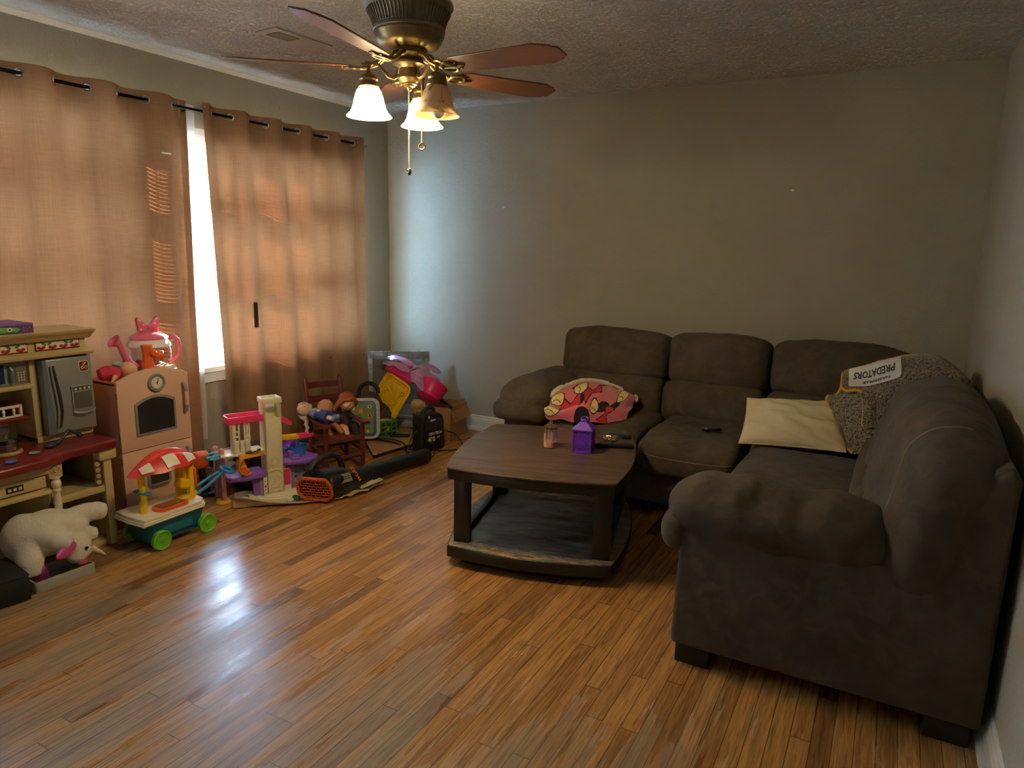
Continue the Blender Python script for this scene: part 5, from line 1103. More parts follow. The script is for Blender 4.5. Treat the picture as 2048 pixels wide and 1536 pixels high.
# ------------------------------------------------------------------ things behind the cart and castle
tool = thing('cordless_trimmer', 'orange and black cordless garden tool between the pink fridge and castle', 'power tool', (.34, -2.12, 0), math.radians(62))
MB(M_ora).rbox((.10, .075, .10), .03, 8, TM((0, 0, .215))).build('motor_housing', tool)
MB(M_bkp).torus((.055, 0, .21), .036, .012, (0, PI/2, 0), 22, 10).cyl((.03, 0, .21), (.075, 0, .215), .03).build('black_collar', tool)
MB(M_bkp).tube([(.07, 0, .215), (.15, 0, .225), (.24, 0, .232)], [.018, .019, .021], 14).build('black_tube', tool)
MB(M_bkp).tube([(.0, 0, .17), (.01, 0, .10), (.02, 0, .05), (.02, 0, .0)], [.018, .02, .022, .03], 12).build('stand_grip', tool)
MB(M_bkp).box((.02, 0, .012), (.10, .08, .024), bev=.006).build('battery_foot', tool)
M_bagd = P('black_nylon', rgb(30, 29, 30), .7, var=(9, rgb(20, 19, 20), .6), bump=(60, .3))
tag(MB(M_bagd).rbox((.05, .10, .38), .022, 8, None, lambda v: v+Vector((.008*nz(v.z*9, v.y*9), .02*(v.z)**1, 0))).build('umbrella_bag', loc=(.215, -2.16, .19), rot=(0, .0, .3)), 'slim black bag standing upright behind the pink toy fridge', 'bag')
tag(MB(plastic('grey_box_plastic', rgb(142, 142, 140), .5)).box((0, 0, .06), (.14, .13, .12), bev=.006).box((0, 0, .118), (.146, .136, .012), bev=.003).build('grey_box', loc=(.27, -1.93, 0), rot=(0, 0, .5)), 'grey plastic box on the floor behind the castle pink post', 'box')
tag(MB(P('white_paper_roll', rgb(214, 214, 222), .6)).tube([(-.09, 0, .014), (.09, 0, .014)], .014, 16).tube([(-.0905, 0, .014), (-.088, 0, .014)], .009, 12).build('paper_roll', loc=(.44, -1.885, .062), rot=(0, 0, math.radians(60))), 'white rolled paper lying behind the castle doorway', 'paper roll')
tag(MB(M_bagd).rbox((.26, .22, .20), .08, 9, TM((0, 0, .10)), lambda v: v+Vector((nz(v.x*8, v.y*8), nz(v.y*8, v.z*8), nz(v.z*8, v.x*8)))*.02).use(P('tan_strap', rgb(150, 108, 90), .7)).tube([(.05, -.11, .14), (.09, -.07, .2), (.11, .02, .215), (.10, .08, .19)], .007, 6).build('backpack', loc=(.315, -1.70, 0)), 'black backpack with a tan strap slumped behind the castle', 'bag')
tag(MB(M_bagd).rbox((.20, .22, .06), .025, 7, TM((0, 0, .03)), lambda v: v+Vector((0, 0, .014*nz(v.x*14, v.y*14)))).build('dark_cloth_heap', loc=(.455, -1.83, .0)), 'flat black cloth heap on the floor under the white paper roll', 'cloth')
# ------------------------------------------------------------------ child's rocking chair with three dolls
M_mahog = P('mahogany_red_paint', rgb(104, 38, 30), .42, var=(14, rgb(80, 28, 24), .5))
M_rush = P('red_brown_rush', rgb(116, 50, 34), .7, var=(30, rgb(84, 34, 26), .6))
rc = thing('rocking_chair', "child's red-brown rocking chair with a woven seat in front of the curtain", 'rocking chair', (.70, -1.34, 0), math.radians(65))
W2, DP = .122, .27         # half width, depth; local x left-right, y to the back
for s_ in (-1, 1):
    x = s_*W2
    MB(M_mahog).tube([(x, -.17, .028), (x, -.08, .013), (x, .04, .010), (x, .17, .014), (x, .28, .028), (x, .37, .052)], .013, 8).build('rocker', rc)
    MB(M_mahog).tube([(x, 0, .015), (x, 0, .20), (x, 0, .305)], [.015, .0155, .0145], 12).build('leg', rc)
    MB(M_mahog).tube([(x*.97, DP-.02, .015), (x*.97, DP+.005, .21), (x*.98, DP+.05, .40), (x*.98, DP+.085, .545), (x*.98, DP+.088, .556), (x*.98, DP+.09, .565)], [.015, .016, .0165, .0165, .014, .006], 14).build('back_post', rc)
    MB(M_mahog).prism([(-.024, -.055), (.022, -.055), (.026, -.03), (.022, .06), (.016, .30), (-.016, .30), (-.022, .06)], .302, .32, TM((x*1.05, 0, 0)), bev=.005).build('armrest', rc)
    MB(M_mahog).cyl((x, .0, .12), (x*.97, DP, .12), .009, seg=10).build('stretcher', rc)
for z in (.088,): MB(M_mahog).cyl((-W2, 0, z), (W2, 0, z), .0105, seg=10).build('stretcher', rc)
MB(M_mahog).cyl((-W2, DP, .10), (W2, DP, .10), .009, seg=10).build('stretcher', rc)
for z in (.335, .415, .505):
    y = DP+.005+(z-.21)*.24; G = []
    for i in range(13):
        u = i/12*2-1; yy = y+.016*(1-u*u); G.append([(u*W2, yy, z-.021), (u*W2, yy+.004, z+.021)])
    MB(M_mahog).surf(G, .011).build('back_slat', rc, 50)
s = MB(M_rush); s.rbox((.25, .285, .028), .012, 8, TM((0, .135, .20)))
for i in range(5):
    for j in range(4): s.rbox((.054, .074, .022), .011, 4, TM((-.10+.05*i, .03+.07*j, .212)), lambda v: v)
s.build('woven_seat', rc)
# --- dolls (plain features)
M_skin2 = P('doll_face_vinyl', rgb(236, 184, 152), .4); M_skin3 = P('baby_vinyl', rgb(198, 138, 98), .45)
M_blond = P('pale_blond_hair', rgb(222, 208, 190), .45, var=(40, rgb(188, 170, 150), .7), stretch=(6, 1, 1)); M_ginger = P('ginger_hair', rgb(168, 86, 34), .45, var=(40, rgb(128, 60, 24), .7), stretch=(6, 1, 1))
M_dress = P('blue_doll_cloth', rgb(116, 150, 196), .6, var=(30, rgb(150, 176, 200), .7)); M_navyd = P('navy_doll_cloth', rgb(46, 66, 122), .6, var=(24, rgb(36, 50, 96), .6)); M_boot = P('pale_blue_shoe', rgb(128, 152, 190), .5)
M_black_c = P('black_doll_cloth', rgb(30, 26, 32), .75); M_plum = P('plum_doll_cloth', rgb(84, 36, 62), .75); M_eyew = P('eye_white', rgb(240, 238, 230), .3); M_iris = P('iris_green', rgb(50, 84, 66), .3); M_lip = P('lip_rose', rgb(206, 110, 100), .5); M_brow = P('brow_brown', rgb(110, 66, 38), .6)
def face(par, M, r, iris, lip=True, brow=M_brow):
    """eyes, brows and mouth set on the front (-y) of a head of radius r, in frame M"""
    e = MB(M_eyew); e.M = M
    for s_ in (-1, 1): e.ell((s_*.34*r, -.80*r, .04*r), (.17*r, .13*r, .19*r), seg=14, rings=8)
    eo = e.build('eyes', par)
    i_ = MB(iris); i_.M = M
    for s_ in (-1, 1): i_.ell((s_*.34*r, -.895*r, .03*r), (.10*r, .045*r, .12*r), seg=12, rings=8)
    i_.use(M_eye)
    for s_ in (-1, 1): i_.ell((s_*.34*r, -.925*r, .03*r), (.05*r, .025*r, .065*r), seg=10, rings=6).tube([(s_*.18*r, -.885*r, .17*r), (s_*.34*r, -.89*r, .225*r), (s_*.50*r, -.82*r, .17*r)], .014*r, 5)
    i_.build('iris', eo)
    b = MB(brow); b.M = M
    for s_ in (-1, 1): b.tube([(s_*.18*r, -.88*r, .40*r), (s_*.36*r, -.84*r, .47*r), (s_*.56*r, -.74*r, .40*r)], [.015*r, .03*r, .012*r], 6)
    b.build('eyebrows', par)
    m = MB(M_lip); m.M = M; m.tube([(-.16*r, -.84*r, -.42*r), (-.06*r, -.90*r, -.46*r), (.06*r, -.90*r, -.46*r), (.16*r, -.84*r, -.42*r)], [.015*r, .04*r, .04*r, .015*r], 6); m.build('mouth', par)
bpy.context.view_layer.update()
def head_shape(b, M, r, mat):
    b.use(mat); T0 = b.M; b.M = T0 @ M
    b.ell((0, .02*r, .08*r), (.94*r, .95*r, .98*r), seg=24, rings=16).ell((0, -.16*r, -.36*r), (.70*r, .68*r, .52*r), seg=20, rings=12).ell((0, -.93*r, -.17*r), (.11*r, .14*r, .10*r), seg=12, rings=8)
    for s_ in (-1, 1): b.ell((s_*.93*r, .02*r, -.10*r), (.10*r, .15*r, .20*r), seg=12, rings=8).ell((s_*.42*r, -.62*r, -.34*r), (.26*r, .25*r, .22*r), seg=12, rings=8)
    b.M = T0
def hand(b, p, d, s_):
    """small mitten palm with five separate fingers along d"""
    p = Vector(p); d = Vector(d).normalized(); u = d.orthogonal().normalized()
    b.ell(p, (s_*.55, s_*.55, s_*.55), seg=10, rings=8)
    for q in range(4): b.tube([p+d*s_*.3+u*(q-1.5)*s_*.28, p+d*s_*(1.15-.12*abs(q-1.4))+u*(q-1.5)*s_*.34], [s_*.17, s_*.12], 6)
    b.tube([p+u*s_*.45, p+u*s_*.9+d*s_*.45], [s_*.17, s_*.12], 6)
# local helper: chair coordinates -> a doll is a thing of its own, placed by its own empty with the chair's turn
def doll(name, label, loc): return thing(name, label, 'doll', loc, math.radians(65))
# blond doll lying along the left arm, face up; local x: along the chair front, y: to the chair back
d1 = doll('blond_doll', 'blond doll in a blue top lying on its back across the left chair arm', (.55, -1.42, .322))
# body axis from head (back-left) to feet (front): direction in local coordinates
A = Vector((.0, .115, .035)); Bx = Vector((.05, -.14, .012))
ax = (Bx-A).normalized()
hM = Matrix.Translation((-.012, .150, .045)) @ Matrix(((.28, 0.0, .96), (.96, 0, -.28), (0, -1, 0))).to_4x4()
hM = Matrix.Translation((-.02, .155, .046)) @ (Matrix((Vector((.95, .3, 0)), Vector((.2, -.55, -.81)), Vector((-.25, .78, -.58)))).transposed()).to_4x4()
yv = Vector((-.12, .30, -.95)).normalized(); zv = (Vector((-.30, .90, .32))); zv = (zv-yv*zv.dot(yv)).normalized(); xv = yv.cross(zv)
hM = Matrix((xv, yv, zv)).transposed().to_4x4(); hM.translation = (-.02, .150, .050)
b = MB(M_skin2); head_shape(b, hM, .046, M_skin2); b.tube([(-.012, .118, .042), (-.004, .09, .036)], [.014, .016], 10).tube([(-.002, .085, .036), (.02, .02, .034), (.035, -.03, .032)], [.026, .028, .030], 14)
b.tube([(-.01, .08, .045), (.0, .03, .063), (.014, -.015, .066)], [.013, .011, .009], 10); hand(b, (.018, -.028, .066), (.3, -.9, -.1), .011)
b.tube([(.03, -.03, .034), (.04, -.09, .034), (.052, -.135, .034)], [.021, .018, .015], 12).tube([(.045, -.03, .03), (.06, -.09, .03), (.072, -.135, .03)], [.021, .018, .015], 12)
blob(b, 'doll_body', d1, .0035, 3)
h = MB(M_blond); h.M = hM
h.ell((0, .16*.046, .012), (.050, .044, .047)).tube([(0, .035, .03), (-.006, .055, .004), (-.006, .060, -.03)], [.034, .026, .016], 14)
for s_ in (-1, 1): h.tube([(s_*.004, -.030, .040), (s_*.028, -.020, .034), (s_*.042, .004, .012)], [.006, .011, .010], 8)
blob(h, 'hair', d1, .004, 3)
br = MB(M_blond); P0 = hM @ Vector((-.006, .058, -.03))
br.tube([P0+Vector((.004*math.sin(i*1.6), -.002*i+.002, -.011*i)) for i in range(11)], [.013-.0006*i+.003*(i % 2) for i in range(11)], 10); br.build('plait', d1)
face(d1, hM, .046, M_iris)
c = MB(M_dress).tube([(-.006, .098, .037), (.004, .06, .036), (.018, .02, .035)], [.024, .033, .034], 16).tube([(-.012, .085, .045), (-.002, .04, .062), (.008, .005, .067)], [.018, .016, .014], 12); blob(c, 'blue_top', d1, .004, 3)
c = MB(M_navyd).tube([(.014, .035, .034), (.034, -.03, .033), (.048, -.085, .033)], [.034, .042, .044], 18).tube([(.06, -.06, .03), (.065, -.088, .03)], [.035, .036], 14); blob(c, 'navy_skirt', d1, .0045, 3)
c = MB(M_boot)
for dx in (0, .02): c.tube([(.046+dx, -.095, .033), (.054+dx, -.138, .034), (.056+dx, -.150, .05), (.056+dx, -.152, .066)], [.018, .017, .014, .009], 12)
blob(c, 'boots', d1, .0045, 3)
# bald baby doll sitting behind
d2 = doll('bald_baby_doll', 'bald baby doll sitting in the rocking chair between the two long-haired dolls', (.50, -1.275, .238))
yv = Vector((-.55, .62, .45)).normalized(); zv = Vector((-.15, .35, .92)); zv = (zv-yv*zv.dot(yv)).normalized(); xv = yv.cross(zv)
hM = Matrix((xv, yv, zv)).transposed().to_4x4(); hM.translation = (-.01, .02, .132)
b = MB(M_skin3); head_shape(b, hM, .055, M_skin3); b.tube([(-.006, .03, .085), (.0, .03, .05), (.0, .02, .02)], [.03, .045, .045], 14)
for s_ in (-1, 1): b.tube([(s_*.03, .0, .02), (s_*.035, -.07, .018), (s_*.036, -.12, .0)], [.024, .021, .017], 12).tube([(s_*.036, -.12, .0), (s_*.038, -.145, -.004)], [.016, .013], 10).tube([(s_*.04, .025, .065), (s_*.055, -.02, .05), (s_*.05, -.05, .055)], [.015, .013, .010], 10); hand(b, (s_*.05, -.06, .056), (0, -1, .1), .010)
blob(b, 'doll_body', d2, .004, 3)
e = MB(M_brow); e.M = hM
for s_ in (-1, 1): e.tube([(s_*.010, -.050, .004), (s_*.019, -.050, .0), (s_*.028, -.044, .004)], .0016, 5)
e.build('closed_eyes', d2)
e = MB(M_lip); e.M = hM; e.ell((0, -.047, -.024), (.008, .005, .0035)); e.build('mouth', d2)
blob(MB(M_navyd).tube([(.0, .03, .075), (.0, .03, .045), (0, .015, .018)], [.036, .05, .052], 16), 'romper', d2, .005, 3)
# ginger doll
d3 = doll('ginger_doll', 'ginger-haired doll in black clothes sitting at the right of the rocking chair', (.585, -1.205, .226))
yv = Vector((-.30, .88, .30)).normalized(); zv = Vector((.48, .05, .87)); zv = (zv-yv*zv.dot(yv)).normalized(); xv = yv.cross(zv)
hM = Matrix((xv, yv, zv)).transposed().to_4x4(); hM.translation = (.015, .005, .178)
b = MB(M_skin2); head_shape(b, hM, .055, M_skin2); b.tube([(.004, .02, .135), (.0, .03, .10)], [.016, .018], 10).tube([(.0, .03, .105), (-.005, .03, .06), (-.005, .02, .02)], [.034, .038, .042], 14)
b.tube([(-.03, .03, .10), (-.055, .0, .085), (-.075, -.035, .09)], [.015, .013, .010], 10).tube([(.03, .03, .10), (.06, .0, .075), (.07, -.04, .06)], [.015, .013, .010], 10); hand(b, (.072, -.05, .058), (0, -1, 0), .011); hand(b, (-.08, -.045, .092), (-.5, -.8, 0), .011)
for s_ in (-1, 1): b.tube([(s_*.025, .0, .025), (s_*.03, -.075, .03), (s_*.03, -.105, -.01)], [.022, .019, .016], 12).tube([(s_*.03, -.105, -.008), (s_*.032, -.125, -.018)], [.014, .011], 10)
blob(b, 'doll_body', d3, .004, 3)
h = MB(M_ginger); h.M = hM
h.ell((0, .012, .014), (.061, .054, .056)).tube([(-.045, -.01, .02), (-.058, .005, -.02), (-.056, .01, -.06), (-.05, .01, -.085)], [.02, .020, .018, .010], 10).tube([(.045, -.01, .02), (.060, .0, -.02), (.058, -.005, -.05), (.06, -.01, -.07)], [.018, .018, .016, .008], 10)
h.tube([(-.012, -.045, .050), (.02, -.052, .038), (.048, -.034, .012)], [.012, .014, .012], 10).tube([(-.010, -.044, .050), (-.032, -.040, .034), (-.050, -.022, .008)], [.010, .012, .010], 10)
blob(h, 'hair', d3, .0045, 3, None)
face(d3, hM, .055, M_iris)
c = MB(M_black_c).tube([(.0, .03, .118), (-.004, .03, .08), (-.005, .018, .03)], [.032, .046, .052], 16).tube([(-.028, .03, .105), (-.058, -.002, .085)], [.020, .017], 12).tube([(.028, .03, .105), (.062, -.002, .074)], [.020, .017], 12)
c.tube([(.02, .0, .03), (.032, -.08, .035), (.036, -.105, -.01), (.04, -.108, -.03)], [.034, .032, .034, .036], 14); blob(c, 'black_dress', d3, .005, 3)
c = MB(M_plum).tube([(-.045, .012, .098), (-.02, -.014, .088), (.0, -.024, .05), (.0, -.028, .02)], [.014, .018, .020, .014], 10); blob(c, 'plum_sash', d3, .004, 3)

# ------------------------------------------------------------------ the corner: frame, carton, toys
M_silverf = P('antique_silver_leaf', rgb(172, 178, 182), .38, .55, var=(36, rgb(120, 124, 128), .7), bump=(120, .6))
fa = math.atan2(-.10+.415, .478-.085); fr = thing('picture_frame', 'ornate silver picture frame with glass leaning across the room corner', 'picture frame', (.306, -.300, .004), 0, None, (math.radians(-6), 0, math.radians(34.6)))
fw_, fh = .50, .605
for (c_, sz) in (((0, 0, fh-.03), (fw_, .022, .06)), ((0, 0, .03), (fw_, .022, .06)), ((-fw_/2+.03, 0, fh/2), (.06, .022, fh)), ((fw_/2-.03, 0, fh/2), (.06, .022, fh))):
    m = MB(M_silverf).box(c_, sz, bev=.005); L_ = max(sz[0], sz[2]); hor = sz[0] > sz[2]
    for d_ in (-.026, .026):
        for i in range(int(L_/.010)):
            t_ = -L_/2+.006+i*.010; m.ell((c_[0]+(t_ if hor else d_), -.012, c_[2]+(d_ if hor else t_)), (.0052, .005, .0052), seg=6, rings=4)
    for i in range(int(L_/.036)):
        t_ = -L_/2+.022+i*.036; a0 = 0 if hor else PI/2
        pts = []
        for q in range(12):
            a = q/11*5.4; r_ = .011*(1-q/15); lx, lz = t_+r_*math.cos(a), r_*math.sin(a)*(1 if i % 2 else -1); pts.append((c_[0]+(lx if hor else lz), -.0125, c_[2]+(lz if hor else lx)))
        m.tube(pts, .0042, 5)
    m.build('frame_rail', fr)
MB(glassy('frame_glass', (.92, .93, .93), .93)).box((0, .002, fh/2), (fw_-.11, .002, fh-.11)).build('glass', fr)
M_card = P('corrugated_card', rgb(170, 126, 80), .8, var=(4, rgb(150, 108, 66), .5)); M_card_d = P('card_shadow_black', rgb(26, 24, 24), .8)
cx = thing('cardboard_carton', 'open brown cardboard carton of toys in the back corner', 'carton', (.705, -.285, 0), math.radians(8))
w, d, h_ = .32, .29, .25
MB(M_card).box2((-w/2, -d/2, 0), (w/2, d/2, .006)).box2((-w/2, -d/2, 0), (w/2, -d/2+.006, h_)).box2((-w/2, d/2-.006, 0), (w/2, d/2, h_)).box2((-w/2, -d/2, 0), (-w/2+.006, d/2, h_)).box2((w/2-.006, -d/2, 0), (w/2, d/2, h_)).build('carton_walls', cx, 0)
MB(M_card).box((0, 0, .07), (.006, d*.98, .14), bev=.001).build('flap', cx, 0, loc=(w/2+.035, 0, h_-.105), rot=(0, math.radians(-26), 0))
def frame3(tl, tr, br):
    tl, tr, br = Vector(tl), Vector(tr), Vector(br); x = (tr-tl).normalized(); y = (tr-br); y = (y-x*y.dot(x)).normalized(); z = x.cross(y); m = Matrix((x, y, z)).transposed().to_4x4(); return m
TL, TR, BR = Vector((.300, -.40, .462)), Vector((.565, -.455, .372)), Vector((.50, -.60, .03))
fM = frame3(TL, TR, BR); cw = (TR-TL).length; chh = .43
yt = thing('yellow_toy_table', 'yellow plastic toy table turned on edge, its ribbed underside facing the room', 'toy table', (0, 0, 0)); cen = (TL+TR)/2-fM.col[1].to_3d()*(chh/2)
fM.translation = cen; yt.matrix_world = fM
k = MB(M_yel).prism(rrect(cw, chh, .05, 6), -.006, .0, None, bev=.002)
o_ = rrect(cw, chh, .05, 6); k.tube([(x, y, .004) for x, y in o_], .012, 8, closed=True); k.tube([(x*.86, y*.89, .003) for x, y in o_], .006, 6, closed=True)
k.build('table_top', yt, 50)
k = MB(M_yel)
for (a_, c_) in (((-.06, .12), (.07, .07)), ((-.06, .10), (-.02, -.02)), ((-.02, -.03), (.08, .05)), ((-.02, -.04), (.03, -.15)), ((.09, .05), (.05, -.14)), ((-.09, .10), (-.10, -.10)), ((-.07, -.12), (.02, -.15))): k.tube([(*a_, .006), (*c_, .006)], .006, 6)
for x, y in ((-.065, .105), (.08, .065), (-.02, -.025), (.03, -.15), (.095, .14), (-.095, -.13)): k.lathe([(.016, 0), (.016, .018), (.011, .018), (.011, .004), (0, .004)], (x, y, 0), seg=16)
k.prism([(-.035, .10), (.07, .06), (.085, .15), (-.05, .165)], 0, .008, None, bev=.002); k.build('ribbing', yt)
tag(MB(plastic('pale_yellow_plastic', rgb(232, 206, 92), .4)).box((0, 0, .14), (.030, .018, .28), bev=.005).box((.05, .0, .27), (.10, .018, .024), bev=.005).build('yellow_bar', loc=(.20, -.40, .26), rot=(.0, math.radians(24), .3)), 'pale yellow plastic bar sloping up behind the yellow toy table', 'toy part')
M_hot2 = plastic('hot_pink_tub_plastic', rgb(238, 36, 108), .35)
tb = thing('pink_tub', 'hot pink round plastic tub lying tilted on top of the carton', 'tub', (.70, -.40, .365), 0, None, (math.radians(-38), math.radians(22), .3))
MB(M_hot2).lathe([(0, -.075), (.06, -.075), (.085, -.062), (.10, -.02), (.108, .05), (.112, .055), (.106, .055), (.094, -.02), (.08, -.056), (0, -.066)], seg=36).build('tub_body', tb)
tag(MB(M_hot2).rbox((.30, .16, .035), .015, 8, None, lambda v: v+Vector((0, 0, -.25*v.x*v.x))).build('pink_tray', loc=(.43, -.36, .475), rot=(.25, math.radians(16), -.15)), 'hot pink plastic tray above the yellow toy table', 'tray')
M_wing = bpy.data.materials.new('iridescent_film')
def wingm(m):
    m.use_nodes = True; nt = m.node_tree; L = nt.links.new; b = nt.nodes['Principled BSDF']; b.inputs['Roughness'].default_value = .18; b.inputs['Metallic'].default_value = .25
    lw_ = nt.nodes.new('ShaderNodeLayerWeight'); r = nt.nodes.new('ShaderNodeValToRGB'); e = r.color_ramp.elements; e[0].color = (*rgb(206, 150, 222), 1); e[1].color = (*rgb(190, 200, 250), 1); n = e.new(.5); n.color = (*rgb(222, 190, 230), 1); L(lw_.outputs['Facing'], r.inputs[0]); L(r.outputs[0], b.inputs['Base Color'])
    t = nt.nodes.new('ShaderNodeBsdfTransparent'); mx = nt.nodes.new('ShaderNodeMixShader'); mx.inputs[0].default_value = .72; L(t.outputs[0], mx.inputs[1]); L(b.outputs[0], mx.inputs[2]); L(mx.outputs[0], nt.nodes['Material Output'].inputs['Surface'])
wingm(M_wing)
wg = thing('fairy_wings', 'iridescent lilac fairy wings lying on top of the corner toy pile', 'costume wings', (.52, -.39, .50))
def wing(p0, p1, w_, up_, nm='wing'):
    p0, p1 = Vector(p0), Vector(p1); t = p1-p0; s_ = t.cross(Vector(up_)).normalized(); G = []
    for i in range(19):
        u = i/18; ww = w_*math.sin(PI*min(1, u*.88+.10))**.8; c_ = p0+t*u+Vector((0, 0, .03*math.sin(u*PI)))
        G.append([c_+s_*ww*v+Vector((0, 0, .008*math.sin(u*14+v*5)-.012*v*v)) for v in [q/5-1 for q in range(11)]])
    k = MB(M_wing).surf(G, .0012); k.tube([r_[0] for r_ in G], .002, 5).tube([r_[-1] for r_ in G], .002, 5).build(nm, wg, 60)
wing((-.0, -.03, .0), (-.28, .0, .028), .030, (0, -.35, 1)); wing((.02, -.04, -.005), (.27, -.02, -.045), .034, (0, -.6, 1)); wing((-.0, .06, .02), (-.37, .10, .062), .026, (0, -.35, 1)); wing((0, .06, .02), (.22, .06, .0), .035, (0, -.3, 1)); wing((.03, -.05, -.01), (.20, -.13, -.10), .040, (.3, -.9, .5))
MB(M_ring).tube([(-.01, -.03, 0), (0, .01, .01), (0, .06, .02)], .008, 8).build('wing_hub', wg)
M_curl = P('blond_curl_hair', rgb(214, 178, 122), .5, var=(60, rgb(178, 140, 86), .7)); M_skin4 = P('pale_doll_vinyl', rgb(226, 190, 150), .45)
hd = thing('curly_doll', 'doll with curly blond hair hanging over the carton edge beside the yellow table', 'doll', (.665, -.52, .275))
b = MB(M_curl); rnd = random.Random(9); b.ell((0, 0, 0), (.055, .045, .042))
for i in range(46):
    a, e_ = rnd.uniform(0, 2*PI), rnd.uniform(-1.2, 1.2); p = Vector((.055*math.cos(a)*math.cos(e_), .045*math.sin(a)*math.cos(e_), .042*math.sin(e_)))
    b.tube([p*.8+Vector((.008*math.cos(t*1.1+i)*1, .008*math.sin(t*1.1+i), -.0045*t)) for t in range(9)], .0045, 5)
b.build('curly_hair', hd)
b = MB(M_skin4).ell((.008, .012, -.005), (.04, .035, .036)).tube([(.03, .02, .0), (.058, .01, -.006), (.07, -.01, .0), (.075, -.02, .022)], [.014, .013, .011, .009], 10); hand(b, (.077, -.022, .03), (-.1, -.1, 1), .010); blob(b, 'doll_body', hd, .004, 3)
tag(MB(M_bkp).box((0, 0, 0), (.24, .028, .006), bev=.002).box((.03, 0, .004), (.2, .018, .004), bev=.001).build('black_strip', loc=(.78, -.36, .285), rot=(.2, math.radians(13), math.radians(-22))), 'thin black strip poking out of the carton to the right', 'strip')
M_felt = P('dark_grey_felt', rgb(74, 68, 60), .9, var=(12, rgb(58, 53, 47), .6), bump=(90, .3))
ht = thing('felt_hat', 'dark grey-brown felt hat on the corner toy pile left of the yellow table', 'hat', (.335, -.665, .268), 0, None, (.35, .38, .2))
MB(M_felt).lathe([(0, .075), (.04, .073), (.07, .06), (.088, .02), (.095, -.02), (.098, -.04)], seg=30).build('crown', ht)
G = []
for i in range(9):
    r_ = .095+.068*i/8; G.append([(r_*math.cos(a)*1.05, r_*math.sin(a), -.04-.035*(i/8)**1.3+.02*math.sin(2*a+.5)*i/8-.02*(i/8)*math.cos(a)) for a in [2*PI*q/40 for q in range(40)]])
MB(M_felt).surf(G, .004, close_u=True).build('brim', ht, 60)
tag(MB(M_bagd).torus((0, 0, 0), .075, .016, (1.3, 0, 0), 24, 8, .6).build('black_headband', loc=(.29, -.625, .335), rot=(0, 0, .4)), 'black padded loop behind the felt hat', 'headband')
M_crate = plastic('green_crate_plastic', rgb(64, 142, 46), .45)
cr = thing('green_crate', 'small green open-grid plastic crate on the cardboard below the felt hat', 'crate', (.40, -.64, .03), math.radians(62))
k = MB(M_crate).box2((-.10, -.085, 0), (.10, .085, .008), bev=.002); k.build('crate_bottom', cr)
for (ax_, s_) in (('y', -1), ('y', 1), ('x', -1), ('x', 1)):
    k = MB(M_crate); n = 6
    L_ = .20 if ax_ == 'y' else .17
    R_ = Matrix.Translation((0, s_*.085, 0)) if ax_ == 'y' else Matrix.Translation((s_*.10, 0, 0)) @ Matrix.Rotation(PI/2, 4, 'Z')
    k.M = R_
    for z in (.0, .036, .072, .112): k.box((0, 0, z+.006), (L_, .006, .012 if z < .1 else .02), bev=.001)
    for i in range(n): k.box((-L_/2+L_*i/(n-1), 0, .06), (.008, .006, .12), bev=.001)
    k.build('crate_wall', cr)
MB(P('cream_cloth_in_crate', rgb(206, 184, 140), .85, bump=(60, .3))).rbox((.16, .14, .05), .02, 6, None, lambda v: v+Vector((0, 0, .012*nz(v.x*20, v.y*20)))).build('x')
bpy.data.objects['x'].name = 'folded_towel'; fo = bpy.data.objects['folded_towel']; fo.data.name = 'folded_towel'; fo.location = (.40, -.64, .135); fo.rotation_euler = (0, 0, math.radians(62)); tag(fo, 'cream folded cloth in the green crate', 'cloth')
tag(MB(M_bkp).prism(rrect(.16, .06, .028, 5), 0, .014, None, bev=.005).build('black_sole', loc=(.545, -.585, .030), rot=(0, 0, .6)), 'flat black oval piece on the cardboard beside the green crate', 'toy part')
# activity tablet
M_tabw = plastic('off_white_toy_plastic', rgb(222, 206, 196), .4); M_tabb = plastic('tablet_blue', rgb(40, 110, 158), .35)
M_scr = P('printed_pond_scene', rgb(150, 160, 104), .25, var=(16, rgb(104, 140, 84), .8)); M_orng2 = plastic('print_orange', rgb(226, 142, 40), .4); M_redpr = plastic('print_red', rgb(190, 62, 40), .4); M_ypr = plastic('print_yellow', rgb(226, 206, 110), .4)
TLp, TRp, BRp = Vector((.335, -.86, .335)), Vector((.475, -.775, .34)), Vector((.53, -.80, .06))
tM = frame3(TLp, TRp, BRp)
ta_ = thing('activity_tablet', 'white and blue toy activity tablet with a printed scene behind the chair arm', 'toy tablet', (0, 0, 0))
tM.translation = (TLp+TRp)/2.0-tM.col[1].to_3d()*.14+Vector((.0, .0, .0)); ta_.matrix_world = tM
MB(M_tabw).prism(rrect(.23, .295, .055, 7), -.03, 0, None, bev=.01, seg=3).build('tablet_case', ta_)
MB(M_tabb).prism(rrect(.20, .255, .035, 6), -.002, .004, TM((-.008, 0, 0)), bev=.002).build('blue_bezel', ta_)
k = MB(M_scr).prism(rrect(.165, .215, .02, 5), .003, .0055, TM((-.010, 0, 0))); sc_ = k.build('picture_panel', ta_)
k = MB(M_orng2)
for q in range(10): a = q*PI/5; k.tube([(-.02+.008*math.cos(a), .055+.008*math.sin(a), .0058), (-.02+.021*math.cos(a), .055+.021*math.sin(a), .0058)], [.004, .001], 5)
k.ell((-.02, .055, .0056), (.013, .013, .001)).ell((.045, .02, .0056), (.016, .020, .001)).use(M_redpr).ell((-.055, -.035, .0056), (.018, .022, .001)).ell((-.035, -.055, .0056), (.016, .014, .001)).ell((-.06, -.07, .0056), (.012, .01, .001)).use(M_ypr)
for x, y, r_ in ((.045, .085, .014), (-.06, .02, .012), (.03, -.09, .010), (-.07, .07, .01), (-.03, .0, .012)): k.ell((x, y, .0056), (r_, r_, .001))
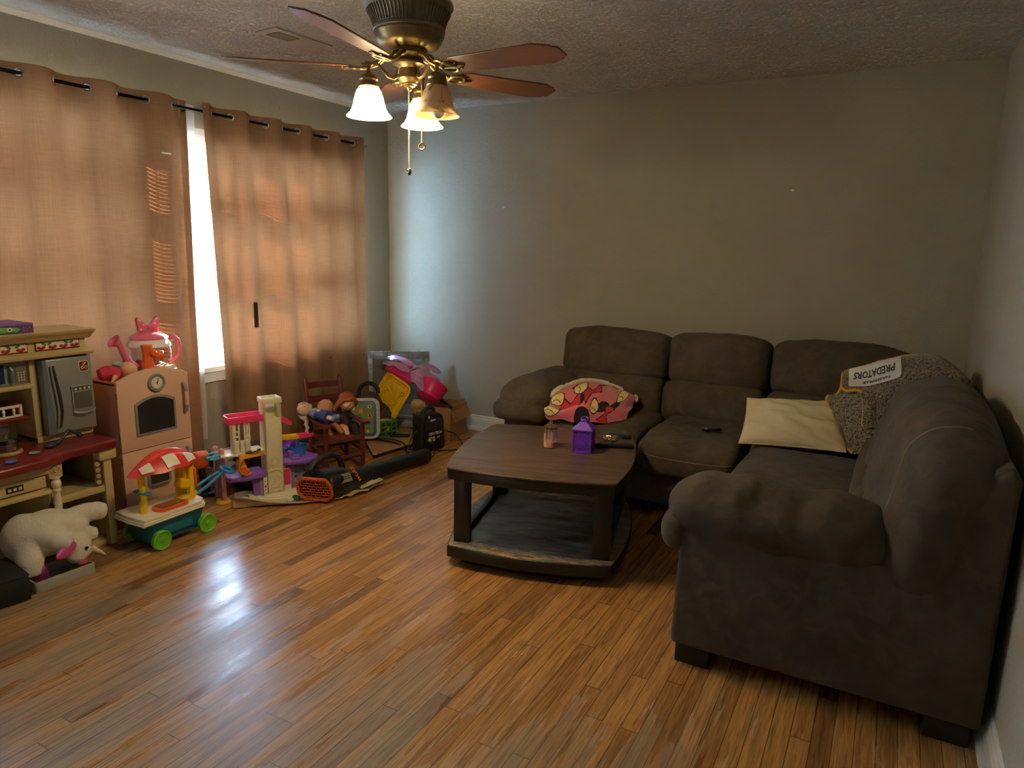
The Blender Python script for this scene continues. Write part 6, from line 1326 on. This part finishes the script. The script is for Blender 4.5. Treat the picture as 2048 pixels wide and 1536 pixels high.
k.use(M_eye).ell((.045, .022, .0062), (.007, .008, .001)).ell((.045, .086, .0062), (.006, .006, .001)).use(M_leaf).ell((.03, -.03, .0056), (.02, .01, .001)).ell((-.065, -.01, .0056), (.01, .016, .001)); k.build('printed_shapes', sc_)
k = MB(plastic('pale_button', rgb(196, 168, 158), .4))
for q in range(5): k.torus((.103, .06-q*.03, .0005), .006, .0018, seg=14, k=5)
k.build('buttons', ta_)
# flattened cardboard
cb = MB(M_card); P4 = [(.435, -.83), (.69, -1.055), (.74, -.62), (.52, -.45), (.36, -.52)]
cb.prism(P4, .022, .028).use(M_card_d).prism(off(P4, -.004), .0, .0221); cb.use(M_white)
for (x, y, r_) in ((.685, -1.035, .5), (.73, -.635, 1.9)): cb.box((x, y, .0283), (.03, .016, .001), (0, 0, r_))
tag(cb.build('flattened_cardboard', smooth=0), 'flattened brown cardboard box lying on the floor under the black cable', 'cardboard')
# ------------------------------------------------------------------ black battery charger and cables
ch = thing('battery_charger', 'black battery charger box with a carry handle and white lettering on the floor', 'battery charger', (.868, -.665, 0), math.radians(78))
# local x along the broad face, -y toward the room
k = MB(M_bkp).prism([(-.105, 0), (.105, 0), (.11, .03), (.104, .20), (.09, .25), (.05, .272), (-.05, .275), (-.095, .262), (-.104, .22), (-.11, .05)], -.055, .055, TM((0, 0, 0), (PI/2, 0, 0)), bev=.012, seg=3); k.build('case', ch)
k = MB(M_bkp).tube([(-.055, 0, .265), (-.05, 0, .288), (-.02, 0, .302), (.02, 0, .302), (.045, 0, .29), (.052, 0, .265)], .013, 12); k.build('carry_handle', ch)
k = MB(M_navy).prism([(-.085, .155), (.085, .17), (.08, .235), (-.03, .245), (-.085, .22)], 0, .006, TM((0, -.054, 0), (PI/2, 0, 0)), bev=.002).lathe([(0, 0), (.018, 0), (.018, .012), (0, .012)], (.02, -.06, .195), (PI/2, 0, 0), 20); k.build('control_panel', ch)
k = MB(M_spack).box((-.012, -.0615, .228), (.05, .001, .012), (0, -.08, 0)).box((-.05, -.0615, .255), (.012, .001, .02)); k.build('white_sticker', ch)
M_letter = P('cream_lettering', rgb(226, 220, 190), .5)
k = MB(M_letter); k.text('CEN-TECH', .026, TM((.015, -.0562, .128), (PI/2, 0, 0)), .0006, bold=.0007); k.text('400', .046, TM((-.022, -.0562, .088), (PI/2, 0, 0)), .0006, bold=.0018); k.text('AMP', .015, TM((.045, -.0562, .095), (PI/2, 0, 0)), .0006, bold=.0006); k.build('lettering', ch)
M_cable = P('black_cable_rubber', rgb(16, 16, 17), .5)
def smooth_path(pts, n=8):
    P_ = [Vector(p) for p in pts]; o_ = []
    for i in range(len(P_)-1):
        a, b_, c_, d_ = P_[max(i-1, 0)], P_[i], P_[i+1], P_[min(i+2, len(P_)-1)]
        for k_ in range(n):
            t = k_/n; o_.append(.5*((2*b_)+(c_-a)*t+(2*a-5*b_+4*c_-d_)*t*t+(3*b_-a-3*c_+d_)*t**3))
    return o_+[P_[-1]]
tag(MB(M_cable).tube(smooth_path([(.93, -.575, .13), (1.0, -.52, .10), (1.065, -.52, .03), (1.06, -.56, .006), (1.0, -.62, .006), (.955, -.66, .006), (.945, -.70, .02)]), .0045, 8).build('power_cable'), 'thick black cable looping right of the battery charger', 'cable')
tag(MB(M_cable).tube(smooth_path([(.925, -.70, .10), (.96, -.73, .05), (1.0, -.79, .006), (.99, -.87, .006), (.93, -.92, .006), (.875, -.92, .006), (.845, -.885, .02), (.83, -.82, .10), (.845, -.76, .16), (.86, -.735, .19)]), .004, 8).build('power_cable'), 'thin black cable looping in front of the battery charger', 'cable')
tag(MB(M_cable).tube(smooth_path([(.40, -.80, .04), (.47, -.77, .038), (.56, -.755, .036), (.66, -.76, .034), (.74, -.78, .012), (.81, -.82, .006)]), .006, 8).tube(smooth_path([(.42, -.78, .045), (.52, -.72, .040), (.60, -.70, .036), (.70, -.735, .036), (.76, -.76, .01), (.80, -.73, .006)]), .0045, 8).build('power_cable'), 'pair of black cables lying across the flattened cardboard', 'cable')
tag(MB(M_cable).tube(smooth_path([(.96, -.48, .05), (.93, -.36, .006), (.99, -.20, .006), (1.08, -.10, .008), (1.14, -.075, .02), (1.16, -.09, .006), (1.10, -.14, .006), (1.02, -.2, .006)]), .0022, 6).build('thin_wire'), 'thin black wire on the floor along the back baseboard', 'wire')
tag(MB(M_cable).tube(smooth_path([(1.63, -.96, .33), (1.615, -.95, .22), (1.605, -.92, .10), (1.60, -.85, .006), (1.60, -.6, .006)]), .0022, 6).build('thin_wire'), 'thin black wire hanging beside the left sofa arm', 'wire')
# ------------------------------------------------------------------ soft things on the sofa
def cr1(P_, t):
    n = len(P_)-1; t = max(0, min(n-1e-6, t*n)); i = int(t); f = t-i
    a, b, c, d = P_[max(i-1, 0)], P_[i], P_[i+1], P_[min(i+2, n)]
    return .5*((2*b)+(c-a)*f+(2*a-5*b+4*c-d)*f*f+(3*b-a-3*c+d)*f**3)
class Patch:
    def __init__(s, rows): s.r = [[Vector(p) for p in row] for row in rows]
    def __call__(s, u, v): return cr1([cr1(row, v) for row in s.r], u)
    def n(s, u, v):
        e = .004; a = s(min(1, u+e), v)-s(max(0, u-e), v); b = s(u, min(1, v+e))-s(u, max(0, v-e)); return a.cross(b).normalized()
# a corner pad of the sofa under the throw
cushion('back_pad', (3.83, -.70, .66), (.28, .42, .50), .12, None, (0, math.radians(10), 0), (.02, .01, .01), 16, .006, 51)
# cream pillow
M_pil = P('cream_pillow_cotton', rgb(216, 198, 160), .8, var=(9, rgb(196, 174, 132), .55), bump=(40, .1))
def pillow(w, d, t, n=40):
    b = MB(M_pil)
    for s_ in (1, -1):
        G = []
        for i in range(n+1):
            row = []
            for j in range(n+1):
                x, y = math.sin((i/n*2-1)*PI/2), math.sin((j/n*2-1)*PI/2)
                f = max(0, (1-abs(x)**2.6))**.62*max(0, (1-abs(y)**2.6))**.62
                k = 1-.055*(1-abs(y)**2)*abs(x)**4-.0; k2 = 1-.07*(1-abs(x)**2)*abs(y)**4
                wr = .014*noise.noise(Vector((x*2.6+y*4.8, (x-y)*1.2, s_)))+.011*math.sin(11*(x*.8+y)+4*nz(x*2, y*2))*(.4+.6*max(0, x))
                row.append((x*w/2*k, y*d/2*k2, s_*(t/2*f)+wr*min(1, f*1.6)))
            G.append(row)
        b.surf(G if s_ > 0 else G[::-1])
    return b
pi_ = tag(pillow(.50, .335, .15).build('pillow', smooth=70), 'cream pillow leaning on the sofa corner half under the grey throw', 'pillow'); pi_.location = (3.285, -.855, .575); pi_.rotation_euler = (math.radians(33), math.radians(-3), math.radians(3))
k = MB(P('pillow_piping', rgb(202, 182, 140), .8)); k.tube([(x*.255, y*.172, 0) for x, y in [(-.97, -.97), (-.5, -.93), (0, -.92), (.5, -.93), (.97, -.97), (.93, -.5), (.92, 0), (.93, .5), (.97, .97), (.5, .93), (0, .92), (-.5, .93), (-.97, .97), (-.93, .5), (-.92, 0), (-.93, -.5)]], .004, 6, closed=True); k.build('piping', pi_)
# grey sherpa throw with yellow binding
def sherpa():
    m = P('grey_sherpa', rgb(150, 138, 116), .95, spec=.1, sheen=.4, var=(4, rgb(134, 120, 98), .5)); nt = m.node_tree; L = nt.links.new; b = nt.nodes['Principled BSDF']; tc = nt.nodes['Texture Coordinate']
    n = nt.nodes.new('ShaderNodeTexNoise'); n.inputs['Scale'].default_value = 150; n.inputs['Detail'].default_value = 3; n.inputs['Distortion'].default_value = 1.; L(tc.outputs['Object'], n.inputs[0])
    r = nt.nodes.new('ShaderNodeValToRGB'); r.color_ramp.elements[0].position = .40; r.color_ramp.elements[1].position = .56; L(n.outputs['Fac'], r.inputs[0])
    mx = nt.nodes.new('ShaderNodeMix'); mx.data_type = 'RGBA'; L(r.outputs[0], mx.inputs['Factor']); mx.inputs['A'].default_value = (*rgb(70, 58, 44), 1); L(b.inputs['Base Color'].links[0].from_socket, mx.inputs['B']); L(mx.outputs['Result'], b.inputs['Base Color'])
    bp = nt.nodes.new('ShaderNodeBump'); bp.inputs['Strength'].default_value = 1.; bp.inputs['Distance'].default_value = .008; L(n.outputs['Fac'], bp.inputs['Height']); L(bp.outputs[0], b.inputs['Normal']); return m
M_sher = sherpa(); M_bind = P('mustard_binding', rgb(196, 148, 44), .7)
th = thing('throw_blanket', 'grey sherpa throw with mustard binding and a sewn white label over the sofa corner', 'blanket', (3.7, -.8, .5))
rows = [[(3.53, -.60, .74), (3.62, -.62, .84), (3.72, -.62, .88), (3.84, -.62, .92), (3.93, -.66, .90), (4.0, -.78, .80)],
        [(3.491, -.80, .853), (3.585, -.825, .895), (3.68, -.85, .938), (3.82, -.85, .975), (3.925, -.90, .940), (3.99, -.945, .885)],
        [(3.488, -.825, .785), (3.60, -.865, .80), (3.70, -.905, .845), (3.79, -.925, .895), (3.88, -.96, .905), (3.965, -.99, .855)],
        [(3.47, -.815, .742), (3.56, -.87, .735), (3.645, -.915, .74), (3.70, -.92, .77), (3.75, -.93, .80), (3.80, -.94, .82)],
        [(3.426, -.80, .713), (3.495, -.85, .685), (3.57, -.90, .655), (3.63, -.93, .66), (3.68, -.94, .68), (3.72, -.94, .69)],
        [(3.487, -.86, .600), (3.53, -.895, .575), (3.585, -.93, .565), (3.62, -.945, .57), (3.65, -.95, .58), (3.68, -.95, .59)],
        [(3.535, -.935, .512), (3.565, -.955, .495), (3.595, -.97, .488), (3.615, -.975, .490), (3.635, -.975, .50), (3.66, -.97, .51)]]
PT = Patch(rows); bpy.context.view_layer.update(); off_ = Vector((3.7, -.8, .5))
NU, NV = 90, 80
G = [[PT(i/NU, j/NV)+PT.n(i/NU, j/NV)*-.0-off_+Vector((nz(i*.35, j*.35, 1), nz(i*.35, j*.35, 5), nz(i*.35, j*.35, 9)))*.0045 for j in range(NV+1)] for i in range(NU+1)]
sg = MB(M_sher).surf(G, .010).build('fleece', th, 70)
def edge(pts, r=.0075): return MB(M_bind).tube([p-off_ for p in pts], r, 8, flat=1.).build('binding', th)
edge([PT(.165+.0*i, .0)+(PT(.165, i/20)-PT(.165, 0))+Vector((-.002, -.006, .004)) for i in range(15)]); edge([PT(.165+.335*i/14, 0)+Vector((-.004, -.004, 0)) for i in range(15)]); edge([PT(.60+.40*i/18, 0)+Vector((-.004, -.006, 0)) for i in range(19)]+[PT(1, .1)+Vector((0, -.008, 0)), PT(1, .25)+Vector((0, -.008, 0))])
fp = [Vector(p) for p in ((3.485, -.835, .782), (3.515, -.862, .772), (3.55, -.885, .785), (3.578, -.895, .778), (3.590, -.908, .735), (3.598, -.925, .68), (3.600, -.938, .635), (3.612, -.948, .622), (3.632, -.952, .630))]
edge(smooth_path(fp, 6), .0075)
k = MB(M_sher); G = []
for i in range(21):
    p = cr1(fp[3:8], i/20); G.append([p-off_+Vector((.06*v, -.006-.012*math.sin(v*PI), .012*v*(1-v)*2)) for v in [q/8 for q in range(9)]])
k.surf(G, .006).build('fold', th, 70)
def onp(x, y, h):          # label coordinates: x along the top edge, y down the front
    u, v = .25+.5*y*.167+.0, x; u = .182+y*.138; p = PT(u, v); return p+PT.n(u, v)*(-h if PT.n(u, v).y > 0 else h)-off_
k = MB(P('white_satin_label', rgb(206, 204, 200), .5)); k.surf([[onp(.07+.40*j/24, i/10, .015) for j in range(25)] for i in range(11)], .0).build('sewn_label', th, 60)
M_ink = P('dark_ink', rgb(34, 26, 22), .6)
def label_text(txt, size, cx_, cy_, shear, bold, wd):
    t = MB(M_ink).text(txt, size, Matrix.Rotation(PI, 4, 'Z'), 0., bold=bold, shear=shear); xs = [v.x for v in t.v]; sx = (max(xs)-min(xs))
    t.v = [onp(cx_+v.x/sx*wd, cy_-v.y, .0175) for v in t.v]; return t
label_text('PREDATORS', .40, .275, .42, .25, .012, .33).build('label_print', th, 0); label_text('NASHVILLE', .17, .28, .78, 0, .004, .22).build('label_print', th, 0)
# pink printed fleece blanket
M_pk = P('pink_fleece', rgb(226, 112, 122), .85, sheen=.4, var=(20, rgb(212, 96, 108), .5), bump=(110, .3)); M_cr = P('cream_fleece_print', rgb(238, 208, 140), .85, bump=(110, .3)); M_bk = P('black_fleece_print', rgb(26, 22, 24), .85); M_rd = P('red_fleece_print', rgb(214, 50, 58), .85, bump=(110, .3))
M_wf = plush('ivory_sherpa_edge', rgb(232, 216, 180), rgb(200, 184, 148))
bk = thing('printed_blanket', 'pink fleece blanket with cream, red and black shapes crumpled on the left sofa seat', 'blanket', (2.2, -.8, .47))
rows = [[(2.0, -1.100, .478), (2.10, -1.095, .474), (2.22, -1.07, .474), (2.33, -.99, .474), (2.395, -.86, .474)],
        [(1.995, -1.115, .530), (2.10, -1.10, .545), (2.22, -1.055, .555), (2.325, -.95, .525), (2.39, -.80, .505)],
        [(1.99, -1.04, .535), (2.09, -1.00, .530), (2.205, -.95, .545), (2.30, -.84, .55), (2.375, -.70, .525)],
        [(1.985, -1.00, .575), (2.08, -.93, .60), (2.18, -.85, .605), (2.275, -.74, .585), (2.36, -.62, .545)],
        [(1.99, -.90, .605), (2.06, -.80, .628), (2.15, -.70, .622), (2.24, -.63, .596), (2.33, -.555, .55)],
        [(2.00, -.82, .60), (2.06, -.71, .62), (2.14, -.63, .61), (2.23, -.575, .58), (2.32, -.53, .53)],
        [(2.01, -.78, .53), (2.07, -.66, .53), (2.15, -.585, .53), (2.24, -.535, .50), (2.33, -.50, .48)]]
PB = Patch(rows); o2 = Vector((2.2, -.8, .47)); NU, NV = 150, 190
def crease(u, v): return .016*math.sin(14*v+5*u+2.5*nz(u*3, v*4))*max(0, math.sin(PI*u))*.6+.018*nz(u*5, v*6, 2)
G = [[PB(i/NU, j/NV)-o2+Vector((0, 0, crease(i/NU, j/NV))) for j in range(NV+1)] for i in range(NU+1)]
b = MB(M_pk); b.surf(G); [b.use(m) for m in (M_cr, M_bk, M_rd)]
def prn(u, v):
    # cream ovals with dark outlines and dark curls, red two-lobed bows, black rounds; u 0 front..1 back
    p = (v*4.2, u*2.6)
    for (cx_, cy_, rx, ry, a) in ((.42, .42, .52, .26, .1), (.42, 1.12, .36, .33, .5), (1.35, 1.55, .46, .26, -.5), (2.35, .72, .20, .46, .35), (3.55, 1.25, .26, .42, -.3)):
        dx, dy = p[0]-cx_, p[1]-cy_; x = dx*math.cos(a)+dy*math.sin(a); y = -dx*math.sin(a)+dy*math.cos(a); d = math.hypot(x/rx, y/ry)
        if d < .88:
            if abs(math.hypot((x+rx*.35)/rx, (y+ry*.9)/ry)-.8) < .045 and d < .74: return 2
            return 1
        if d < 1.0: return 2
    for (cx_, cy_, r_, a) in ((1.15, .98, .34, .2), (2.05, 1.40, .30, .5), (2.8, 2.05, .36, .1), (3.0, .35, .28, 1.2)):
        dx, dy = p[0]-cx_, p[1]-cy_; x = dx*math.cos(a)+dy*math.sin(a); y = -dx*math.sin(a)+dy*math.cos(a)
        h_ = .22*r_+.75*abs(x)*(1 if abs(x) < r_ else 0)
        if abs(x) < r_*1.25 and abs(y) < .12*r_+.62*min(abs(x), r_): return 3
        if abs(x) < r_*1.34 and abs(y) < .24*r_+.66*min(abs(x), r_*1.1): return 2
    for (cx_, cy_, r_) in ((1.62, 1.12, .13), (2.72, .72, .34), (2.0, .12, .36), (2.25, 2.1, .22), (.95, 1.75, .20), (3.3, .78, .22)):
        if math.hypot(p[0]-cx_, (p[1]-cy_)*1.1) < r_: return 2
    return 0
b.fm = [prn((i+.5)/NU, (j+.5)/NV) for i in range(NU) for j in range(NV)]
b.build('fleece', bk, 70)
e = MB(M_wf)
e.tube([PB(.80, i/16*.62)-o2+Vector((-.006, .012, .012+.004*nz(i*.9))) for i in range(17)], [.014+.005*nz(i*.7, 3) for i in range(17)], 10)
e.tube([PB(.80-.28*i/8, .0)-o2+Vector((-.008, 0, .002)) for i in range(9)], [.016, .018, .02, .02, .02, .02, .018, .014, .008], 10)
e.tube([PB(.80, .55+.45*i/16)-o2+Vector((.004, .008, .008)) for i in range(17)]+[PB(.80-.35*i/10, 1.0)-o2+Vector((.010, .004, .002)) for i in range(1, 11)], [.011]*27, 10)
e.build('sherpa_edge', bk, 60)
